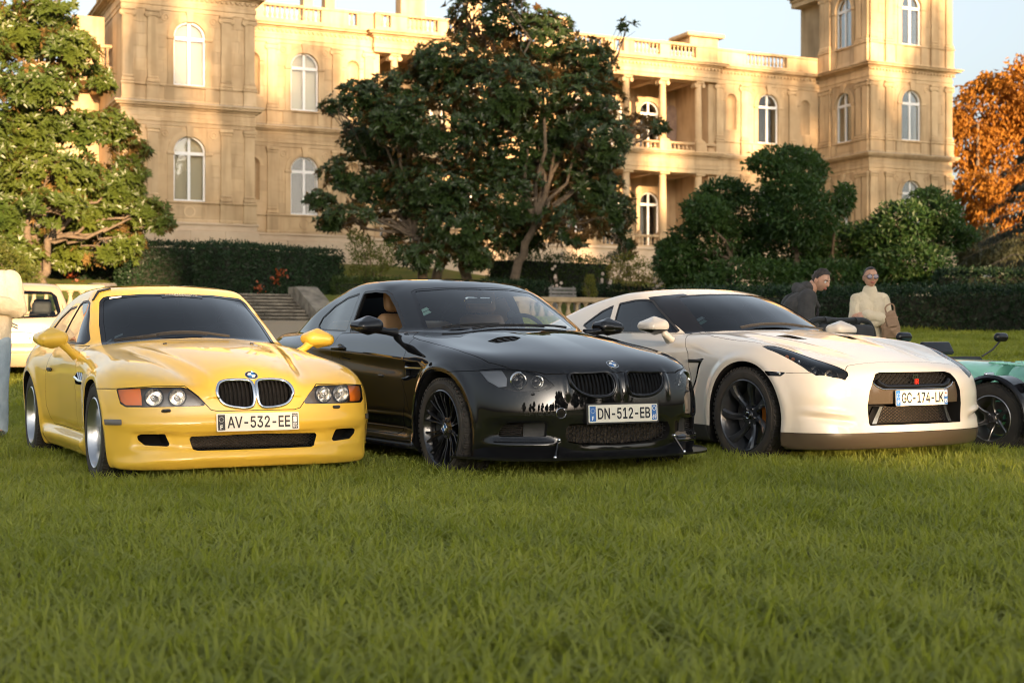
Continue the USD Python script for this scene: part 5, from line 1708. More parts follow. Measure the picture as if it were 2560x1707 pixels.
    # windscreen sun strip, stickers
    def stick(name, cx, cy, w, h, mat, rot=0.0, text=None, depth=0.002):
        c = np.array([(h / 2, -w / 2), (h / 2, w / 2), (-h / 2, w / 2), (-h / 2, -w / 2)]) @ np.array([[math.cos(rot), math.sin(rot)], [-math.sin(rot), math.cos(rot)]]) + [cx, cy]
        g_ = []
        for a in range(9):
            for b_ in range(3):
                p = (c[0] * (1 - a / 8) + c[1] * a / 8) * (1 - b_ / 2) + (c[3] * (1 - a / 8) + c[2] * a / 8) * b_ / 2
                g_.append(p)
        g_ = np.array(g_)
        zz = on_top(b, g_[:, 0], g_[:, 1]) - depth
        f = [(a * 3 + k, (a + 1) * 3 + k, (a + 1) * 3 + k + 1, a * 3 + k + 1) for a in range(8) for k in range(2)]
        return obj(name, tm((np.column_stack([g_, zz]), np.array(f))), K[mat], car, smooth=True)
    st = stick('sun_strip', -1.222, 0.02, 0.30, 0.055, 'gloss_black')

    def lay(text, hgt, cx, cy, wid, mat, parent, squeeze=0.75):
        t = meshkit.text_mesh(text, hgt, 0.0006, True)
        bb = t.bounds
        t.apply_translation(-(bb[0] + bb[1]) / 2)
        t.apply_scale((wid / (bb[1, 0] - bb[0, 0]), 1, 1))
        v_ = np.array(t.vertices)
        X, Y = cx - v_[:, 1] * squeeze, cy + v_[:, 0]
        z_ = on_top(b, X, Y) + 0.002
        obj('lettering', trimesh.Trimesh(np.column_stack([X, Y, z_]), t.faces, process=False), K[mat], parent, smooth=False)
    lay('CONNAISSEUR', 0.019, -1.232, 0.02, 0.235, 'white_print', st)
    lay('PAST PRESENT FUTURE', 0.009, -1.212, 0.02, 0.13, 'white_print', st)
    lay('CARS OF INTEREST', 0.009, -1.201, 0.02, 0.11, 'white_print', st)
    s2 = stick('brand_sticker', -1.345, -0.435, 0.085, 0.022, 'white_print', -0.35)
    for k in range(2):
        stick('windscreen_sticker', -0.885 + 0.012 * k, -0.585 + 0.075 * k, 0.055, 0.022, 'white_print', -0.25, depth=0.008)
    obj('dashboard', Manifold.batch_hull([Manifold.sphere(.05, 12).translate(p) for p in ((-.98, .60, .84), (-.98, -.60, .84), (-.82, .52, .83), (-.82, -.52, .83), (-1.1, .60, .68), (-1.1, -.60, .68))]), K['dash'], car)
    for s in (-1, 1):
        seat(car, -1.55, s * 0.34, 0.46, K['seat'], 0.60)
    steering_wheel(car, -1.16, 0.34, 0.86, 0.18)
    obj('rear_view_mirror', Manifold.batch_hull([Manifold.sphere(.032, 12).scale((.5, 1, 1)).translate((-1.30, y, 1.135)) for y in (-.10, .10)]), K['dash'], car)
    obj('mirror_stem', tube([(-1.30, 0, 1.14), (-1.27, 0, 1.20)], 0.012, 8), K['dash'], car)
    for cx, cy in ((0.0, 0.850), (-2.459, 0.862)):
        for s in (-1, 1):
            wheel(car, 'z3', cx, cy, s)
    return b


SHAPE_M3 = build_m3()
SHAPE_GTR = build_gtr()
SHAPE_Z3 = build_z3()
# ---------------------------------------------------------------- ground, lawn, steps
RNG = np.random.default_rng(11)
BT = math.radians(25.0)                                             # the building's front recedes to the right by this angle
TX, TY = math.cos(BT), math.sin(BT)
TERRACE = 2.6


def front_line(x):
    """y of the terrace edge, parallel to the building"""
    return 45.0 + (x + 12.4) * TY / TX


def ground_z(x, y):
    x, y = np.asarray(x, float), np.asarray(y, float)
    s = np.clip(y - 13.5, 0, None)
    z = 0.055 * (s - 1.2 * (1 - np.exp(-s / 1.2)))
    z = np.where(y > 36, 0.055 * (21.3 + (y - 36) * 0.62), z)
    e = y - front_line(x)
    L = (x + 12.4) * TX + (y - 45.0) * TY
    inside = np.clip((L + 1.2) / 0.7, 0, 1) * np.clip((8.1 - L) / 0.7, 0, 1)             # the steps stand in a cut
    bank = np.clip((e - 1.0 - 2.9 * inside) / 3.2, 0, 1)
    low = 0.47 * np.clip((x + 4.0) / 3.0, 0, 1)
    top = TERRACE - low + np.clip(e - 8, 0, 20) * 0.12
    z = np.where(e > 0, z + (np.maximum(top, z) - z) * (bank * bank * (3 - 2 * bank)), z)
    lim = TERRACE - low + np.clip(e - 8, 0, 20) * 0.12
    z = np.where((e > 4.2) & (inside < 0.01), lim, z)
    return z + 0.012 * np.sin(x * 1.3 + 0.4 * y) * np.clip(y / 14, 0, 1) + 0.010 * np.sin(y * 0.9 - x * 0.7)


def axis_steps(a, b, fine, coarse, lo, hi):
    p = [a]
    while p[-1] < b:
        p.append(p[-1] + (fine if lo < p[-1] < hi else coarse))
    return np.array(p)


gx = np.concatenate([np.linspace(-600, -45, 14), np.arange(-44, 52, 0.8), np.linspace(60, 600, 14)])
gy = np.concatenate([np.linspace(-600, -20, 12), np.arange(-16, 3, 2), np.arange(3, 75, 0.6), np.linspace(80, 900, 16)])
GX, GY = np.meshgrid(gx, gy, indexing='ij')
GZ = ground_z(GX, GY)
gi, gj = np.meshgrid(np.arange(len(gx) - 1), np.arange(len(gy) - 1), indexing='ij')
gq = np.stack([gi * len(gy) + gj, (gi + 1) * len(gy) + gj, (gi + 1) * len(gy) + gj + 1, gi * len(gy) + gj + 1], -1).reshape(-1, 4)
M_soil = material('lawn_soil', {
    'g': ('geometry', {}), 'n': ('noise_texture', {'scale': 0.7, 'detail': 6.0}), 'n2': ('noise_texture', {'scale': 40.0, 'detail': 4.0}),
    'r': ('rgb_ramp', {'ramp': [(0.3, (0.10, 0.125, 0.025)), (0.5, (0.15, 0.17, 0.035)), (0.66, (0.19, 0.165, 0.055)), (0.75, (0.20, 0.14, 0.07))]}),
    'm': ('mix_color', {'blend_type': 'multiply', 'fac': 0.6}), 'r2': ('rgb_ramp', {'ramp': [(0.3, (0.3, 0.3, 0.3)), (0.7, (1, 1, 1))]}),
    'b': ('bump', {'strength': 0.6, 'distance': 0.03}), 'p': ('principled_bsdf', {'roughness': 0.95, 'specular_ior_level': 0.1})},
    [('g.position', 'n.vector'), ('g.position', 'n2.vector'), ('n.fac', 'r.fac'), ('n2.fac', 'r2.fac'), ('r.color', 'm.a'), ('r2.color', 'm.b'), ('m.result', 'p.base_color'),
     ('n2.fac', 'b.height'), ('b.normal', 'p.normal')])
obj('lawn', (np.stack([GX, GY, GZ], -1).reshape(-1, 3), gq), M_soil, smooth=True, kind='structure')


def leafy(name, ramp, rough=0.45, trans=0.35, spec=0.4, scale=0.5, tint=None):
    """foliage: colour varies leaf by leaf and in broad patches; part of the light passes through"""
    return material(name, {
        'g': ('geometry', {}), 'n': ('noise_texture', {'scale': scale, 'detail': 3.0}), 'mx': ('math', {'math_type': 'multiply_add', 'value2': 0.55}),
        'm5': ('math', {'math_type': 'multiply', 'value2': 0.9}), 'r': ('rgb_ramp', {'ramp': ramp}),
        'p': ('principled_bsdf', {'roughness': rough, 'specular_ior_level': spec}), 't': ('translucent_bsdf', {}), 'x': ('mix_closure', {'fac': trans}),
        'h': ('hsv', {'saturation': 1.15, 'value': 1.3, 'hue': 0.49, 'fac': 1.0})},
        [('g.position', 'n.vector'), ('g.random_per_island', 'mx.value1'), ('n.fac', 'm5.value1'), ('m5.value', 'mx.value3'), ('mx.value', 'r.fac'), ('r.color', 'p.base_color'),
         ('r.color', 'h.color'), ('h.color', 't.color'), ('p.BSDF', 'x.closure1'), ('t.BSDF', 'x.closure2')], surface='x.closure')


def blades(n, size, rng, h0=0.05, h1=0.11, w=0.0032, clump=0.0):
    """n curved grass blades over a square patch"""
    if clump:
        c = rng.random((max(3, n // 14), 2)) * size
        p = c[rng.integers(0, len(c), n)] + rng.normal(0, clump, (n, 2))
    else:
        p = rng.random((n, 2)) * size
    p = p - size / 2
    a = rng.random(n) * 2 * np.pi
    h = h0 + (h1 - h0) * rng.random(n) ** 1.4
    lean = (0.25 + 1.15 * rng.random(n)) * h
    d = np.stack([np.cos(a), np.sin(a)], 1)
    sd = np.stack([-d[:, 1], d[:, 0]], 1) * (w * (0.6 + 0.8 * rng.random(n)))[:, None]
    V = np.zeros((n, 7, 3))
    for k, t in enumerate((0, 0.4, 0.75)):
        c = p + d * (lean * t * t)[:, None]
        z = h * (t - 0.25 * (lean / h) * t * t)
        ww = sd * (1 - 0.45 * t)
        V[:, 2 * k, :2], V[:, 2 * k + 1, :2] = c - ww, c + ww
        V[:, 2 * k, 2] = V[:, 2 * k + 1, 2] = z - (0.01 if k == 0 else 0)
    V[:, 6, :2] = p + d * lean[:, None]
    V[:, 6, 2] = h * (1 - 0.25 * lean / h)
    base = np.arange(n)[:, None] * 7
    F = np.concatenate([base + np.array(t) for t in ((0, 1, 3), (0, 3, 2), (2, 3, 5), (2, 5, 4), (4, 5, 6))])
    return V.reshape(-1, 3), F


M_grass = leafy('grass_blades', [(0.0, (0.12, 0.145, 0.028)), (0.35, (0.23, 0.265, 0.048)), (0.65, (0.32, 0.345, 0.070)), (0.84, (0.38, 0.38, 0.10)), (0.94, (0.42, 0.33, 0.13)), (1.0, (0.42, 0.26, 0.13))],
                rough=0.5, trans=0.5, spec=0.3, scale=0.9)


def instancer(name, protos, pts, rot, scale, which, mat, parent=None, kind=None, label=None, cat_=None):
    """PointInstancer whose prototypes are meshes"""
    path = unique(('/World/' if parent is None else str(parent.GetPath()) + '/') + name)
    pi = UsdGeom.PointInstancer.Define(stage, path)
    ps = []
    for k, (v, f) in enumerate(protos):
        m = write_mesh('%s/piece_%03d' % (path, k), v, f, None, mat)
        ps.append(m.GetPath())
    pi.CreatePrototypesRel().SetTargets(ps)
    pi.CreateProtoIndicesAttr(Vt.IntArray.FromNumpy(np.asarray(which, np.int32)))
    pi.CreatePositionsAttr(Vt.Vec3fArray.FromNumpy(np.asarray(pts, np.float32)))
    q = np.zeros((len(pts), 4)); q[:, 0], q[:, 3] = np.cos(np.asarray(rot) / 2), np.sin(np.asarray(rot) / 2)
    pi.CreateOrientationsAttr(Vt.QuathArray([Gf.Quath(float(a), float(b), float(c), float(d)) for a, b, c, d in q]))
    s = np.asarray(scale, np.float32)
    pi.CreateScalesAttr(Vt.Vec3fArray.FromNumpy(np.repeat(s[:, None], 3, 1) if s.ndim == 1 else s))
    data(pi.GetPrim(), kind=kind, label=label, category=cat_)
    return pi.GetPrim()


def lay_patches(y0, y1, size, margin):
    pts = []
    y = y0
    while y < y1:
        hw = y * 0.37 + margin
        for x in np.arange(-hw, hw, size):
            pts.append((x + size / 2 + RNG.uniform(-.2, .2) * size, y + size / 2 + RNG.uniform(-.2, .2) * size))
        y += size
    return np.array(pts)


near = lay_patches(3.2, 17.0, 0.42, 0.5)
mid = lay_patches(16.6, 36.0, 1.0, 1.5)
far = lay_patches(35.0, 52.0, 1.8, 2.0)
fe = far[:, 1] - front_line(far[:, 0])
fL = (far[:, 0] + 12.4) * TX + (far[:, 1] - 45.0) * TY
far = far[(fe < 3.0) & ~((fL > -2.4) & (fL < 9.4) & (fe > -9.5))]
me = mid[:, 1] - front_line(mid[:, 0])
mL = (mid[:, 0] + 12.4) * TX + (mid[:, 1] - 45.0) * TY
mid = mid[~((me > -19.0 + RNG.normal(size=len(mid)) * .6) & (mL > -7.0) & (mL < 8.5))]
fe2 = far[:, 1] - front_line(far[:, 0])
fL2 = (far[:, 0] + 12.4) * TX + (far[:, 1] - 45.0) * TY
far = far[~((fe2 > -19.0) & (fL2 > -7.0) & (fL2 < 8.5))]
protos = [blades(620, 0.52, RNG, 0.04, 0.125, 0.0042, clump=(0.025 if k % 2 else 0.0)) for k in range(10)]
keep = meshkit.fbm(np.column_stack([near * 1.1, np.zeros(len(near))]), 3, 5)
instancer('near_grass', protos, np.column_stack([near, ground_z(near[:, 0], near[:, 1])]), RNG.random(len(near)) * 6.28, 0.80 + 0.55 * keep, RNG.integers(0, 10, len(near)), M_grass,
          kind='stuff', label='dense green lawn grass round the cars and across the foreground', cat_='grass')
protos = [blades(1300, 1.2, RNG, 0.05, 0.13, 0.008) for k in range(5)]
instancer('mid_grass', protos, np.column_stack([mid, ground_z(mid[:, 0], mid[:, 1])]), RNG.random(len(mid)) * 6.28, 0.8 + 0.5 * RNG.random(len(mid)), RNG.integers(0, 5, len(mid)), M_grass,
          kind='stuff', label='lawn grass behind the front row of cars', cat_='grass')
protos = [blades(1300, 2.2, RNG, 0.05, 0.13, 0.014) for k in range(3)]
instancer('far_grass', protos, np.column_stack([far, ground_z(far[:, 0], far[:, 1])]), RNG.random(len(far)) * 6.28, 0.8 + 0.5 * RNG.random(len(far)), RNG.integers(0, 3, len(far)), M_grass,
          kind='stuff', label='lawn grass rising to the garden terrace', cat_='grass')

# ---- gravel strip below the steps
def fb0(L, q):
    return np.column_stack([-12.4 + L * TX - q * TY, 45.0 + L * TY + q * TX])


M_gravel = noisy('gravel', (0.20, 0.16, 0.10), (0.30, 0.24, 0.16), 30, rough=0.9, bump=0.4, bscale=60)
gLq = np.linspace(-9.0, 8.6, 44)
rows = []
for t in np.linspace(-18.5, 0.55, 30):
    gp = fb0(gLq + 0.5 * math.sin(t), t * 0.92)
    rows.append(np.column_stack([gp, ground_z(gp[:, 0], gp[:, 1]) + 0.03]))
gv = np.concatenate(rows)
gf = [(r * 44 + c, r * 44 + c + 1, (r + 1) * 44 + c + 1, (r + 1) * 44 + c) for r in range(29) for c in range(43)]
obj('gravel_path', (gv, np.array(gf)), M_gravel, smooth=True, kind='structure')


# ---- garden steps and balustrades, in the building's own directions
def fb(L, q, z, o=(-12.4, 45.0)):
    """point L along the terrace front, q behind it"""
    L, q = np.asarray(L, float), np.asarray(q, float)
    return np.stack(np.broadcast_arrays(o[0] + L * TX - q * TY, o[1] + L * TY + q * TX, z), -1)


def fbox(L0, L1, q0, q1, z0, z1, bev=0.0, o=(-12.4, 45.0)):
    b = box(L0, L1, q0, q1, z0, z1, bev)
    v = np.array(b.vertices)
    b.vertices = fb(v[:, 0], v[:, 1], v[:, 2], o)
    return b


def fmove(m, L, q, z, o=(-12.4, 45.0)):
    """a mesh built round its own axis, turned to the building's directions and put at L, q, z"""
    m = move(m, rz=BT)
    m.apply_translation(fb(L, q, z, o))
    return m


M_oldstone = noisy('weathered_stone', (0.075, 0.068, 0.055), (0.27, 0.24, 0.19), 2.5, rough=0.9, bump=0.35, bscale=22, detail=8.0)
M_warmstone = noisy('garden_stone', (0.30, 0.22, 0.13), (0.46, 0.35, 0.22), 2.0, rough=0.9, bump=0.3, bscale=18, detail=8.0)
M_riser = noisy('shade_dark_riser', (0.03, 0.027, 0.022), (0.09, 0.08, 0.062), 3, rough=0.95, bump=0.3)  # shade under the step nosings is painted in as a darker riser colour
stp = thing('garden_steps', 'broad flight of mossy stone steps behind the yellow and black cars, up to the hedges', 'steps')
NS, rise, run = 9, 0.122, 0.36
zb = 1.48
for k in range(NS):
    nose = 0.06
    for j in range(4):
        w0, w1 = 0.3 + j * 1.55, 0.3 + (j + 1) * 1.55 - 0.012
        dz = RNG.uniform(-0.006, 0.006)
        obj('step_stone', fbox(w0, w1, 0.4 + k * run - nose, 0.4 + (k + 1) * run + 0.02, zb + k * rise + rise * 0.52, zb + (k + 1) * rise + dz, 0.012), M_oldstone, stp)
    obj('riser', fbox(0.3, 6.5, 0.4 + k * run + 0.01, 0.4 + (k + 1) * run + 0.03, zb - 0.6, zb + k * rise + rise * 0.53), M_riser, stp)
for L, lab in ((-0.45, 1), (6.55, 2)):
    w = 0.78
    pts = [(0.1, zb - 0.5), (0.1, zb + 0.36), (0.55, zb + 0.42), (3.0, 2.83), (3.9, 2.85), (3.9, zb - 0.5)]
    m = CrossSection([np.array(pts)], m3.FillRule.NonZero).extrude(w).rotate((90, 0, 0))
    m = tm(m); v = np.array(m.vertices)
    m.vertices = fb(v[:, 0] * 0 + L + (v[:, 1] + w), v[:, 0] - 0.2, v[:, 2])
    obj('cheek_wall', m, M_oldstone, stp, smooth=False)
    obj('cheek_block', fbox(L - 0.02, L + w + 0.02, 2.75, 3.75, 2.55, 2.84, 0.05), M_oldstone, stp)


def baluster_mesh(h, r, n=12):
    p = [(0.0, 0), (0.9, 0), (0.9, .07), (.62, .09), (.5, .13), (.75, .2), (1.0, .3), (.95, .38), (.6, .55), (.45, .7), (.42, .78), (.62, .82), (.62, .86), (.5, .88), (.9, .93), (.9, 1.0), (0.0, 1.0)]
    return lathe([(a * r, b * h) for a, b in p], n)


def garden_balustrade(L0, L1, ztop, label, mat):
    t = thing('garden_balustrade', label, 'balustrade')
    zb_ = ztop - 0.95
    obj('rail', fbox(L0, L1, -0.17, 0.17, ztop - 0.19, ztop, 0.03), mat, t)
    obj('plinth', fbox(L0, L1, -0.16, 0.16, zb_ - 0.5, zb_ + 0.10, 0.02), mat, t)
    L, k = L0 + 0.3, 0
    bm = baluster_mesh(ztop - 0.19 - zb_ - 0.10, 0.115)
    while L < L1 - 0.2:
        if k % 9 == 8:
            obj('pier', fbox(L - 0.22, L + 0.22, -0.2, 0.2, zb_ - 0.4, ztop - 0.18, 0.02), mat, t)
            L += 0.42
        else:
            obj('baluster', fmove(bm, L, 0, zb_ + 0.10), mat, t)
            L += 0.36
        k += 1
    return t


garden_balustrade(-9.5, -0.5, 2.66, 'low stone garden balustrade behind the champagne hatchback, left of the steps', M_warmstone)
garden_balustrade(7.6, 24.0, 2.50, 'low stone garden balustrade between the black and white cars, right of the steps', M_warmstone)
# ---------------------------------------------------------------- the mansion
M_stone = material('ashlar_limestone', {
    'g': ('geometry', {}), 'oi': ('object_info', {}),
    'n': ('noise_texture', {'scale': 0.55, 'detail': 7.0, 'roughness': 0.62}), 'n2': ('noise_texture', {'scale': 6.0, 'detail': 5.0}),
    'mp': ('mapping', {'scale': (1.0, 1.0, 0.12)}), 'n3': ('noise_texture', {'scale': 2.2, 'detail': 5.0}),
    'r': ('rgb_ramp', {'ramp': [(0.25, (0.40, 0.275, 0.155)), (0.5, (0.50, 0.36, 0.21)), (0.75, (0.58, 0.43, 0.27))]}),
    'st': ('rgb_ramp', {'ramp': [(0.36, (0.62, 0.58, 0.52)), (0.52, (1, 1, 1))]}), 'm': ('mix_color', {'blend_type': 'multiply', 'fac': 0.55}),
    'mr': ('map_range', {'to_min': 0.88, 'to_max': 1.10}), 'h': ('hsv', {'hue': 0.5, 'saturation': 1.0, 'fac': 1.0}),
    'b': ('bump', {'strength': 0.2, 'distance': 0.02}), 'p': ('principled_bsdf', {'roughness': 0.85, 'specular_ior_level': 0.25})},
    [('g.position', 'n.vector'), ('g.position', 'n2.vector'), ('g.position', 'mp.vector'), ('mp.vector', 'n3.vector'), ('n.fac', 'r.fac'), ('n3.fac', 'st.fac'), ('r.color', 'm.a'), ('st.color', 'm.b'),
     ('m.result', 'h.color'), ('oi.random', 'mr.value'), ('mr.result', 'h.value'), ('h.color', 'p.base_color'), ('n2.fac', 'b.height'), ('b.normal', 'p.normal')])
M_pale = noisy('plinth_limestone', (0.46, 0.34, 0.23), (0.58, 0.46, 0.33), 0.8, rough=0.85, bump=0.15, bscale=8, detail=6.0)
M_lead = plain('lead_flashing', (0.20, 0.20, 0.20), 0.5)
M_frame = plain('white_window_frame', (0.72, 0.71, 0.70), 0.45)
M_pane = glass_pane('window_pane', (0.9, 0.93, 0.94), boost=0.7)
M_blind = plain('pale_blind', (0.52, 0.42, 0.28), 0.9)
M_room = plain('dark_room', (0.03, 0.026, 0.022), 0.9)
M_soffit = plain('loggia_ceiling', (0.36, 0.25, 0.15), 0.9)
M_relief = noisy('carved_marble', (0.22, 0.15, 0.12), (0.36, 0.26, 0.2), 3, rough=0.7, bump=0.5, bscale=14)
BO = (-11.68, 80.0)
chateau = thing('stone_mansion', 'large ochre limestone mansion with arched windows, loggia and corner towers beyond the trees', 'mansion')


def bb(L0, L1, q0, q1, z0, z1, bev=0.0):
    return fbox(L0, L1, q0, q1, z0, z1, bev, BO)


def bput(name, m, mat=None, parent=None, smooth=30, **k):
    return obj(name, m, mat or M_stone, parent or chateau, smooth=smooth, **k)


class Face:
    """a wall plane: u runs along it, d outwards, z up"""

    def __init__(self, kind, at_):
        self.kind, self.at = kind, at_                              # 'front': u = L, plane q = at;  'left': u = q, plane L = at

    def pts(self, u, d, z):
        u, d, z = np.broadcast_arrays(np.asarray(u, float), d, z)
        return fb(u, self.at - d, z, BO) if self.kind == 'front' else fb(self.at - d, -u, z, BO)

    def box(self, u0, u1, d0, d1, z0, z1, bev=0.0):
        b = box(u0, u1, -d1, -d0, z0, z1, bev)
        v = np.array(b.vertices)
        b.vertices = self.pts(v[:, 0], -v[:, 1], v[:, 2])
        return b

    def poly(self, polys, d0, d1):
        """shapely polygons in (u, z) extruded outwards from d0 to d1"""
        out = []
        for g in getattr(polys, 'geoms', [polys]):
            if g.is_empty or g.area < 1e-4:
                continue
            c = CrossSection([np.array(g.exterior.coords)[:-1]] + [np.array(r.coords)[:-1] for r in g.interiors], m3.FillRule.EvenOdd)
            m = tm(c.extrude(d1 - d0))
            v = np.array(m.vertices)
            m.vertices = self.pts(v[:, 0], v[:, 2] + d0, v[:, 1])
            m.faces = m.faces if m.volume > 0 else m.faces[:, ::-1]
            out.append(m)
        return cat(*out) if out else None

    def put(self, m, u, d, z):
        """mesh built with x along the wall, y outwards"""
        m = tm(m).copy()
        v = np.array(m.vertices)
        m.vertices = self.pts(u + v[:, 0], d + v[:, 1], z + v[:, 2])
        if m.volume < 0:
            m.faces = m.faces[:, ::-1]
        return m


def arch_poly(u, w, z0, z1, n=20):
    r = w / 2
    a = np.linspace(0, math.pi, n)
    return sg.Polygon([(u - r, z0), (u + r, z0)] + [(u + r * math.cos(t), z1 - r + r * math.sin(t)) for t in a])


def window(F, u, z0, z1, w=1.62, blind=None, dark=True):
    """white arched casement with mullion and transom, glazed, set back in its opening"""
    o = arch_poly(u, w, z0, z1)
    inn = o.buffer(-0.085)
    bars_ = so.unary_union([sg.box(u - 0.065, z0, u + 0.065, z1), sg.box(u - w, z1 - w / 2 - 0.13, u + w, z1 - w / 2 + 0.03)])
    fr = o.difference(inn.difference(bars_))
    f = bput('window', F.poly(fr, -0.20, -0.10), M_frame, smooth=False)
    for g in inn.difference(bars_).geoms:
        bput('pane', F.poly(g.buffer(0.01), -0.165, -0.155), M_pane, f, smooth=False)
    bput('blind' if blind else 'room', F.poly(o.buffer(0.3), -0.50 if blind else -1.3, -0.46 if blind else -1.26), blind or M_room, f, smooth=False)
    if blind is None and not dark:
        bput('curtain', F.poly(sg.box(u - w * .5, z0 + 1.0, u + w * .5, z1 - .8), -0.40, -0.36), M_blind, f, smooth=False)
    return o


def surround(F, u, z0, z1, w, key=True, d=0.09):
    r = w / 2
    ring = sg.Point(u, z1 - r).buffer(r + 0.30, 32).intersection(sg.box(u - 9, z1 - r, u + 9, z1 + 9))
    o = arch_poly(u, w, z0 - 0.01, z1)
    bput('archivolt', F.poly(ring.difference(o), 0, d))
    inner = sg.Point(u, z1 - r).buffer(r + 0.12, 32).intersection(sg.box(u - 9, z1 - r, u + 9, z1 + 9))
    bput('archivolt_fillet', F.poly(inner.difference(o), d, d + 0.03))
    for s in (-1, 1):
        a, b = (u + s * r, u + s * (r + 0.30))
        bput('jamb', F.box(min(a, b), max(a, b), 0, d - 0.01, z0, z1 - r - 0.16))
        bput('impost', F.box(min(a, b) - 0.04, max(a, b) + 0.04, 0, d + 0.05, z1 - r - 0.155, z1 - r - 0.005, 0.02))
    if key:
        k = sg.Polygon([(u - 0.13, z1 - 0.05), (u + 0.13, z1 - 0.05), (u + 0.19, z1 + 0.50), (u - 0.19, z1 + 0.50)])
        bput('keystone', F.poly(k, 0, d + 0.10))


def rosette(F, u, z):
    m = lathe([(0, .05), (.05, .05), (.06, .02), (.12, .02), (.14, .06), (.18, .06), (.2, 0)], 18, 'y')
    bput('rosette', F.put(m, u, 0, z))


def pilaster(F, u, z0, z1, w=0.52, ionic=True, d=0.14, ped=None):
    p = bput('pilaster', F.box(u - w / 2, u + w / 2, 0, d, z0 + 0.34, z1 - 0.34))
    bput('pilaster_base', F.box(u - w / 2 - 0.07, u + w / 2 + 0.07, 0, d + 0.08, z0, z0 + 0.18, 0.03), None, p)
    bput('base_torus', F.box(u - w / 2 - 0.03, u + w / 2 + 0.03, 0, d + 0.04, z0 + 0.185, z0 + 0.335, 0.04), None, p)
    if ionic:
        bput('capital', F.box(u - w / 2 - 0.02, u + w / 2 + 0.02, 0, d + 0.05, z1 - 0.335, z1 - 0.12, 0.02), None, p)
        for s in (-1, 1):
            vol = lathe([(0, .11), (.05, .12), (.06, .09), (.11, .10), (.15, .08), (.155, 0), (0, 0)], 16, 'y')
            bput('volute', F.put(vol, u + s * (w / 2 + 0.01), d * 0.6, z1 - 0.26), None, p)
        bput('abacus', F.box(u - w / 2 - 0.10, u + w / 2 + 0.10, 0, d + 0.10, z1 - 0.115, z1 - 0.005, 0.02), None, p)
    else:
        bput('capital', F.box(u - w / 2 - 0.05, u + w / 2 + 0.05, 0, d + 0.05, z1 - 0.335, z1 - 0.20, 0.02), None, p)
        bput('abacus', F.box(u - w / 2 - 0.10, u + w / 2 + 0.10, 0, d + 0.10, z1 - 0.195, z1 - 0.005, 0.03), None, p)
    if ped:
        bput('pedestal', F.box(u - w / 2 - 0.06, u + w / 2 + 0.06, 0, d + 0.06, ped[0] + 0.16, ped[1] - 0.13), None, p)
        bput('pedestal_foot', F.box(u - w / 2 - 0.10, u + w / 2 + 0.10, 0, d + 0.10, ped[0], ped[0] + 0.155, 0.02), None, p)
        bput('pedestal_cap', F.box(u - w / 2 - 0.12, u + w / 2 + 0.12, 0, d + 0.13, ped[1] - 0.125, ped[1] - 0.002, 0.03), None, p)


def niche(F, u, z0, z1, w=0.78):
    o = arch_poly(u, w, z0, z1, 14)
    a = np.linspace(-math.pi / 2, math.pi / 2, 9)
    v, f = [], []
    zz = list(np.linspace(z0, z1 - w / 2, 3)) + [z1 - w / 2 + w / 2 * math.sin(t) for t in np.linspace(0.2, 1.5, 6)]
    for z in zz:
        r = w / 2 if z <= z1 - w / 2 else math.sqrt(max(1e-4, (w / 2) ** 2 - (z - z1 + w / 2) ** 2))
        for t in a:
            v.append(F.pts(u + r * math.sin(t), -0.38 * r / (w / 2) * math.cos(t), z))
    for i in range(len(zz) - 1):
        for j in range(8):
            k = i * 9 + j
            f.append((k, k + 1, k + 10, k + 9))
    bput('niche', (np.array(v), np.array(f)), smooth=60)
    ring = sg.Point(u, z1 - w / 2).buffer(w / 2 + 0.16, 24).intersection(sg.box(u - 9, z1 - w / 2, u + 9, z1 + 9))
    bput('niche_arch', F.poly(ring.difference(o), 0, 0.06))
    for s in (-1, 1):
        bput('niche_impost', F.box(u + s * (w / 2 + 0.10) - 0.12, u + s * (w / 2 + 0.10) + 0.12, 0, 0.09, z1 - w / 2 - 0.09, z1 - w / 2 - 0.005, 0.015))
    return o


STONES = [0]
LEFTOVER = []


def ashlar(F, u0, u1, z0, z1, holes, course=0.58, length=1.25, d=0.03, singly=True):
    """dressed blocks with open joints in front of the wall core"""
    H = so.unary_union(holes) if holes else sg.Polygon()
    z, k = z0, 0
    n = max(1, round((z1 - z0) / course))
    ch = (z1 - z0) / n
    for i in range(n):
        off = (0.5 if i % 2 else 0.0) * length
        u = u0 - off
        while u < u1:
            ln = length * RNG.uniform(0.85, 1.15)
            a, b = max(u, u0), min(u + ln, u1)
            u += ln
            if b - a < 0.12:
                continue
            g = sg.box(a + 0.007, z0 + i * ch + 0.007, b - 0.007, z0 + (i + 1) * ch - 0.007).difference(H)
            for p in getattr(g, 'geoms', [g]):
                if p.is_empty or p.area < 0.02:
                    continue
                m = F.poly(p, 0, d + RNG.uniform(-0.006, 0.006))
                if singly and STONES[0] < 300:
                    STONES[0] += 1
                    bput('stone', m, smooth=False)
                else:
                    LEFTOVER.append(m)


def balusters(F, u0, u1, z0, z1, d, n, r=0.085, name='baluster', parent=None):
    bm = baluster_mesh(z1 - z0, r, 10)
    for k in range(n):
        u = u0 + (u1 - u0) * (k + 0.5) / n
        bput(name, F.put(bm, u, d, z0), None, parent)


Z0, ZP, ZS, ZG1, ZB0, ZB1, ZU0, ZU1, ZC0, ZC1, ZT = 2.6, 6.50, 8.0, 11.75, 12.44, 12.90, 13.84, 17.54, 18.26, 18.62, 19.75


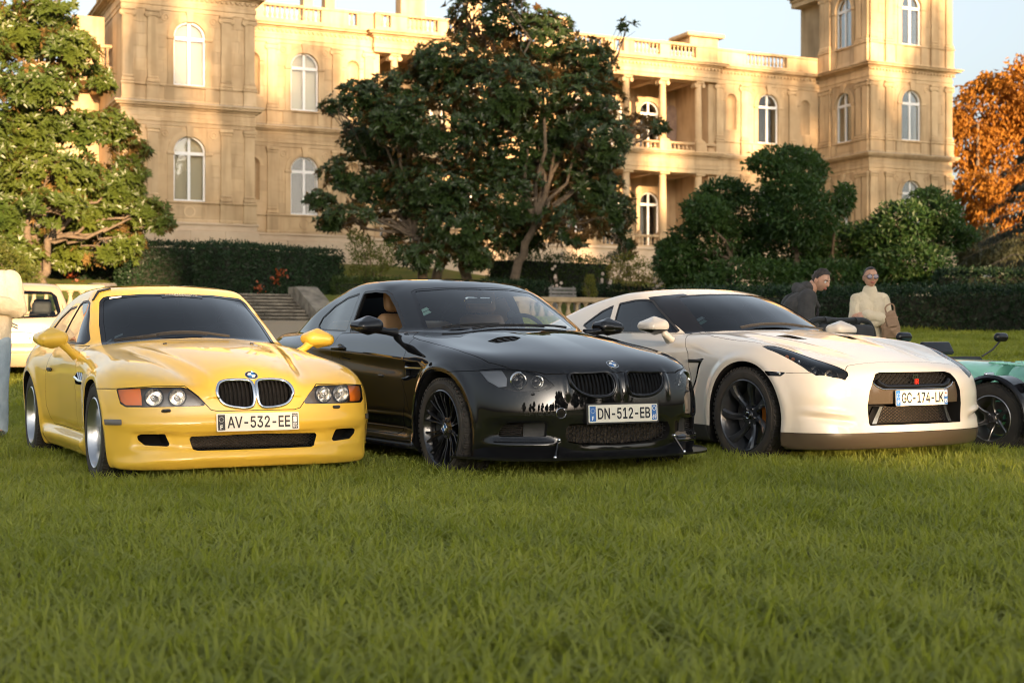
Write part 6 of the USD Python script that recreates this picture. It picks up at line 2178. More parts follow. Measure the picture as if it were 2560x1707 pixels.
def storey(F, u0, u1, zsill, zbase, ztop, uw, pil, niches, ground, blind, singly, wtop, dark=True, pedz=None):
    """one storey of a bay: openings, blocks, window, pilasters"""
    holes, keep_ = [], []
    for u in uw:
        o = window(F, u, zsill, wtop, 1.62, blind, dark)
        holes.append(o.buffer(0.0))
        surround(F, u, zsill, wtop, 1.62)
        if pil:
            for s in (-1, 1):
                rosette(F, u + s * 1.22, wtop + 0.10)
    for u in niches:
        holes.append(niche(F, u, zsill + 0.75, wtop - 0.18))
    core = sg.box(u0, zbase, u1, ztop).difference(so.unary_union(holes)) if holes else sg.box(u0, zbase, u1, ztop)
    bput('wall', F.poly(core, -0.7, 0.0), smooth=False)
    block = holes + [arch_poly(u, 1.62 + 0.6, zsill - 0.05, wtop + 0.30) for u in uw] + [sg.box(u - 0.27, zbase, u + 0.27, ztop) for u in pil]
    ashlar(F, u0, u1, zsill, ztop - 0.05, block, singly=singly)
    for u in pil:
        pilaster(F, u, zsill + 0.02, ztop - 0.02, ionic=not ground, ped=pedz)


def sill_zone(F, u0, u1, z0, z1, uw, baluster=True, singly=True):
    """the zone of pedestals between two storeys, with a little balustrade under each window"""
    o = []
    for u in uw:
        if baluster:
            o.append(sg.box(u - 0.78, z0 + 0.34, u + 0.78, z1 - 0.12))
    core = sg.box(u0, z0, u1, z1)
    if o:
        core = core.difference(so.unary_union(o))
    bput('parapet_wall', F.poly(core, -0.5, 0.03), smooth=False)
    bput('sill_course', F.box(u0, u1, 0.032, 0.13, z1 - 0.118, z1 - 0.003, 0.03))
    bput('foot_course', F.box(u0, u1, 0.032, 0.10, z0 + 0.005, z0 + 0.15, 0.02))
    for u in uw:
        if baluster:
            balusters(F, u - 0.74, u + 0.74, z0 + 0.34, z1 - 0.12, -0.10, 7)
            bput('recess_back', F.box(u - 0.80, u + 0.80, -0.50, -0.40, z0 + 0.32, z1 - 0.10))
            for s in (-1, 1):
                bput('sill_pier', F.box(u + s * 1.02 - 0.24, u + s * 1.02 + 0.24, 0.033, 0.10, z0 + 0.155, z1 - 0.122))
        else:
            bput('panel_rim', F.poly(sg.Point(u, (z0 + z1) / 2).buffer(0.30, 20).difference(sg.Point(u, (z0 + z1) / 2).buffer(0.22, 20)), 0.03, 0.07))
            bput('panel_edge', F.poly(sg.box(u - 0.85, z0 + 0.25, u + 0.85, z1 - 0.2).difference(sg.box(u - 0.78, z0 + 0.32, u + 0.78, z1 - 0.27)), 0.03, 0.055))


def entablature(L0, L1, q0, q1, z0, z1, over, dz=0.0, dent=None):
    """mouldings that run round a block's footprint, lowest first"""
    n = len(over)
    zz = z0 + (z1 - z0) * np.array([a for a, _ in over] + [1.0])
    for i, (_, o) in enumerate(over):
        bput('moulding', bb(L0 - o, L1 + o, q0 - o, q1, zz[i] + dz, zz[i + 1] + dz - 0.001, 0.02))
    if dent:
        zd, o = dent
        L = L0 - o + 0.1
        ds = []
        while L < L1 + o:
            ds.append(bb(L, L + 0.14, q0 - o - 0.05, q0 - o + 0.05, zd, zd + 0.15)); L += 0.26
        bput('dentils', cat(*ds), kind='stuff')


BELT = [(0.0, 0.06), (0.35, 0.16), (0.55, 0.34), (0.78, 0.42)]
ARCHI = [(0.0, 0.05), (0.3, 0.09), (0.62, 0.05)]
CROWN = [(0.0, 0.12), (0.3, 0.24), (0.5, 0.48), (0.8, 0.58)]


def stack(L0, L1, q0, q1, dz, tower, left):
    entablature(L0, L1, q0, q1, ZG1, ZB0, ARCHI, dz)
    entablature(L0, L1, q0, q1, ZB0, ZB1, BELT, dz)
    bput('lead_flashing', bb(L0 - 0.40, L1 + 0.40, q0 - 0.40, q1, ZB1 + dz, ZB1 + dz + 0.02), M_lead)
    entablature(L0, L1, q0, q1, ZU1, ZC0, ARCHI, dz)
    entablature(L0, L1, q0, q1, ZC0, ZC1, CROWN, dz, dent=(ZC0 + dz - 0.10, 0.10))


def plinth(L0, L1, q0, dz):
    bput('plinth', bb(L0 - 0.12, L1 + 0.12, q0 - 0.12, q0 + 1.0, ZP + dz, 6.93 + dz, 0.03), M_pale)
    bput('plinth_cap', bb(L0 - 0.20, L1 + 0.20, q0 - 0.20, q0 + 1.0, 6.80 + dz, 6.935 + dz, 0.03), M_pale)
    n = max(1, int((L1 - L0) / 1.6))
    for i in range(4):
        for k in range(n):
            a = L0 - 0.22 + (L1 - L0 + 0.44) * k / n
            b = L0 - 0.22 + (L1 - L0 + 0.44) * (k + 1) / n - 0.012
            bput('plinth_stone', bb(a, b, q0 - 0.26, q0 + 0.6, ZP - 0.95 * (i + 1) + 0.012 + dz, ZP - 0.95 * i - 0.004 + dz, 0.012), M_pale)


def pavilion(L0, L1, mirrored, blinds):
    qf = -5.13
    F = Face('front', qf)
    c = (L0 + L1) / 2
    pil = [c - 3.08, c - 1.86, c + 1.86, c + 3.08]
    dz = 0.0
    first = not mirrored
    storey(F, L0, L1, ZS, ZS - 1.07, ZG1, [c], pil, [], True, blinds[0], first, 11.28, pedz=(6.93, ZS))
    sill_zone(F, L0, L1, 6.935, ZS, [c], False)
    storey(F, L0, L1, ZU0, ZB1, ZU1, [c], pil, [], False, blinds[1], first, 17.09, pedz=(ZB1, ZU0))
    sill_zone(F, L0, L1, ZB1 + 0.02, ZU0, [c])
    stack(L0, L1, qf, 3.0, dz, True, first)
    storey(F, L0, L1, 20.0, ZC1, 23.7, [c], pil, [], False, None, False, 23.25, pedz=(ZC1 + .02, 20.0))
    sill_zone(F, L0, L1, ZC1 + 0.02, 20.0, [c])
    entablature(L0, L1, qf, 3.0, 23.7, 24.8, CROWN)
    plinth(L0, L1, qf, 0.0)
    bput('tower_core', bb(L0 + 0.7, L1 - 0.02, qf + 1.6, 3.0, Z0, 24.5))
    if mirrored:                                                    # the side towards the wing is in view
        S = Face('left', L0)
        u0, u1 = 0.1, 5.13
        for zs, zb_, zt, gr, wt, ped in ((ZS, ZS - 1.07, ZG1, True, 11.28, (6.93, ZS)), (ZU0, ZB1, ZU1, False, 17.09, (ZB1, ZU0)), (20.0, ZC1, 23.7, False, 23.25, (ZC1 + .02, 20.0))):
            storey(S, u0, u1, zs, zb_, zt, [2.62], [0.45, 1.0, 4.2, 4.82], [], gr, None, False, wt, pedz=ped)
            sill_zone(S, u0, u1, (6.935 if gr else zb_ + 0.02), zs, [2.62], not gr)
    else:
        bput('side_wall', bb(L0 + 0.0, L0 + 0.69, qf + 0.71, 3.0, Z0, 24.4))
        bput('side_wall', bb(L1 - 0.01, L1 - 0.0, qf + 0.71, 0.0, Z0, 24.4))


def roof_balustrade(L0, L1, q, solid, dz=0.0):
    """parapet: piers and solid lengths with baluster panels between them"""
    F = Face('front', q)
    za, zb_ = ZC1 + dz, ZT + dz
    bput('parapet_foot', F.box(L0, L1, -0.42, 0.02, za, za + 0.28))
    bput('parapet_rail', F.box(L0, L1, -0.42, 0.06, zb_ - 0.16, zb_, 0.03))
    last = L0
    for a, b in solid:
        bput('parapet_pier', F.box(a, b, -0.40, 0.0, za + 0.281, zb_ - 0.161))
    edges = [L0] + [x for ab in solid for x in ab] + [L1]
    for a, b in zip(edges[0::2], edges[1::2]):
        if b - a > 0.3:
            balusters(F, a, b, za + 0.28, zb_ - 0.16, -0.2, max(1, int((b - a) / 0.27)), 0.10, 'roof_baluster')


def wing(L0, L1, mirrored, blinds):
    F = Face('front', 0.0)
    c = 0.0 if not mirrored else 31.4
    sgn = 1 if not mirrored else -1
    pil = [c - 1.88, c + 1.88, c + sgn * 3.80]
    nic = [c + sgn * 2.86, c - sgn * 2.95]
    first = not mirrored
    storey(F, L0, L1, ZS, ZS - 1.07, ZG1, [c], pil, nic, True, blinds[0], first, 11.28, pedz=(6.93, ZS))
    sill_zone(F, L0, L1, 6.935, ZS, [c], False)
    storey(F, L0, L1, ZU0, ZB1, ZU1, [c], pil, nic, False, blinds[1], first, 17.09, pedz=(ZB1, ZU0))
    sill_zone(F, L0, L1, ZB1 + 0.02, ZU0, [c])
    stack(L0, L1, 0.0, 2.0, -0.004, False, first)
    plinth(L0, L1, 0.0, -0.004)
    bput('wing_core', bb(L0, L1, 1.6, 8.0, Z0, ZC1 - 0.1))
    if not mirrored:
        roof_balustrade(L0, L1, -0.05, [(-4.2, -2.35), (1.0, 2.6), (3.1, 4.06)])
    else:
        roof_balustrade(L0, L1, -0.05, [(27.25, 29.7), (32.9, 35.6)])


def column(L, q, z0, z1, r, ionic):
    prof = [(0, 0), (1.32, 0), (1.32, .05), (1.22, .06), (1.28, .09), (1.15, .12), (1.0, .125)]
    h = z1 - z0
    pr = [(a * r, b) for a, b in prof] + [(r, .3), (r * 0.99, h * .4), (r * 0.86, h - .32), (r * 0.95, h - .30), (r * .95, h - .27), (r * .86, h - .26), (r * .9, h - .17), (r * 1.15, h - .13), (0, h - .13)]
    cpart = bput('column', fmove(lathe(pr, 22), L, q, z0, BO), smooth=35)
    bput('abacus', bb(L - r * 1.35, L + r * 1.35, q - r * 1.35, q + r * 1.35, z1 - 0.125, z1 - 0.003, 0.02), None, cpart)
    bput('column_plinth', bb(L - r * 1.45, L + r * 1.45, q - r * 1.45, q + r * 1.45, z0 - 0.12, z0 + 0.001, 0.02), None, cpart)
    if ionic:
        for s in (-1, 1):
            vol = move(lathe([(0, -r * 1.2), (.12, -r * 1.2), (.15, -r), (.11, 0), (.15, r), (.12, r * 1.2), (0, r * 1.2)], 14, 'y'))
            bput('volute', fmove(vol, L + s * r * 1.12, q, z1 - 0.26, BO), None, cpart)


def loggia():
    L0, L1, qf = 4.06, 27.2, -0.45
    dz = -0.008
    cols = [5.33, 7.97, 10.61, 13.25, 18.05, 20.69, 23.33, 25.97]
    F = Face('front', qf)
    entablature(L0 - .02, L1 + .02, qf, 0.6, 17.45, ZC0, ARCHI, dz)
    entablature(L0 - .02, L1 + .02, qf, 4.0, ZC0, ZC1, CROWN, dz, dent=(ZC0 + dz - 0.10, 0.10))
    entablature(L0 - .02, L1 + .02, qf, 0.6, 11.56, ZB0, ARCHI, dz)
    entablature(L0 - .02, L1 + .02, qf, 0.6, ZB0, ZB1, BELT, dz)
    for z in (17.5, 11.62):
        bput('ceiling', bb(L0, L1, 0.61, 4.0, z + 0.35, z + 0.55), M_soffit)
        for L in cols:
            bput('ceiling_beam', bb(L - .22, L + .22, 0.602, 3.98, z - 0.02, z + 0.348), M_soffit)
    bput('upper_floor', bb(L0, L1, 0.602, 4.4, ZB0, ZB1))
    bput('terrace_base', bb(L0 - .3, L1 + .3, qf - 0.1, 4.4, Z0, 6.76), M_pale)
    bput('terrace_course', bb(L0 - .35, L1 + .35, qf - 0.22, 0.8, 6.60, 6.78, 0.04), M_pale)
    B = Face('front', 4.0)
    for zs, zt, wt, zf in ((ZB1 + .05, 17.85, 16.75, ZB1), (6.8, 11.95, 10.75, 6.76)):
        uw = [6.65, 9.3, 11.95, 15.65, 19.35, 22.0, 24.75]
        holes = [window(B, u, zs, wt, 1.5, None, dark=(k % 2 == 0)) for k, u in enumerate(uw)]
        for u in uw:
            surround(B, u, zs, wt, 1.5, key=False)
        bput('back_wall', B.poly(sg.box(L0, zf, L1, zt).difference(so.unary_union(holes)), -0.6, 0.0), smooth=False)
        for u in cols:
            bput('back_pilaster', B.box(u - .2, u + .2, 0, .10, zf + .1, zt - .35))
        for Lx, s in ((L0, 1), (L1, -1)):
            bput('end_wall', bb(min(Lx, Lx + s * .4), max(Lx, Lx + s * .4), 0.0, 4.0, zf, zt))
    for rz_, zc0, zc1 in ((ZB1, 13.65, 17.45), (6.78, 7.71, 11.56)):
        for L in cols:
            column(L, qf + 0.36, zc0, zc1 + dz, 0.235 if rz_ > 8 else 0.26, rz_ > 8)
            bput('balcony_pier', bb(L - .40, L + .40, qf - 0.02, qf + 0.74, rz_ + 0.003, zc0 - 0.125, 0.02))
        bput('balcony_rail', bb(L0, L1, qf + 0.12, qf + 0.52, zc0 - 0.26, zc0 - 0.128, 0.02))
        bput('balcony_foot', bb(L0, L1, qf + 0.14, qf + 0.50, rz_ + 0.004, rz_ + 0.14))
        ed = [L0] + cols + [L1]
        FB = Face('front', qf + 0.32)
        for a, b in zip(ed[:-1], ed[1:]):
            a, b = a + .42, b - .42
            if b - a > 0.3:
                balusters(FB, a, b, rz_ + 0.14, zc0 - 0.26, 0.0, int((b - a) / 0.26), 0.085, 'balcony_baluster')
    rel = Face('left', L1 - 0.41)
    bput('carved_relief', B.poly(arch_poly(26.45, 0.8, 13.3, 16.6), 0.002, 0.12), M_relief)
    for u in (5.15, 26.3):
        bust = cat(lathe([(0, 0), (.16, 0), (.12, .1), (.08, .3), (.2, .42), (.26, .7), (.2, .85), (.07, .92), (.07, 1.0), (.13, 1.08), (.15, 1.22), (.1, 1.36), (0, 1.4)], 14))
        bput('stone_bust', fmove(bust, u - 2.7 if u > 20 else u, 3.3, 6.78, BO), smooth=50)
    roof_balustrade(L0, L1, qf - 0.02, [(4.06, 4.4), (5.0, 6.0), (7.9, 8.5), (11, 11.6), (14.5, 16.8), (19.0, 19.6), (20.35, 21.0), (22.95, 23.65), (25.6, 27.2)], dz)
    bput('loggia_core', bb(L0, L1, 5.5, 9.0, Z0, ZC1 - 0.1))


pavilion(-10.92, -4.21, False, (M_blind, M_blind))
pavilion(35.55, 42.26, True, (None, None))
wing(-4.21, 4.06, False, (None, M_blind))
wing(27.2, 35.55, True, (None, None))
loggia()
bput('flat_roof', bb(-10, 41, 1.2, 12.0, ZC1 - 0.6, ZC1 - 0.12))
# roof-top pieces, chimneys, and the side loggia at the far left
for L, q, w, h, dq in ((2.35, 7.0, .60, 7.0, .8), (3.75, 7.0, .62, 7.0, .8), (8.85, 6.0, 1.62, 7.5, 1.0), (19.55, 7.0, 1.5, 3.6, 1.1), (13.5, 7.0, 1.0, 6, .8), (15.6, 7.0, 1.0, 6, .8)):
    ch = bput('chimney', bb(L - w / 2, L + w / 2, q, q + dq, ZC1 - .2, ZC1 + h))
    bput('chimney_cap', bb(L - w / 2 - .15, L + w / 2 + .15, q - .15, q + dq + .15, ZC1 + h, ZC1 + h + .25, .05), None, ch)
    bput('chimney_foot', bb(L - w / 2 - .12, L + w / 2 + .12, q - .12, q + dq + .12, ZC1 - .2, ZC1 + 1.3, .04), None, ch)
bput('attic_block', bb(25.3, 27.4, -0.2, 1.6, ZT - 0.01, ZT + 0.55))
bput('attic_cap', bb(24.95, 27.75, -0.55, 1.9, ZT + 0.55, ZT + 0.80, 0.06))
bput('attic_step', bb(23.3, 25.29, 0.3, 1.6, ZT - 0.01, ZT + 0.22))
sl = bput('side_balcony_slab', bb(-15.2, -10.95, -2.6, 3.0, 14.65, 15.0, 0.05))
for L in (-14.8, -13.6, -12.4, -11.3):
    bput('bracket', bb(L - .15, L + .15, -2.5, 2.8, 14.2, 14.645), None, sl)
SBF = Face('front', -2.45)
bput('side_rail', bb(-15.2, -10.95, -2.5, -2.2, 15.95, 16.12, .03), None, sl)
balusters(SBF, -15.0, -11.0, 15.02, 15.95, -0.1, 12, .10, 'side_baluster', sl)
bput('side_pier', bb(-12.9, -11.3, -2.3, -0.6, 15.02, 17.55, .03), None, sl)
bput('side_loggia_wall', bb(-15.2, -10.95, 1.8, 3.0, Z0, 14.6), None, sl)
bput('side_column', fmove(lathe([(0, 0), (.3, 0), (.3, 7), (0, 7)], 16), -14.6, -2.2, 7.2, BO), None, sl)
bput('side_terrace', bb(-15.2, -10.95, -2.6, 3.0, Z0, 7.2), M_pale, sl)
if LEFTOVER:
    bput('joined_stones', cat(*LEFTOVER), smooth=False, kind='stuff')
# ---------------------------------------------------------------- trees, shrubs, hedges
def leaf_mesh(P, D, N, L, W, fold=0.25):
    """one folded leaf per point: base P, direction D, upper side N; 4 triangles each"""
    D = unit(D)
    S = unit(np.cross(D, N))
    N = np.cross(S, D)
    L, W = np.broadcast_to(np.asarray(L, float), (len(P),))[:, None], np.broadcast_to(np.asarray(W, float), (len(P),))[:, None]
    mid = P + D * L * 0.5 - N * L * 0.03
    V = np.stack([P, mid + S * W * 0.5 + N * W * fold, P + D * L - N * L * 0.10, mid - S * W * 0.5 + N * W * fold, mid], 1)
    b = np.arange(len(P))[:, None] * 5
    F = np.concatenate([b + np.array(t) for t in ((0, 1, 4), (1, 2, 4), (2, 3, 4), (3, 0, 4))])
    return V.reshape(-1, 3), F


def quad_leaf(P, D, N, L, W):
    D = unit(D); S = unit(np.cross(D, N))
    L, W = np.broadcast_to(np.asarray(L, float), (len(P),))[:, None], np.broadcast_to(np.asarray(W, float), (len(P),))[:, None]
    V = np.stack([P, P + D * L * .45 + S * W * .5, P + D * L, P + D * L * .55 - S * W * .5], 1)
    b = np.arange(len(P))[:, None] * 4
    return V.reshape(-1, 3), np.concatenate([b + np.array((0, 1, 2)), b + np.array((0, 2, 3))])


def foliage(name, front, back, rough=0.4, trans=0.25, spec=0.5, scale=0.35):
    """leaf material with a different underside"""
    return material(name, {
        'g': ('geometry', {}), 'n': ('noise_texture', {'scale': scale, 'detail': 2.0}), 'm5': ('math', {'math_type': 'multiply', 'value2': 0.6}),
        'mx': ('math', {'math_type': 'multiply_add', 'value2': 0.62}), 'r': ('rgb_ramp', {'ramp': front}),
        'bk': ('mix_color', {'b': back}), 'm7': ('math', {'math_type': 'multiply', 'value2': 0.75}),
        'p': ('principled_bsdf', {'roughness': rough, 'specular_ior_level': spec}), 't': ('translucent_bsdf', {}), 'x': ('mix_closure', {'fac': trans}),
        'h': ('hsv', {'saturation': 1.15, 'value': 1.25, 'hue': 0.485, 'fac': 1.0})},
        [('g.position', 'n.vector'), ('g.random_per_island', 'mx.value1'), ('n.fac', 'm5.value1'), ('m5.value', 'mx.value3'), ('mx.value', 'r.fac'),
         ('r.color', 'bk.a'), ('g.backfacing', 'm7.value1'), ('m7.value', 'bk.fac'), ('bk.result', 'p.base_color'), ('r.color', 'h.color'), ('h.color', 't.color'),
         ('p.BSDF', 'x.closure1'), ('t.BSDF', 'x.closure2')], surface='x.closure')


M_bark = noisy('bark', (0.075, 0.055, 0.038), (0.16, 0.12, 0.08), 5, rough=0.95, bump=0.6, bscale=16, detail=8)
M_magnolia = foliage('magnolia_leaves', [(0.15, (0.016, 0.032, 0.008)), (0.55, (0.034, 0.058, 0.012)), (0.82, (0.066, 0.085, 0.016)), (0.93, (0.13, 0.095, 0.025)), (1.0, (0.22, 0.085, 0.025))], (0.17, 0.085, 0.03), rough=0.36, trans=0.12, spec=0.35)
M_magnolia2 = foliage('sun_tinted_magnolia_leaves', [(0.15, (0.030, 0.055, 0.010)), (0.5, (0.095, 0.115, 0.016)), (0.78, (0.17, 0.165, 0.022)), (0.92, (0.26, 0.15, 0.028)), (1.0, (0.30, 0.11, 0.03))], (0.22, 0.12, 0.045), rough=0.36, trans=0.18, spec=0.35)  # brighter, yellower magnolia copy: the sunlit look is put into the leaf colour
M_bush = foliage('bush_leaves', [(0.2, (0.022, 0.055, 0.012)), (0.6, (0.048, 0.100, 0.018)), (0.85, (0.085, 0.130, 0.022)), (0.97, (0.22, 0.20, 0.03)), (1.0, (0.32, 0.20, 0.03))], (0.05, 0.085, 0.025), rough=0.45, trans=0.3, spec=0.4)
M_gold = foliage('golden_bush_leaves', [(0.2, (0.11, 0.13, 0.015)), (0.6, (0.24, 0.20, 0.02)), (1.0, (0.38, 0.24, 0.03))], (0.2, 0.18, 0.03), rough=0.5, trans=0.35)
M_yew = foliage('hedge_leaves', [(0.2, (0.009, 0.024, 0.010)), (0.6, (0.017, 0.042, 0.013)), (0.92, (0.034, 0.066, 0.018)), (1.0, (0.07, 0.09, 0.02))], (0.018, 0.04, 0.014), rough=0.5, trans=0.15, spec=0.3, scale=0.9)
M_hedge2 = foliage('green_hedge_leaves', [(0.2, (0.026, 0.05, 0.010)), (0.6, (0.055, 0.09, 0.014)), (1.0, (0.10, 0.12, 0.02))], (0.05, 0.07, 0.02), rough=0.5, trans=0.2, spec=0.3, scale=0.8)
M_yellow = foliage('yellow_green_leaves', [(0.2, (0.06, 0.085, 0.012)), (0.6, (0.14, 0.15, 0.02)), (1.0, (0.28, 0.20, 0.03))], (0.12, 0.12, 0.025), rough=0.5, trans=0.35)
M_autumn = foliage('autumn_leaves', [(0.15, (0.20, 0.085, 0.012)), (0.5, (0.42, 0.18, 0.02)), (0.8, (0.55, 0.26, 0.03)), (1.0, (0.34, 0.26, 0.04))], (0.42, 0.19, 0.03), rough=0.6, trans=0.4, spec=0.2, scale=0.25)
M_olive = foliage('olive_leaves', [(0.2, (0.05, 0.055, 0.02)), (0.7, (0.10, 0.095, 0.035)), (1.0, (0.15, 0.12, 0.045))], (0.09, 0.085, 0.035), rough=0.6, trans=0.3)
M_fir = foliage('fir_needles', [(0.2, (0.014, 0.022, 0.016)), (0.7, (0.028, 0.040, 0.028)), (1.0, (0.05, 0.055, 0.03))], (0.03, 0.035, 0.025), rough=0.6, trans=0.1)
M_far = foliage('park_tree_leaves', [(0.2, (0.020, 0.030, 0.010)), (0.7, (0.045, 0.052, 0.014)), (1.0, (0.10, 0.075, 0.02))], (0.04, 0.045, 0.015), rough=0.6, trans=0.2)
M_rose = plain('pale_roses', (0.62, 0.50, 0.42), 0.7)
M_redleaf = foliage('red_creeper', [(0.0, (0.20, 0.04, 0.012)), (1.0, (0.42, 0.10, 0.02))], (0.25, 0.06, 0.02), rough=0.5)


def in_blobs(blobs, n, rng, shell=0.55, thresh=0.36, nscale=0.9, seed=3):
    """n points and outward directions in the outer parts of ellipsoids (centre, radii); holes where the noise is low"""
    C = np.array([b[0] for b in blobs]); R = np.array([b[1] for b in blobs])
    w = (R[:, 0] * R[:, 1] * R[:, 2]) ** (2 / 3); w /= w.sum()
    out_p, out_d, got = [], [], 0
    while got < n:
        k = rng.choice(len(blobs), n, p=w)
        d = unit(rng.normal(size=(n, 3)))
        r = shell + (1 - shell) * rng.random(n) ** 0.7
        bump = 0.78 + 0.44 * meshkit.noise(d * 2.3 + C[k] * 1.7, seed)
        p = C[k] + d * R[k] * (r * bump)[:, None]
        q = (p[:, None, :] - C[None]) / R[None]
        deep = (np.linalg.norm(q, axis=2) < 0.5).any(1)
        ok = (~deep) & (meshkit.fbm(p * nscale, 3, seed) > thresh)
        out_p.append(p[ok]); out_d.append(d[ok]); got += ok.sum()
    return np.concatenate(out_p)[:n], np.concatenate(out_d)[:n]


def rosettes(P, A, k, L, W, rng):
    """k leaves round each axis A"""
    A = unit(A)
    X = unit(np.cross(A, unit(rng.normal(size=A.shape))))
    Y = np.cross(A, X)
    ps, ds, ns, ls = [], [], [], []
    for j in range(k):
        t = 2 * np.pi * (j + 0.6 * rng.random(len(P))) / k
        e = 0.15 + 0.75 * rng.random(len(P))
        rad = X * np.cos(t)[:, None] + Y * np.sin(t)[:, None]
        d = rad * np.cos(e)[:, None] + A * np.sin(e)[:, None]
        ps.append(P + rad * 0.01); ds.append(d); ns.append(A * np.cos(e)[:, None] - rad * np.sin(e)[:, None]); ls.append(L * (0.7 + 0.6 * rng.random(len(P))))
    l = np.concatenate(ls)
    return leaf_mesh(np.concatenate(ps), np.concatenate(ds), np.concatenate(ns), l, l * W / L)


def limb(a, b, r0, r1, rng, n=7, wob=0.12, sag=0.0):
    a, b = np.asarray(a, float), np.asarray(b, float)
    t = np.linspace(0, 1, n)[:, None]
    ln = np.linalg.norm(b - a)
    w = rng.normal(size=(n, 3)) * wob * ln * 0.25
    w[0] = w[-1] = 0
    p = a + (b - a) * t + w * np.sin(t * np.pi)
    p[:, 2] += sag * np.sin(t[:, 0] * np.pi) * ln
    return tube(p, np.linspace(r0, r1, n), 8)


def px_blobs(lst, Y, rng, depth=0.8, spread=2.0):
    k = Y / FPX
    out = []
    for b in lst:
        cx, cy, rx, ry = b[:4]
        dy = b[4] if len(b) > 4 else rng.uniform(-spread, spread)
        y = Y + dy
        out.append((at(cx, cy, y), np.array([rx * y / FPX, min(rx, ry) * 1.2 * depth * y / FPX + 0.3, ry * y / FPX])))
    return out


def tree(name, label, cat_, base, trunks, blobs, leaves, mat, rng, forks=None, group=None, r0=0.25, twig=True):
    """trunks: list of (foot offset, fork point); limbs run from the forks to the blobs"""
    t = thing(name, label, cat_, base, group=group)
    o = np.asarray(base, float)
    tops = []
    for k, (foot, fork) in enumerate(trunks):
        obj('trunk', limb(np.asarray(foot, float), np.asarray(fork, float) - o, r0, r0 * 0.6, rng, 9, 0.15), M_bark, t, smooth=60)
        tops.append(np.asarray(fork, float) - o)
    tops = np.array(tops)
    ms = []
    for c, R in blobs:
        c = c - o
        i = np.argmin(np.linalg.norm(tops - c, axis=1) + 0.5 * np.abs(tops[:, 0] - c[0]))
        ms.append(limb(tops[i], c, r0 * 0.38, r0 * 0.10, rng, 8, 0.22, 0.05))
        if twig:
            for _ in range(5):
                d = unit(rng.normal(size=3)) * R * 0.85
                ms.append(limb(c + (tops[i] - c) * rng.uniform(0.05, .3), c + d, r0 * 0.10, r0 * 0.03, rng, 5, 0.25))
    obj('branches', cat(*ms), M_bark, t, smooth=60, kind='stuff')
    v, f = leaves
    obj('crown', trimesh.Trimesh(v - o, f, process=False), mat, t, smooth=False)
    return t


TR = np.random.default_rng(5)
# the dark magnolia in the middle
mag = [(1230, 50, 110, 90), (1340, 100, 120, 80), (1470, 150, 75, 60), (1120, 165, 100, 70), (1250, 230, 160, 100), (1450, 260, 120, 85), (1010, 230, 110, 55), (905, 245, 65, 45), (1100, 320, 150, 85),
       (960, 345, 115, 75), (1300, 370, 180, 100), (1500, 350, 100, 75), (1600, 312, 62, 26), (1645, 318, 28, 14), (865, 430, 75, 45), (950, 450, 115, 65), (1100, 470, 140, 85), (1290, 490, 150, 85), (1460, 470, 100, 80), (880, 545, 80, 34),
       (1000, 555, 105, 55), (1150, 570, 115, 60), (1300, 585, 100, 45), (1440, 560, 90, 55), (1530, 530, 55, 60), (1572, 600, 30, 34), (1060, 635, 75, 40), (828, 268, 26, 14), (1185, -60, 70, 60), (1300, -50, 60, 50), (1568, 70, 30, 16), (985, 300, 80, 60), (1380, 310, 120, 80),
       (800, 500, 40, 20), (822, 560, 34, 18), (1190, 640, 60, 34)]
B = px_blobs(mag, 58.0, TR, 0.9, 1.8)
P, D = in_blobs(B, 9500, TR, 0.45, 0.40, 0.75, 3)
core = TR.random(len(P)) < 0
lv = rosettes(P, D * 0.9 + np.array([0, -0.1, 0.55]), 8, 0.25, 0.10, TR)
gz_ = float(ground_z(-3, 58))
bx = at(1180, 700, 58)[0]
tree('magnolia_tree', 'broad dark green magnolia tree with several leaning trunks, in front of the columned loggia', 'tree', (bx, 58.0, gz_),
     [((at(1065, 0, 58)[0] - bx, 0, -.1), at(1040, 590, 58)), ((at(1170, 0, 58)[0] - bx, 0.4, -.1), at(1172, 560, 58.4)), ((at(1262, 0, 58)[0] - bx, -0.2, -.1), at(1340, 560, 57.6)), ((at(1085, 0, 58)[0] - bx, 0.6, -.1), at(1120, 560, 58.6))],
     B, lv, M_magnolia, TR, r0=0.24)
# the sunlit magnolia at the left edge
mag2 = [(60, 80, 130, 70), (170, 120, 70, 50), (-70, 150, 100, 100), (90, 210, 120, 60), (205, 110, 30, 26), (40, 330, 140, 70), (190, 330, 100, 50), (120, 430, 140, 70), (10, 520, 110, 80), (130, 520, 90, 50), (-80, 350, 120, 120), (-60, 60, 90, 70), (130, 20, 90, 36),
        (225, 190, 60, 26), (255, 215, 34, 16), (30, 640, 70, 60), (-10, 420, 80, 80)]
mag3 = [(270, 330, 70, 50, 1), (320, 380, 50, 36, 1), (240, 430, 100, 80, 1.5), (330, 440, 40, 24, .5), (200, 540, 110, 80, 1.5), (300, 540, 90, 50, 1), (370, 530, 50, 30, .6), (405, 560, 30, 18, .4), (260, 620, 80, 40, 1), (290, 470, 70, 60, 1), (160, 620, 90, 50, 2), (320, 600, 40, 50, .8)]
B = px_blobs(mag2, 52.0, TR, 0.9, 1.5) + px_blobs(mag3, 53.0, TR, 0.9)
P, D = in_blobs(B, 8000, TR, 0.5, 0.40, 0.75, 8)
lv = rosettes(P, D * 0.9 + np.array([0.05, -0.2, 0.5]), 8, 0.25, 0.105, TR)
bx = at(90, 700, 52)[0]
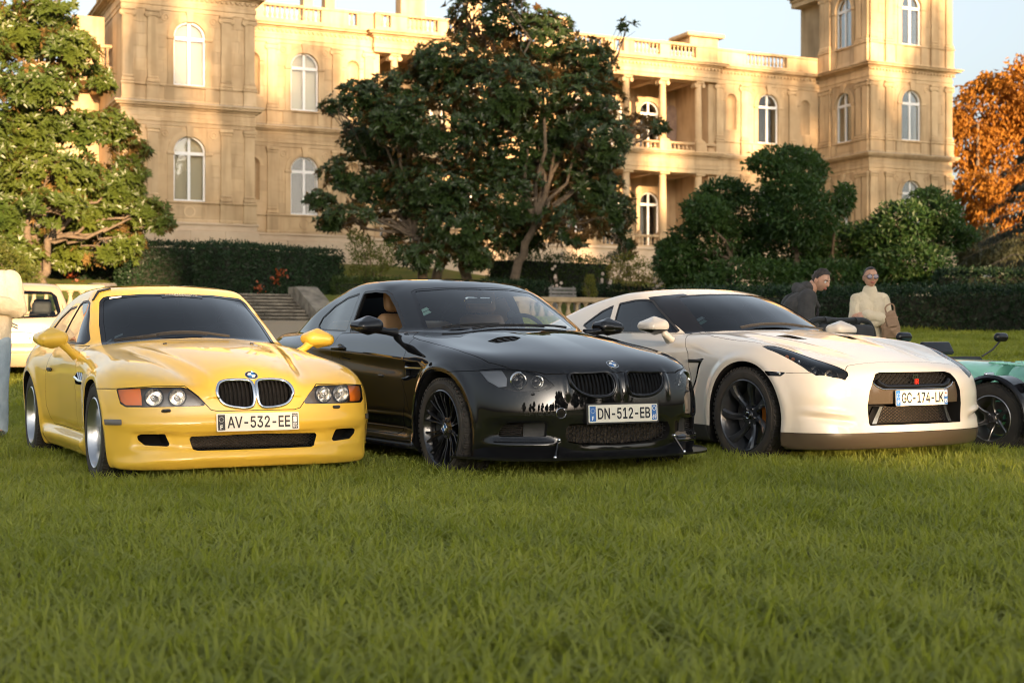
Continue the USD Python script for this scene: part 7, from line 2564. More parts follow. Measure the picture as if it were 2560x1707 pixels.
tree('magnolia_tree', 'magnolia tree at the left edge, its leaves tinted yellow-green as if in stronger low sun', 'tree', (bx, 52.5, 2.45),
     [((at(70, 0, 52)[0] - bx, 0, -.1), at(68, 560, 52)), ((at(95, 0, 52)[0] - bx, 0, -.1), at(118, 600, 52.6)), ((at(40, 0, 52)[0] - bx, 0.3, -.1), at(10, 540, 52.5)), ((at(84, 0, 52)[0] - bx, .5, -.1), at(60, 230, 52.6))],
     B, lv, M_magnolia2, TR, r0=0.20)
# the bushy green tree before the right wing
bsh = [(1960, 395, 80, 30), (1920, 410, 60, 22), (2020, 430, 45, 50), (1975, 470, 80, 40), (1810, 490, 70, 40), (1760, 530, 60, 40), (1860, 540, 130, 60), (2000, 540, 100, 70), (1800, 600, 130, 60), (1950, 620, 140, 80), (2110, 620, 130, 60), (2260, 560, 80, 60), (2320, 510, 45, 40),
       (2200, 600, 90, 50), (2370, 590, 60, 40), (2420, 590, 26, 24), (1690, 650, 60, 50), (1740, 690, 90, 50), (2280, 660, 110, 55), (1880, 700, 150, 50), (2080, 700, 140, 50), (2110, 500, 24, 40), (2360, 540, 40, 50), (1670, 620, 30, 20), (2230, 700, 120, 40)]
B = px_blobs(bsh, 50.0, TR, 0.9, 1.6)
P, D = in_blobs(B, 46000, TR, 0.45, 0.34, 1.1, 12)
N = len(P)
lv = leaf_mesh(P, unit(D * 0.6 + TR.normal(size=(N, 3)) * 0.7 + np.array([0, 0, 0.1])), unit(TR.normal(size=(N, 3)) * 0.6 + np.array([0, -0.3, 1.0])), 0.15 + 0.09 * TR.random(N), 0.10)
bx = at(2000, 700, 50)[0]
gb_ = float(ground_z(bx, 50))
tree('bushy_tree', 'wide bushy green tree with yellow tips before the right tower, behind the people', 'tree', (bx, 50.0, gb_),
     [((-2.8, 0, -.1), at(1830, 650, 50)), ((0, 0, -.1), at(1985, 560, 50)), ((2.6, 0.2, -.1), at(2200, 650, 50)), ((0.5, .3, -.1), at(2080, 640, 50.4)), ((3.2, .4, -.1), at(2330, 620, 50.4))], B, lv, M_bush, TR, r0=0.16)
# autumn tree, conifer and weeping tree at the right edge
aut = [(2480, 260, 100, 90), (2580, 220, 100, 80), (2420, 360, 60, 80), (2520, 380, 110, 90), (2640, 340, 120, 110), (2440, 480, 60, 60), (2540, 500, 110, 80), (2650, 480, 120, 90), (2420, 560, 34, 40), (2500, 590, 90, 40), (2700, 250, 120, 110), (2400, 300, 26, 40), (2560, 620, 80, 40)]
B = px_blobs(aut, 112.0, TR, 0.9, 3)
P, D = in_blobs(B, 24000, TR, 0.35, 0.40, 0.42, 21)
N = len(P)
lv = leaf_mesh(P, unit(D * 0.3 + TR.normal(size=(N, 3)) * 0.5 + np.array([0, 0, -0.9])), unit(TR.normal(size=(N, 3)) + np.array([0, -0.8, 0.3])), 0.34 + 0.3 * TR.random(N), 0.20)
tree('autumn_tree', 'tall orange autumn tree beyond the right tower', 'tree', (at(2600, 0, 112)[0], 112.0, 5.0), [((0, 0, -.5), at(2590, 560, 112)), ((.6, 0, -.5), at(2500, 520, 112.5))], B, lv, M_autumn, TR, r0=0.6)
cz_ = thing('conifer', 'dark drooping conifer cut off by the right edge of the picture', 'tree', (at(2640, 0, 82)[0], 82.0, 4.0))
obj('trunk', limb((0, 0, -.5), (0.1, 0, 14), 0.35, 0.08, TR, 10, 0.03), M_bark, cz_, smooth=60)
cp, cd, cn = [], [], []
for k in range(60):
    h = 0.8 + 12.6 * (k / 60) ** 0.95
    ln = (14.4 - h) * 0.44 * TR.uniform(0.75, 1.1)
    a = k * 2.4 + TR.uniform(-.3, .3)
    dr = np.array([math.cos(a), math.sin(a), 0])
    m = 150
    t = TR.random(m) ** 0.7
    sw = TR.normal(size=m) * 0.22 * (1 - t * .5)
    side = np.array([-dr[1], dr[0], 0])
    p = dr * (t * ln)[:, None] + side * sw[:, None] + np.array([0, 0, h]) + np.array([0, 0, 1]) * (0.10 * ln * t - 0.30 * ln * t * t - np.abs(TR.normal(size=m)) * 0.16)[:, None]
    cp.append(p); cd.append(dr * 0.5 + side * TR.normal(size=m)[:, None] * 0.5 + np.array([0, 0, -0.9])); cn.append(np.tile(dr + [0, 0, .4], (m, 1)))
    obj('bough', tube([(0, 0, h), tuple(dr * ln * .5 + [0, 0, h + .02 * ln]), tuple(dr * ln + [0, 0, h - .2 * ln])], [0.05, 0.035, 0.012], 5), M_bark, cz_)
P = np.concatenate(cp)
v, f = leaf_mesh(P, np.concatenate(cd), unit(np.concatenate(cn)), 0.34, 0.13)
obj('crown', trimesh.Trimesh(v, f, process=False), M_fir, cz_, smooth=False)
wp = [(2470, 620, 80, 60), (2420, 660, 40, 40), (2540, 640, 80, 60), (2600, 620, 80, 70), (2390, 640, 26, 40)]
B = px_blobs(wp, 95.0, TR, 0.9, 2)
P, D = in_blobs(B, 7000, TR, 0.35, 0.36, 0.6, 31)
N = len(P)
lv = leaf_mesh(P, unit(D * 0.2 + TR.normal(size=(N, 3)) * 0.35 + np.array([0, 0, -1])), unit(TR.normal(size=(N, 3)) + np.array([0, -1, .2])), 0.40, 0.12)
tree('weeping_tree', 'dull olive weeping tree behind the far right hedge', 'tree', (at(2500, 0, 95)[0], 95.0, 4.0), [((0, 0, -.3), at(2490, 640, 95))], B, lv, M_olive, TR, r0=0.3)


def hedge(name, label, foot, z0, z1, mat, rng, dens=430, leaf=0.105, rag=0.06, group=None):
    """clipped hedge over a ground outline"""
    poly = sg.Polygon(foot)
    t = thing(name, label, 'hedge', group=group)
    inner = poly.buffer(-0.10)
    z_low = z0 if np.ndim(z0) == 0 else z0
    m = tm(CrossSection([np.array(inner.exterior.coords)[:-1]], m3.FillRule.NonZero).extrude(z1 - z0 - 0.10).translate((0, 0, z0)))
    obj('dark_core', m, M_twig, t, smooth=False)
    ring = np.array(poly.exterior.coords)
    ps, ns = [], []
    for a, b in zip(ring[:-1], ring[1:]):
        ln = np.linalg.norm(b - a)
        n = int(ln * (z1 - z0) * dens)
        u = rng.random(n)
        nr = np.array([(b - a)[1], -(b - a)[0], 0]) / ln
        if not sg.Polygon(foot).exterior.is_ccw:
            nr = -nr
        ps.append(np.column_stack([a + (b - a) * u[:, None], z0 + (z1 - z0) * rng.random(n)])); ns.append(np.tile(nr, (n, 1)))
    x0, y0, x1, y1 = poly.bounds
    n = int(poly.area * dens * 0.8)
    q = np.column_stack([rng.uniform(x0, x1, n * 2), rng.uniform(y0, y1, n * 2)])
    from shapely import contains_xy
    q = q[contains_xy(poly, q[:, 0], q[:, 1])]
    ps.append(np.column_stack([q, np.full(len(q), z1) + np.abs(rng.normal(size=len(q))) * rag * 1.2])); ns.append(np.tile([0, 0, 1.0], (len(q), 1)))
    p, nn = np.concatenate(ps), np.concatenate(ns)
    p = p + nn * (meshkit.fbm(p * 1.6, 3, 4)[:, None] - 0.5) * rag * 3.5 + rng.normal(size=p.shape) * rag * 0.4
    d = unit(nn * 0.7 + rng.normal(size=p.shape) * 0.6 + [0, 0, 0.25])
    v, f = quad_leaf(p, d, unit(rng.normal(size=p.shape) + nn * .5), leaf * (0.7 + 0.7 * rng.random(len(p))), leaf * 0.55)
    obj('foliage', trimesh.Trimesh(v, f, process=False), mat, t, smooth=False)
    return t


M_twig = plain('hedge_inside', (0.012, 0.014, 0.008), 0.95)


def wedge(p0, p1, depth):
    """ground outline from two front corners (photo column, distance) and a depth"""
    a, b = at(p0[0], 800, p0[1])[:2], at(p1[0], 800, p1[1])[:2]
    d = unit(np.array([b - a]))[0]
    n = np.array([-d[1], d[0]]) * depth
    return [tuple(a), tuple(b), tuple(b + n), tuple(a + n)]


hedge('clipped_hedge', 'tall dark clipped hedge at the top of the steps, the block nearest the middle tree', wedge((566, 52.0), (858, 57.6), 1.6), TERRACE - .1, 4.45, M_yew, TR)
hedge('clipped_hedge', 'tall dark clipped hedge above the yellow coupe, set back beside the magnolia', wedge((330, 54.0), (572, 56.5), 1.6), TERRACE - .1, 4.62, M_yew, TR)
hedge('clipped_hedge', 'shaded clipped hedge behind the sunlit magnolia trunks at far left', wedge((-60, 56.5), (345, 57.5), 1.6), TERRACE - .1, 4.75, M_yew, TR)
hedge('low_hedge', 'low olive-green hedge between the stair cheek and the black coupe roof', wedge((842, 56.0), (1010, 57.0), 1.2), TERRACE - .1, 3.28, M_hedge2, TR)
hedge('back_hedge', 'mid-green hedge along the terrace right of the big magnolia trunk', wedge((1275, 62.0), (1530, 66.0), 1.6), TERRACE - .1, 4.55, M_hedge2, TR, dens=330, rag=0.14)
hedge('box_hedge', 'low dark box hedge left of the garden bench', wedge((1240, 55.0), (1380, 56.5), 1.3), TERRACE - .2, 3.12, M_yew, TR)
hedge('box_hedge', 'low dark box hedge right of the garden bench, above the white coupe roof', wedge((1486, 57.0), (1690, 60.0), 1.3), TERRACE - .2, 3.02, M_yew, TR)
zr = float(ground_z(9, 35))
hedge('long_hedge', 'long dark clipped hedge behind the two people, reaching the right edge', wedge((1660, 36.0), (2640, 34.0), 1.8), zr - .1, 2.10, M_yew, TR, dens=520, leaf=0.09)
hedge('long_hedge', 'second, taller dark hedge behind the long one at the right edge', wedge((2340, 45.0), (2660, 44.0), 1.6), float(ground_z(14, 45)) - .1, 3.02, M_yew, TR, dens=420)


def shrub(name, label, blobs, Y, n, mat, leaf=0.08, z0=None, seed=1, stems=4):
    rng = np.random.default_rng(seed)
    B = px_blobs(blobs, Y, rng, 1.0, 0.3)
    P, D = in_blobs(B, n, rng, 0.35, 0.33, 1.4, seed)
    base = np.array([np.mean([b[0][0] for b in B]), Y, ground_z(B[0][0][0], Y) if z0 is None else z0])
    N = len(P)
    v, f = leaf_mesh(P - base, unit(D * 0.6 + rng.normal(size=(N, 3)) * 0.6 + [0, 0, .2]), unit(rng.normal(size=(N, 3)) * .7 + [0, -.3, 1]), leaf * (0.7 + 0.6 * rng.random(N)), leaf * 0.5)
    t = thing(name, label, 'shrub', base)
    for k in range(stems):
        c = B[k % len(B)][0] - base
        obj('stem', limb((rng.uniform(-.1, .1), rng.uniform(-.1, .1), -.1), c + rng.normal(size=3) * .15, 0.035, 0.012, rng, 7, 0.2), M_bark, t, smooth=60)
    obj('foliage', trimesh.Trimesh(v, f, process=False), mat, t, smooth=False)


shrub('young_shrub', 'loose yellow-green young shrub left of the middle magnolia, above the low hedge', [(905, 620, 40, 36), (930, 660, 55, 30), (900, 690, 40, 26), (965, 640, 26, 34), (885, 590, 16, 16)], 57.0, 2600, M_yellow, 0.11, seed=2)
shrub('golden_bush', 'golden bush with bare pale stems above the white coupe roof', [(1570, 655, 40, 26), (1610, 680, 44, 30), (1545, 680, 30, 26), (1640, 690, 34, 24), (1580, 700, 46, 20)], 58.5, 2300, M_gold, 0.10, seed=3, stems=7)
shrub('dark_bush', 'small dark rounded bush behind the golden bush', [(1548, 642, 36, 14), (1565, 638, 24, 12)], 61.0, 900, M_bush, 0.10, seed=4)
shrub('golden_cone', 'small golden clipped cone right of the garden bench', [(1474, 716, 18, 24), (1474, 700, 12, 16), (1476, 732, 20, 16)], 56.0, 1300, M_gold, 0.06, seed=5)
shrub('ivy_bush', 'yellow-green leafy bush under the sunlit magnolia at far left', [(20, 660, 50, 40), (60, 690, 50, 30), (-20, 640, 50, 60), (0, 700, 60, 30)], 50.0, 3000, M_yellow, 0.12, seed=6)
shrub('leafy_bush', 'mid-green bush at the foot of the bushy tree, right of the golden bush', [(1690, 690, 50, 34), (1730, 705, 50, 24)], 52.5, 1900, M_bush, 0.10, seed=7)
for k, (cx, cy, w, n_) in enumerate(((1510, 709, 20, 10), (1390, 690, 26, 16), (1640, 712, 14, 8), (1655, 716, 10, 6))):
    t = thing('rose_bush', ('pale rose clump above the box hedge right of the bench', 'tall pale rose bush above the garden bench', 'small pale roses left of the bushy tree', 'small pale roses nearest the bushy tree')[k], 'flowers', at(cx, cy, 58.3))
    for j in range(n_):
        d = TR.normal(size=3) * [w * 58 / FPX * .5, .2, .22 if k != 1 else .5]
        s = sphere((0, 0, 0), 0.055, 1); s.vertices += meshkit.noise(s.vertices * 40 + j)[:, None] * 0.02 * s.vertices / 0.055
        s.apply_translation(d)
        obj('rose', s, M_rose, t)
    obj('stems', cat(*[tube([(0, 0, -.8), tuple(TR.normal(size=3) * [.2, .1, .2])], .012, 5) for _ in range(5)]), M_bark, t, kind='stuff')
# red creeper leaves showing in the tall hedge
for k, (cx, cy, Y) in enumerate(((700, 685, 54.4), (690, 700, 54.2), (648, 720, 53.3), (190, 700, 56.3), (170, 680, 56.3))):
    P = at(cx, cy, Y - 0.15) + TR.normal(size=(26, 3)) * [.14, .05, .12]
    v, f = quad_leaf(P, TR.normal(size=P.shape), TR.normal(size=P.shape) + [0, -1, 0], .12, .09)
    obj('red_creeper', trimesh.Trimesh(v, f, process=False), M_redleaf, None, smooth=False, label=('orange-red creeper leaves highest in the tall hedge above the steps', 'orange-red creeper leaves just under the highest tuft in the tall hedge', 'orange-red creeper leaves at the foot of the tall hedge',
        'orange-red creeper leaves in the shaded hedge, nearer the yellow coupe', 'orange-red creeper leaves in the shaded hedge, beside the magnolia trunks')[k], cat='creeper')
# the bench
bn = thing('garden_bench', 'grey slatted garden bench between two low box hedges', 'bench', tuple(at(1415, 745, 56.0)[:2]) + (2.13,), math.degrees(BT))
M_bench = noisy('bench_wood', (0.16, 0.15, 0.14), (0.26, 0.25, 0.23), 6, rough=0.8)
for k in range(3):
    obj('seat_slat', box(-.6, .6, -.22 + .16 * k, -.08 + .16 * k, .42, .455, .008), M_bench, bn)
    obj('back_slat', box(-.6, .6, .27 + .02 * k, .30 + .02 * k, .52 + .14 * k, .62 + .14 * k, .008), M_bench, bn)
for s in (-1, 1):
    obj('leg', box(s * .5 - .04, s * .5 + .04, -.2, .26, 0, .415, .01), M_bench, bn)
    obj('back_post', box(s * .5 - .03, s * .5 + .03, .31, .35, .3, .95, .01), M_bench, bn)

# ---- the park behind the camera: it shades the lawn and shows in the paintwork
sx, sy = math.sin(SUN_AZ), math.cos(SUN_AZ)


def park_tree(a, D, top, width, seed, low=0.12, n=8500, name='park_tree', cols=None):
    """a: sideways place seen from the sun; D: metres towards the sun"""
    rng = np.random.default_rng(seed)
    x, y = a * (-sy) * 1.0 + sx * D, a * sx + sy * D
    x, y = -sy * a + sx * D, sx * a + sy * D
    R = width / 2
    B = []
    for k in range(11):
        h = low * top + (top * (1 - low)) * (k + .5) / 11
        rr = R * math.sin(math.pi * min(0.96, 0.22 + 0.72 * (k + .5) / 11)) ** 0.8
        for j in range(2):
            aa = rng.random() * 6.28
            B.append((np.array([math.cos(aa) * rr * .45, math.sin(aa) * rr * .45, h]), np.array([rr * .75, rr * .75, top * .085 + .4])))
    P, Dd = in_blobs(B, int(n * top / 26), rng, 0.3, 0.30, 0.35, seed)
    v, f = quad_leaf(P, rng.normal(size=P.shape) + [0, 0, -.2], rng.normal(size=P.shape), 0.55 + .5 * rng.random(len(P)), 0.5)
    t = thing(name, PARK_LABELS.pop(0), 'tree', (x, y, 0))
    obj('trunk', limb((0, 0, -.3), (0, 0, top * .8), .4, .08, rng, 9, .02), M_bark, t, smooth=60)
    obj('crown', trimesh.Trimesh(v, f, process=False), M_far, t, smooth=False)


PARK = [  # sideways place seen from the sun, distance, top, width
    (0.0, 95, 11.0, 7), (4.2, 90, 12.5, 5), (10.0, 97, 35.5, 5.6), (14.5, 100, 36.5, 7), (20, 96, 33.2, 9), (27, 104, 33.6, 8.5), (39.5, 98, 32.8, 9), (33.4, 112, 33.5, 6), (46, 106, 35.5, 9), (53, 100, 39.5, 10), (60, 96, 38, 9), (67.5, 104, 24, 8), (78, 100, 22, 10),
    (-8, 99, 12.5, 7), (-16, 96, 15, 6), (-27, 110, 17, 5), (-38, 100, 22, 9), (-52, 110, 20, 9), (92, 110, 22, 10), (-68, 100, 24, 12), (110, 104, 22, 12)]
PARK_LABELS = ['park tree number %s counted along the row behind the viewer' % w for w in ('one two three four five six seven eight nine ten eleven twelve thirteen fourteen fifteen sixteen seventeen eighteen nineteen twenty twenty-one'.split())]
for k, (a, D, top, w) in enumerate(PARK):
    park_tree(a, D, top, w, 100 + k)
# ---------------------------------------------------------------- the hatchback at the left and the open sports car at the right
def spec_hatch():
    xs = [0.0, 0.15, 0.4, 0.9, 1.8, 2.8, 3.6, 4.0]
    zs = [0.2, 0.35, 0.55, 0.75, 0.92, 1.05, 1.2, 1.4, 1.55, 1.7]
    base = np.array([0.78, 0.82, 0.84, 0.845, 0.84, 0.815, 0.76, 0.69, 0.63, 0.56])
    V = [base + d for d in (-0.06, -0.02, 0.0, 0.0, 0.0, 0.0, -0.02, -0.1)]
    W = Tab(xs, zs, V)
    T = Tab([-0.2, 0.3, 0.6, 1.2, 2.0, 2.5, 3.2, 4.0], [0, 0.3, 0.55, 0.75, 0.9], [[z, z - .004, z - .02, z - .06, z - .12] for z in (1.42, 1.55, 1.60, 1.635, 1.60, 1.42, 1.02, 0.75)])
    F = Tab([0, 0.5, 0.9], [0.2, 0.6, 1.0], [[3.9, 3.9, 3.6], [3.85, 3.85, 3.5], [3.5, 3.5, 3.2]])
    rz = [0.2, 0.34, 0.42, 0.55, 0.60, 0.80, 0.98, 1.10, 1.35, 1.52, 1.65]
    rx = np.array([0.10, 0.0, -0.03, -0.03, 0.01, 0.025, 0.05, 0.12, 0.30, 0.44, 0.62])
    R = Tab([0, 0.35, 0.6, 0.75, 0.85], rz, [rx, rx + .012, rx + .05, rx + .12, rx + .26])
    G = Tab([0.0, 2.0, 4.0], [0.0, 0.9], [[0.5, 0.5]] * 3)
    Wg = Tab([0.0, 2.0, 4.0], [0.5, 1.5], [[0.3, 0.3]] * 3)
    return Body(W, T, F, R, 0.22, Wg, G, k=(0.10, 0.10, 0.10), kg=0.05, ku=0.02)


def on_rear(b, y, z):
    y, z = np.atleast_1d(np.asarray(y, float)), np.atleast_1d(np.asarray(z, float))
    xs = np.arange(-0.3, 1.0, 0.006)
    D = b.f(xs[None, :], y[:, None], z[:, None])
    i = np.argmax(D < 0, axis=1)
    k = np.arange(len(y))
    a = D[k, i - 1] / (D[k, i - 1] - D[k, i])
    return xs[i - 1] * (1 - a) + xs[i] * a


def build_hatch():
    b = spec_hatch()
    v, q, n = b.mesh(-0.2, 4.1, 0.95, 0.15, 1.72, h=0.028, steps=2)
    S0 = mani(v, q, n)
    y0 = 20.3
    x0 = (31 - 1280) / FPX * y0
    car = thing('champagne_hatchback', 'champagne-gold family hatchback seen from behind at the left edge, beyond the yellow coupe', 'car', (x0, y0, float(ground_z(x0, y0 + 1)) - 0.02), 107.0)
    UsdGeom.Xformable(car).AddScaleOp().Set(Gf.Vec3f(1.0, 1.0, 0.89))
    vv, qq, nn = b.mesh(0.1, 3.2, 0.95, 0.8, 1.7, h=0.04, level=-0.05, steps=1)
    c = Manifold(MMesh(np.ascontiguousarray(vv, np.float32), np.ascontiguousarray(np.vstack([qq[:, [0, 1, 2]], qq[:, [0, 2, 3]]]), np.uint32))) ^ mbox(0.16, 2.9, -.9, .9, .86, 1.6)
    S = S0 - arch(0.75, 0.30, 0.34) - arch(3.1, 0.30, 0.34) - c
    win = np.array([(-.60, 1.03), (-.66, 1.12), (-.60, 1.38), (-.52, 1.455), (0, 1.475), (.52, 1.455), (.60, 1.38), (.66, 1.12), (.60, 1.03), (0, 1.0)])
    wc = cs(win, 0.05)
    wp = prism('x', wc, -0.3, 0.75)
    S = S - wp
    sheet('rear_window_border', S0 ^ (wp - prism('x', cs(wc, 0, -.035), -.4, .8)), K['gloss_black'], car, 0.002, keep=lambda p, n_: n_[:, 0] < -.1)
    rw = sheet('rear_window', S0 ^ prism('x', cs(wc, 0, -.03), -.3, .75), K['glass'], car, 0.006, keep=lambda p, n_: n_[:, 0] < -.1)
    front = prism('x', cs([(-.60, 1.02), (-.5, 1.48), (.5, 1.48), (.60, 1.02)], .05), 1.5, 3.4)
    S = S - (front ^ mbox(1.4, 3.4, -1, 1, 1.02, 1.6))
    side = cs([(0.85, 1.02), (0.75, 1.18), (0.86, 1.43), (1.2, 1.49), (1.9, 1.47), (2.35, 1.25), (2.55, 1.04)], .04)
    S = S - both(prism('y', side, .45, 1.1))
    for s in (-1, 1):
        P = prism('y', side, .45, 1.1)
        sheet('side_window', S0 ^ (P if s > 0 else P.mirror((0, 1, 0))), K['glass'], car, .006)
    lamp = cs([(.68, .72), (.70, 1.02), (.76, 1.12), (.95, 1.12), (.95, .70)], .03)
    L = prism('x', lamp, -.2, .42)
    S = S - both(L)
    for s in (-1, 1):
        sheet('tail_lamp', S0 ^ (L if s > 0 else L.mirror((0, 1, 0))), K['red'], car, -.002)
    hatch = cs([(-.62, .60), (-.66, .95), (-.70, 1.12), (-.63, 1.42), (-.5, 1.56), (.5, 1.56), (.63, 1.42), (.70, 1.12), (.66, .95), (.62, .60)], .05)
    S = groove(S, 'x', np.vstack([hatch.to_polygons()[0], hatch.to_polygons()[0][:1]]), -.3, .30, .008)
    S = groove(S, 'x', [(-.95, .575), (.95, .575)], -.3, .12, .010)
    skin('body', S, K['champagne'], K['lining'], car)
    # number plate recess, emblem, wiper, bumper strip, spoiler
    xr = float(on_rear(b, 0, .66)[0])

    def rear(m):
        m = tm(m).copy(); v_ = np.array(m.vertices); v_[:, 0] *= -1; v_[:, 1] *= -1; m.vertices = v_; return m
    plate(car, (0, 0, 0), 'EL-916-LS', 'van') if False else None
    hold = thing_plate(car, xr)
    em = []
    for dz in (0.0, 0.045):
        em.append(tube([(xr - .02, .075, .845 + dz), (xr - .03, 0, .885 + dz), (xr - .02, -.075, .845 + dz)], 0.012, 6))
    obj('double_chevron', cat(*em), K['chrome'], car)
    arm = np.array([(.38, 1.03), (.2, 1.055), (-.35, 1.075)])
    xa = on_rear(b, arm[:, 0], arm[:, 1]) - .02
    obj('rear_wiper', tube(np.column_stack([xa, arm]), [.016, .012, .008], 6), K['plastic'], car)
    obj('high_brake_lamp', box(.36, .40, -.14, .14, 1.485, 1.505, .004), K['red'], car)
    obj('roof_aerial', tube([(.55, 0, 1.59), (.80, 0, 1.86)], .006, 5), K['plastic'], car)
    yy = np.linspace(-.78, .78, 14)
    obj('bumper_strip', tube(np.column_stack([on_rear(b, yy, np.full(14, .47)) - .004, yy, np.full(14, .47)]), .022, 8), K['champagne'], car)
    obj('plate_surround', np_surround(b), K['champagne'], car, smooth=60)
    for s in (-1, 1):
        obj('rear_headrest', Manifold.batch_hull([Manifold.sphere(.06, 12).translate((.85, s * .38 + dy, 1.15 + dz)) for dy in (-.08, .08) for dz in (0, .1)]), K['seat'], car)
        seat(car, 2.0, s * .37, .62, K['seat'], .62)
    for cx in (0.75, 3.1):
        for s in (-1, 1):
            wheel(car, 'van', cx, 0.83, s)


def np_surround(b):
    pts = spline([(-.36, .60), (-.36, .72), (-.28, .77), (.28, .77), (.36, .72), (.36, .60), (.3, .585), (-.3, .585)], 60)
    x = on_rear(b, pts[:, 0], pts[:, 1]) - 0.004
    p = np.column_stack([x, pts]); p = np.vstack([p, p[:1]])
    return tube(p, 0.012, 8, caps=False)


def thing_plate(car, xr):
    def tf(m):
        m = tm(m).copy()
        R = np.eye(4); R[:3, :3] = np.array([[0, 0, -1], [-1, 0, 0], [0, 1, 0]], float)
        m.apply_transform(R); m.apply_translation((xr - .012, 0, .665)); return m
    W, H = .26, .055
    p = obj('number_plate', tf(box(-W, W, -H, H, -.004, 0)), K['plate'], car)
    obj('regional_band', tf(box(W - .042, W - .004, -H + .004, H - .004, .0004, .0016)), K['plate_blue'], p)
    obj('region_emblem', tf(box(W - .036, W - .010, .005, .04, .0018, .0026)), K['red_print'], p)
    obj('euro_band', tf(box(-W + .004, -W + .042, -H + .004, H - .004, .0004, .0016)), K['plate_blue'], p)
    t = meshkit.text_mesh('EL-916-LS', .07, .001, True)
    bb_ = t.bounds
    t.apply_translation(-(bb_[0] + bb_[1]) / 2)
    t.apply_scale((.40 / (bb_[1, 0] - bb_[0, 0]), 1, 1)); t.apply_translation((0, 0, .002))
    obj('registration', tf(t), K['ink'], p, smooth=False)
    return p


def superring(x, w, zlo, zhi, n=28, e=3.2, top=1.0):
    a = np.linspace(0, 2 * np.pi, n, endpoint=False)
    c, s = np.cos(a), np.sin(a)
    y = np.sign(c) * np.abs(c) ** (2 / e) * w
    z = (zlo + zhi) / 2 + np.sign(s) * np.abs(s) ** (2 / e) * (zhi - zlo) / 2
    return np.column_stack([np.full(n, x), y, z])


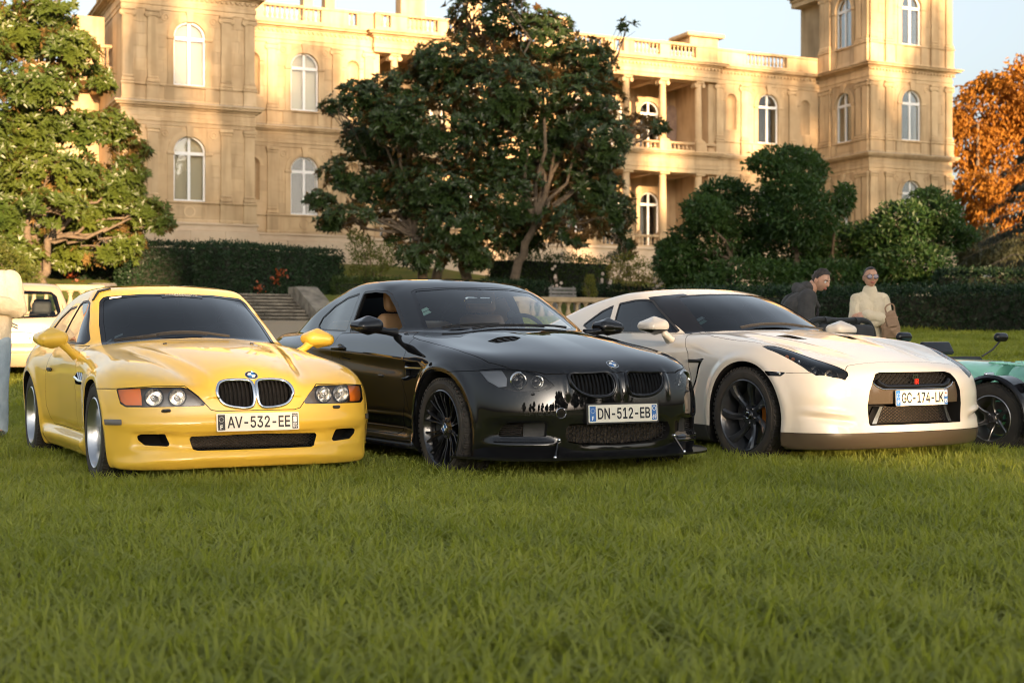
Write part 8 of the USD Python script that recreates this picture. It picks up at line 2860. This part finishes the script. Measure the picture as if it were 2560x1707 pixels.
def build_open_car():
    yaw = 0.66
    x0, y0 = 4.33, 11.66
    car = thing('mint_open_car', 'pale mint open two-seat sports car with black cycle wings at the right edge', 'car', (x0, y0, 0), math.degrees(yaw) - 90)
    st = [(1.02, .10, .30, .46), (0.98, .20, .24, .52), (0.85, .26, .20, .58), (0.55, .31, .19, .65), (0.2, .36, .19, .69), (-0.3, .42, .19, .725), (-0.78, .47, .19, .745)]
    rings = [superring(*s) for s in st]
    xs = np.linspace(0, 1, 34)
    r = np.array(rings)
    tt = np.linspace(0, 1, len(st))
    dense = np.stack([PchipInterpolator(tt, r.reshape(len(st), -1), axis=0)(t).reshape(-1, 3) for t in xs])
    obj('nose_and_bonnet', loft(dense[:26]), K['mint'], car, smooth=40)
    obj('scuttle', loft(dense[26:] - [0.012, 0, 0]), K['mint'], car, smooth=40)
    obj('nose_grille', loft([superring(1.035, .085, .315, .445), superring(1.015, .09, .31, .45)]), K['lining'], car)
    for i in range(2):
        for k in range(11):
            xx, yy = 0.34 - k * 0.062, (-1, 1)[i] * 0.19
            z = np.interp(xx, [-.78, -.3, .2, .55], [.745, .725, .69, .65]) - .005
            obj('bonnet_louvre', Manifold.batch_hull([Manifold.sphere(.010, 8).translate((xx, yy + d, z)) for d in (-.10, .10)]), K['mint'], car)
    body = [superring(-0.79, .50, .18, .74, e=5), superring(-1.2, .56, .17, .72, e=6), superring(-1.8, .60, .17, .74, e=6), superring(-2.5, .62, .20, .80, e=5), superring(-2.72, .55, .28, .72, e=4)]
    tub = loft(body)
    cockpit = Manifold(MMesh(np.ascontiguousarray(tub.vertices, np.float32), np.ascontiguousarray(tub.faces, np.uint32))) - Manifold.cube((1.05, .95, .8)).translate((-1.98, -.475, .32))
    obj('tub', cockpit, K['mint'], car, smooth=40)
    obj('dashboard', box(-1.0, -.82, -.48, .48, .56, .76, .04), K['dash'], car)
    for s in (-1, 1):
        seat(car, -1.62, s * .25, .30, K['seat'], .62)
        w = []
        for a in np.linspace(-0.35, 2.75, 22):
            for yy, rr in ((-.115, .325), (-.09, .345), (.09, .345), (.115, .325)):
                w.append((0.0 + math.cos(a) * rr, s * .62 + yy, .285 + math.sin(a) * rr))
        w = np.array(w).reshape(22, 4, 3)
        outer = w
        inner = w * 1.0
        ctr = np.array([0, s * .62, .285])
        inner = ctr + (w - ctr) * np.array([0.955, 1, 0.955])
        ring = np.concatenate([outer, inner[:, ::-1]], 1)
        obj('cycle_wing', loft(ring), K['gloss_black'], car, smooth=35)
        a = 1.9
        obj('wing_lamp', Manifold.batch_hull([Manifold.sphere(.016, 10).translate((math.cos(1.75) * .352, s * .62 - .045 + d, .285 + math.sin(1.75) * .352)) for d in (0, .09)]), K['bowl'], car)
        obj('wing_stay', tube([(.02, s * .50, .285), (.0, s * .48, .60)], .012, 6), K['plastic'], car)
        obj('suspension_arm', cat(tube([(.15, s * .28, .32), (0, s * .55, .26)], .012, 6), tube([(-.15, s * .30, .32), (0, s * .55, .26)], .012, 6), tube([(.0, s * .3, .48), (0, s * .54, .42)], .012, 6)), K['plastic'], car)
        lp = obj('headlamp', move(lathe([(0, -.14), (.05, -.12), (.085, -.05), (.095, 0), (.10, .012), (.092, .02), (0, .03)], 24, 'y'), (0, 0, 0)).apply_transform(frame((.30, s * .40, .70), (1, 0, 0), (0, 0, 1))), K['gloss_black'], car, smooth=50)
        obj('headlamp_glass', move(lathe([(0, .034), (.06, .030), (.09, .021)], 24, 'y')).apply_transform(frame((.30, s * .40, .70), (1, 0, 0), (0, 0, 1))), K['bowl'], lp)
        obj('lamp_stalk', tube([(.26, s * .30, .55), (.26, s * .40, .62)], .014, 8), K['plastic'], lp)
        mir_ = obj('door_mirror', Manifold.batch_hull([Manifold.sphere(.045, 14).scale((.7, 1, .9)).translate((-.82, s * .70 + d, .93)) for d in (-.05, .05)]), K['gloss_black'], car)
        obj('mirror_stalk', tube([(-.82, s * .69, .90), (-.84, s * .60, .82), (-.88, s * .50, .76)], .008, 6), K['plastic'], mir_)
        wheel(car, 'cat', 0.0, .715, s, steer=0.03)
        wheel(car, 'cat', -2.28, .735, s)
        rwg = [(math.cos(a) * rr - 2.28, s * (.64 + yy), .285 + math.sin(a) * rr) for a in np.linspace(-.1, 3.0, 18) for yy, rr in ((-.12, .34), (.12, .35), (.12, .33), (-.12, .32))]
        obj('rear_wing', loft(np.array(rwg).reshape(18, 4, 3)), K['gloss_black'], car, smooth=35)
    obj('aero_screen', Manifold.batch_hull([Manifold.sphere(.02, 10).translate(p) for p in ((-.86, -.34, .80), (-.86, .02, .80), (-.90, -.34, .87), (-.90, .02, .87))]), K['gloss_black'], car)
    rb = obj('roll_bar', tube(spline([(-2.06, -.50, .62), (-2.06, -.49, .95), (-2.06, -.40, 1.075), (-2.06, 0, 1.085), (-2.06, .40, 1.075), (-2.06, .49, .95), (-2.06, .50, .62)], 40, False), .028, 10), K['plastic'], car)
    for s in (-1, 1):
        obj('bar_brace', tube([(-2.07, s * .40, 1.04), (-2.62, s * .36, .74)], .020, 8), K['plastic'], rb)
        obj('bar_clamp', Manifold.cylinder(.05, .045, .045, 16).rotate((90, 0, 0)).translate((-2.06, s * .22 + .025, 1.08)), K['plastic'], rb)
    obj('cross_brace', tube([(-2.06, -.47, .90), (-2.40, .30, .86)], .018, 8), K['plastic'], rb)


build_hatch()
build_open_car()
# ---------------------------------------------------------------- people
M_skin = noisy('skin', (0.48, 0.26, 0.17), (0.55, 0.31, 0.21), 9, rough=0.5)
M_hair = noisy('dark_hair', (0.020, 0.013, 0.009), (0.045, 0.03, 0.02), 40, rough=0.5, bump=0.4, bscale=90)
M_knit = noisy('cream_knit', (0.60, 0.50, 0.35), (0.68, 0.58, 0.42), 6, rough=0.9, bump=0.5, bscale=70)
M_hood = noisy('charcoal_hoodie', (0.035, 0.033, 0.033), (0.055, 0.052, 0.05), 12, rough=0.9, bump=0.4, bscale=60)
M_denim = noisy('pale_denim', (0.22, 0.29, 0.36), (0.34, 0.42, 0.50), 6, rough=0.85, bump=0.3, bscale=80)
M_twill = noisy('grey_trousers', (0.20, 0.19, 0.16), (0.28, 0.26, 0.22), 6, rough=0.85)
M_bag = noisy('brown_suede', (0.24, 0.15, 0.09), (0.34, 0.22, 0.14), 6, rough=0.85, bump=0.4, bscale=25)
M_boot = plain('black_leather', (0.012, 0.012, 0.012), 0.4)
M_lip = plain('lips', (0.40, 0.13, 0.10), 0.45)
M_eye = plain('eye_white', (0.7, 0.68, 0.65), 0.25)
M_iris = plain('iris', (0.03, 0.02, 0.015), 0.2)
M_shade = plain('violet_sunglass', (0.05, 0.035, 0.09), 0.25)
M_rim = plain('dark_frame', (0.02, 0.012, 0.02), 0.3)


def flesh(chains, res=0.012, smooth=12, grow=0.0):
    """chains of (point, radius): hulls of the spheres, joined and smoothed into one skin"""
    M = Manifold()
    for ch in chains:
        for (a, ra), (b_, rb) in zip(ch[:-1], ch[1:]):
            M = M + Manifold.batch_hull([Manifold.sphere(ra + grow, 18).translate(tuple(map(float, a))), Manifold.sphere(rb + grow, 18).translate(tuple(map(float, b_)))])
    m = tm(M.refine_to_length(res))
    m.merge_vertices()
    trimesh.smoothing.filter_taubin(m, 0.5, 0.52, smooth)
    return m


def tufts(m, amp, scale, seed=0):
    """cloth: small folds pushed along the normals"""
    n = np.array(m.vertex_normals)
    v = np.array(m.vertices)
    m.vertices = v + n * (amp * (meshkit.fbm(v * np.array(scale), 3, seed) - 0.5) * 2)[:, None]
    return m


def head(R, o):
    """skull, face, ears; R turns it, o is the middle of the head.  Built facing -y."""
    s = trimesh.creation.icosphere(4, 1.0)
    v = np.array(s.vertices)
    v = v * [0.074, 0.094, 0.112]
    face = v[:, 1] < 0
    low = np.clip(-v[:, 2] / 0.11, 0, 1)
    v[:, 0] *= 1 - 0.30 * low ** 1.5
    v[:, 1] = np.where(face, v[:, 1] * (1 - 0.05 * low), v[:, 1] * (1 - 0.35 * low))
    g = lambda x, z, sx, sz: np.exp(-((v[:, 0] - x) / sx) ** 2 - ((v[:, 2] - z) / sz) ** 2) * face
    v[:, 1] -= 0.022 * g(0, -0.022, 0.011, 0.020) + 0.011 * g(0, 0.006, 0.010, 0.024) + 0.010 * g(0, -0.098, 0.022, 0.016) + 0.005 * g(0, -0.060, 0.022, 0.010)
    for s_ in (-1, 1):
        v[:, 1] += 0.011 * g(s_ * 0.031, 0.008, 0.017, 0.012)
        v[:, 1] -= 0.006 * g(s_ * 0.030, 0.030, 0.024, 0.009) + 0.004 * g(s_ * 0.042, -0.03, 0.02, 0.02) + 0.005 * g(s_ * 0.011, -0.030, 0.008, 0.008)
    v[:, 1] += 0.004 * g(0, -0.048, 0.02, 0.006)
    sk = trimesh.Trimesh(v, s.faces, process=False)
    T = lambda m: (lambda q: (q.apply_transform(np.vstack([np.column_stack([R, o]), [0, 0, 0, 1]])), q)[1])(tm(m).copy())
    return sk, T


def finish_head(p, R, o, hair, glasses=False, beard=False):
    sk, T = head(R, o)
    obj('head', T(sk), M_skin, p, smooth=True)
    for s in (-1, 1):
        obj('ear', T(sphere((s * 0.074, 0.008, -0.008), 0.03, 2, (0.35, 0.62, 1.0))), M_skin, p)
        if not glasses:
            obj('eye', T(sphere((s * 0.031, -0.0765, 0.007), 0.0115, 2)), M_eye, p)
            obj('iris', T(sphere((s * 0.031, -0.0855, 0.005), 0.0055, 2, (1, .6, 1))), M_iris, p)
            obj('eyebrow', T(tube([(s * 0.014, -0.0905, 0.026), (s * 0.032, -0.089, 0.031), (s * 0.05, -0.077, 0.026)], 0.0042, 6)), M_hair, p)
    obj('mouth', T(cat(tube([(-0.022, -0.082, -0.058), (-0.008, -0.0935, -0.0545), (0.008, -0.0935, -0.0545), (0.022, -0.082, -0.058)], 0.0045, 6), tube([(-0.019, -0.083, -0.063), (0, -0.0935, -0.065), (0.019, -0.083, -0.063)], 0.005, 6))), M_lip, p)
    h = trimesh.creation.icosphere(4, 1.0)
    v = np.array(h.vertices)
    keep_ = v[:, 2] > np.interp(v[:, 1], [-1, -.62, -.3, -.02, .22, 1], [.74, .66, .42, .02, -.5, -.62])
    scale = np.array([0.081, 0.101, 0.121]) if hair == 'short' else np.array([0.079, 0.100, 0.118])
    low = np.clip(-v[:, 2], 0, 1)
    w = v * scale
    w[:, 0] *= 1 - 0.25 * low
    w[:, 1] *= 1 - 0.25 * low
    d = unit(w)
    w = w + d * ((meshkit.fbm(w * 55 + 3, 3, 2)[:, None] - 0.45) * (0.026 if hair == 'short' else 0.008) * np.clip(v[:, 2:] + 0.6, 0.2, 1.4))
    f = h.faces[keep_[h.faces].all(1)]
    hm = trimesh.Trimesh(w, f, process=False)
    obj('hair', T(hm), M_hair, p, smooth=True)
    if hair == 'tied':
        obj('hair_bun', T(sphere((0, 0.115, -0.02), 0.036, 3, (1, .9, 1.1))), M_hair, p)
    if glasses:
        g = []
        for s in (-1, 1):
            lens = lathe([(0, .002), (.024, .0015), (.027, -.001), (0, -.003)], 24, 'y')
            lens.apply_scale((1.12, 1, .86)); lens.apply_transform(trimesh.transformations.rotation_matrix(math.pi, (0, 0, 1)))
            lens.apply_translation((s * .033, -.099, .004))
            obj('sunglass_lens', T(lens), M_shade, p)
            an = np.linspace(0, 2 * np.pi, 24)
            g.append(tube(np.column_stack([s * .033 + .030 * np.cos(an), np.full(24, -.0995), .004 + .024 * np.sin(an)]), .0032, 6, caps=False))
            g.append(tube([(s * .062, -.096, .010), (s * .077, -.04, .010), (s * .078, .01, .004)], .003, 6))
        g.append(tube([(-.006, -.1015, .008), (.006, -.1015, .008)], .0028, 6))
        obj('sunglass_frame', T(cat(*g)), M_rim, p)


def hand(p, wrist, direction, palm_n, mat, curl=0.5, side=1, name='hand'):
    """palm, four unequal fingers and a thumb; direction runs to the fingertips"""
    d = unit(np.array([direction], float))[0]
    n = unit(np.array([palm_n], float))[0]
    s = np.cross(d, n) * side
    w = np.asarray(wrist, float)
    pal = Manifold.batch_hull([Manifold.sphere(.016, 12).translate(tuple(w + d * a + s * b)) for a, b in ((.005, -.02), (.005, .02), (.08, -.03), (.082, .03))])
    M = pal
    for k, (b, ln) in enumerate(((-.030, .070), (-.010, .080), (.010, .074), (.029, .058))):
        q = w + d * .08 + s * b
        pts = [q]
        dd = d.copy()
        for j, fr in enumerate((.45, .32, .23)):
            a = curl * (0.5 + .5 * j)
            dd = d * math.cos(a) + n * math.sin(a)
            pts.append(pts[-1] + dd * ln * fr)
        for a, e, r in zip(pts[:-1], pts[1:], (.0095, .0085, .0078)):
            M = M + Manifold.batch_hull([Manifold.sphere(r, 10).translate(tuple(a)), Manifold.sphere(r * .92, 10).translate(tuple(e))])
    t0 = w + d * .025 - s * .03
    t1 = t0 - s * .022 + d * .03 + n * .012
    t2 = t1 + d * .03 + n * .012
    for a, e, r in ((t0, t1, .012), (t1, t2, .0095)):
        M = M + Manifold.batch_hull([Manifold.sphere(r, 10).translate(tuple(a)), Manifold.sphere(r * .9, 10).translate(tuple(e))])
    return obj(name, M, mat, p, smooth=60)


def rot(rz=0.0, rx=0.0, ry=0.0):
    a = trimesh.transformations.rotation_matrix
    return (a(rz, (0, 0, 1)) @ a(ry, (0, 1, 0)) @ a(rx, (1, 0, 0)))[:3, :3]


def woman():
    Y = 15.5
    x = (2176 - 1280) / FPX * Y
    p = thing('person', 'person in cream jumper and sunglasses with folded arms, a brown bag on one arm', 'person', (x, Y, float(ground_z(x, Y))), 4)
    V = lambda *a: np.array(a, float)
    hip, chest, neck = V(0, 0, .88), V(0, .015, 1.17), V(0, .02, 1.36)
    legs = [[(V(s * .08, 0, .86), .09), (V(s * .09, -.02, .48), .062), (V(s * .09, .01, .09), .042), (V(s * .095, -.10, .04), .035)] for s in (-1, 1)]
    torso = [[(V(-.06, 0, .90), .10), (V(-.045, 0, 1.06), .088), (V(-.06, .01, 1.22), .092), (V(-.07, .02, 1.31), .06)], [(V(.06, 0, .90), .10), (V(.045, 0, 1.06), .088), (V(.06, .01, 1.22), .092), (V(.07, .02, 1.31), .06)],
             [(V(-.07, 0, .90), .10), (V(.07, 0, .90), .10)], [(V(-.09, .02, 1.30), .068), (V(.09, .02, 1.30), .068)], [(V(0, .02, 1.28), .07), (V(0, .02, 1.42), .05)]]
    armR = [(V(-.138, .02, 1.315), .048), (V(-.185, -.02, 1.07), .044), (V(-.02, -.165, 1.075), .036), (V(.06, -.165, 1.09), .034)]
    armL = [(V(.138, .02, 1.315), .048), (V(.185, -.02, 1.06), .044), (V(.04, -.18, 1.11), .036), (V(-.09, -.185, 1.135), .034)]
    obj('body', flesh(legs + torso + [armR, armL], 0.02, 8), M_skin, p, smooth=True)
    obj('trousers', tufts(flesh([l[:3] for l in legs] + [[(V(-.07, 0, .86), .10), (V(.07, 0, .86), .10)]], .02, 10, .018), .006, (14, 14, 9), 2), M_twill, p, smooth=True)
    for l in legs:
        obj('shoe', flesh([[(l[2][0] - [0, 0, .02], .05), (l[3][0], .045)]], .015, 4), M_boot, p, smooth=True)
    jumper = tufts(flesh(torso[:4] + [armR, armL] + [[(V(-.10, 0, .86), .085), (V(.10, 0, .86), .085)], [(V(0, .02, 1.30), .068), (V(0, .015, 1.405), .048)]], .016, 10, .028), .013, (13, 13, 7), 4)
    obj('jumper', jumper, M_knit, p, smooth=True)
    obj('collar', move(lathe([(.062, -.03), (.068, 0), (.066, .05), (.060, .055), (.056, .03), (.056, -.03)], 28), (0, .015, 1.405)), M_knit, p, smooth=60)
    obj('hem', move(lathe([(.19, -.03), (.197, 0), (.19, .03), (.17, .03), (.17, -.03), (.19, -.03)], 30).apply_scale((1, .72, 1)), (0, 0, .865)), M_knit, p, smooth=60)
    hand(p, V(-.10, -.19, 1.137), (-1, .25, .05), (0, .6, -.8), M_skin, .5, 1)
    hand(p, V(.07, -.165, 1.09), (1, .3, .1), (0, .6, -.8), M_skin, .5, -1)
    finish_head(p, rot(-.06, -.02), V(0, -.005, 1.555), 'tied', True)
    obj('strap', tube(spline([(.10, -.08, 1.36), (.04, -.12, 1.25), (-.06, -.11, 1.1), (-.13, -.03, .96)], 16, False), .006, 6), M_rim, p) if False else None
    x2 = fb(0, 0, 0)
    b = thing('bag', 'soft brown bag hanging from the folded arm of the person in cream', 'bag', (x + .17, Y - .16, float(ground_z(x, Y)) + .90), 4)
    m = Manifold.batch_hull([Manifold.sphere(.035, 16).translate(q) for q in ((-.05, 0, .02), (.07, .01, .03), (-.07, -.01, .10), (.075, 0, .12), (-.03, -.01, .23), (.035, 0, .26), (.0, .02, .08), (.0, -.03, .08))])
    obj('pouch', tufts(tm(m.refine_to_length(.012)), .012, (16, 16, 12), 6), M_bag, b, smooth=True)
    obj('flap', Manifold.batch_hull([Manifold.sphere(.012, 12).translate(q) for q in ((-.06, -.05, .20), (.06, -.05, .22), (-.04, -.065, .12), (.05, -.065, .13))]), M_bag, b, smooth=True)
    obj('handle', tube(spline([(-.03, 0, .25), (-.05, -.01, .33), (.03, .0, .36), (.05, 0, .27)], 14, False), .008, 6), M_bag, b)


def man():
    Y = 14.6
    x = (2040 - 1280) / FPX * Y
    g = float(ground_z(x, Y))
    p = thing('person', 'person with short dark hair in a charcoal hooded top, leaning forward beside the white coupe', 'person', (x, Y, g), 0)
    V = lambda *a: np.array(a, float)
    # leans to the viewer's right and forward
    hipc, ch, nk = V(-.36, .10, .93), V(-.20, .02, 1.22), V(-.06, -.02, 1.38)
    legs = [[(hipc + [0, s * .09, -.02], .10), (V(-.34, s * .12 + .08, .50), .068), (V(-.36, s * .13 + .12, .09), .046), (V(-.25, s * .15 + .06, .04), .04)] for s in (-1, 1)]
    torso = [[(hipc + [0, s * .09, 0], .11), (V(-.28, .06 + s * .09, 1.08), .112), (ch + [0, s * .10, .02], .12), (nk + [-.06, s * .12, -.05], .075)] for s in (-1, 1)]
    torso += [[(hipc + [0, -.09, 0], .105), (hipc + [0, .09, 0], .105)], [(nk + [-.06, -.12, -.05], .07), (nk + [-.06, .12, -.05], .07)], [(nk + [-.04, 0, -.03], .07), (nk + [.03, -.02, .09], .055)]]
    armA = [(nk + [-.07, -.17, -.06], .07), (V(-.16, -.26, 1.05), .054), (V(.02, -.30, .86), .042), (V(.10, -.31, .80), .036)]
    armB = [(nk + [-.07, .17, -.06], .07), (V(-.02, .22, 1.06), .054), (V(.12, .12, .88), .042), (V(.18, .08, .82), .036)]
    obj('body', flesh(legs + torso + [armA, armB], .02, 8), M_skin, p, smooth=True)
    obj('trousers', tufts(flesh([l[:3] for l in legs] + [[(hipc + [0, -.09, -.03], .105), (hipc + [0, .09, -.03], .105)]], .02, 10, .018), .006, (14, 14, 9), 2), M_denim, p, smooth=True)
    for l in legs:
        obj('shoe', flesh([[(l[2][0] - [0, 0, .03], .05), (l[3][0], .045)]], .015, 4), M_boot, p, smooth=True)
    obj('hoodie', tufts(flesh(torso[:4] + [armA[:3], armB[:3]], .016, 10, .026), .012, (12, 12, 8), 9), M_hood, p, smooth=True)
    hd = flesh([[(nk + [-.11, -.10, .02], .055), (nk + [-.13, 0, .05], .065), (nk + [-.10, .10, .02], .055)], [(nk + [-.12, -.10, -.02], .045), (nk + [.0, -.12, -.06], .035), (nk + [.06, -.10, -.14], .02)], [(nk + [-.12, .10, -.02], .045), (nk + [.02, .10, -.06], .03)], [(nk + [-.13, 0, .03], .06), (nk + [-.05, -.03, .05], .075)]], .014, 8)
    obj('hood', tufts(hd, .008, (18, 18, 18), 3), M_hood, p, smooth=True)
    for s in (-1, 1):
        obj('drawstring', tube([tuple(nk + [.06, -.06 + s * .03, -.12]), tuple(nk + [.05, -.09 + s * .03, -.30])], .005, 5), M_rim, p)
    hand(p, V(.12, -.31, .79), (.7, -.1, -.6), (0, 1, -.2), M_skin, .6, 1)
    hand(p, V(.19, .07, .81), (.7, -.1, -.6), (0, -1, -.2), M_skin, .6, -1)
    # face turned to the viewer's right and down
    finish_head(p, rot(.78, 0.0) @ rot(0, .42), V(.035, -.07, 1.515), 'short')


def left_person():
    Y = 12.6
    x = -4.66
    p = thing('person', 'person in cream jumper, pale jeans and black boots, cut off by the left edge', 'person', (x, Y, 0.0), 0)
    V = lambda *a: np.array(a, float)
    legs = [[(V(s * .10, 0, .90), .10), (V(s * .11, -.02, .50), .072), (V(s * .115, .01, .10), .05), (V(s * .15, -.12, .045), .042)] for s in (-1, 1)]
    torso = [[(V(s * .08, 0, .95), .11), (V(s * .09, 0, 1.15), .11), (V(s * .10, .01, 1.32), .11), (V(s * .13, .02, 1.43), .07)] for s in (-1, 1)] + [[(V(-.08, 0, .95), .10), (V(.08, 0, .95), .10)], [(V(-.13, .02, 1.43), .07), (V(.13, .02, 1.43), .07)], [(V(0, .02, 1.42), .07), (V(0, .02, 1.56), .055)]]
    arms = [[(V(s * .20, .02, 1.43), .07), (V(s * .265, .02, 1.18), .058), (V(s * .15, -.20, 1.22), .045), (V(s * .10, -.24, 1.24), .036)] for s in (-1, 1)]
    obj('body', flesh(legs + torso + arms, .02, 8), M_skin, p, smooth=True)
    obj('jeans', tufts(flesh([l[:3] for l in legs] + [[(V(-.08, 0, .90), .10), (V(.08, 0, .90), .10)]], .018, 10, .022), .008, (16, 16, 8), 2), M_denim, p, smooth=True)
    obj('jumper', tufts(flesh(torso[:4] + [a[:3] for a in arms], .016, 10, .030), .013, (13, 13, 8), 5), M_knit, p, smooth=True)
    for l in legs:
        bt = obj('boot', flesh([[(l[2][0] + [0, 0, .10], .056), (l[2][0] - [0, 0, .02], .058), (l[3][0], .050)], [(l[3][0], .05), (l[3][0] - [0, .05, .004], .042)]], .015, 5), M_boot, p, smooth=True)
        obj('sole', box(l[3][0][0] - .05, l[3][0][0] + .05, -.21, .07, -.005, .016, .008), M_boot, bt)
    hand(p, V(.10, -.25, 1.24), (-.6, -.5, .2), (0, .3, -1), M_skin, .6, 1)
    hand(p, V(-.10, -.25, 1.24), (.6, -.5, .2), (0, .3, -1), M_skin, .6, -1)
    finish_head(p, rot(.3), V(0, -.01, 1.69), 'short')


woman()
man()
left_person()
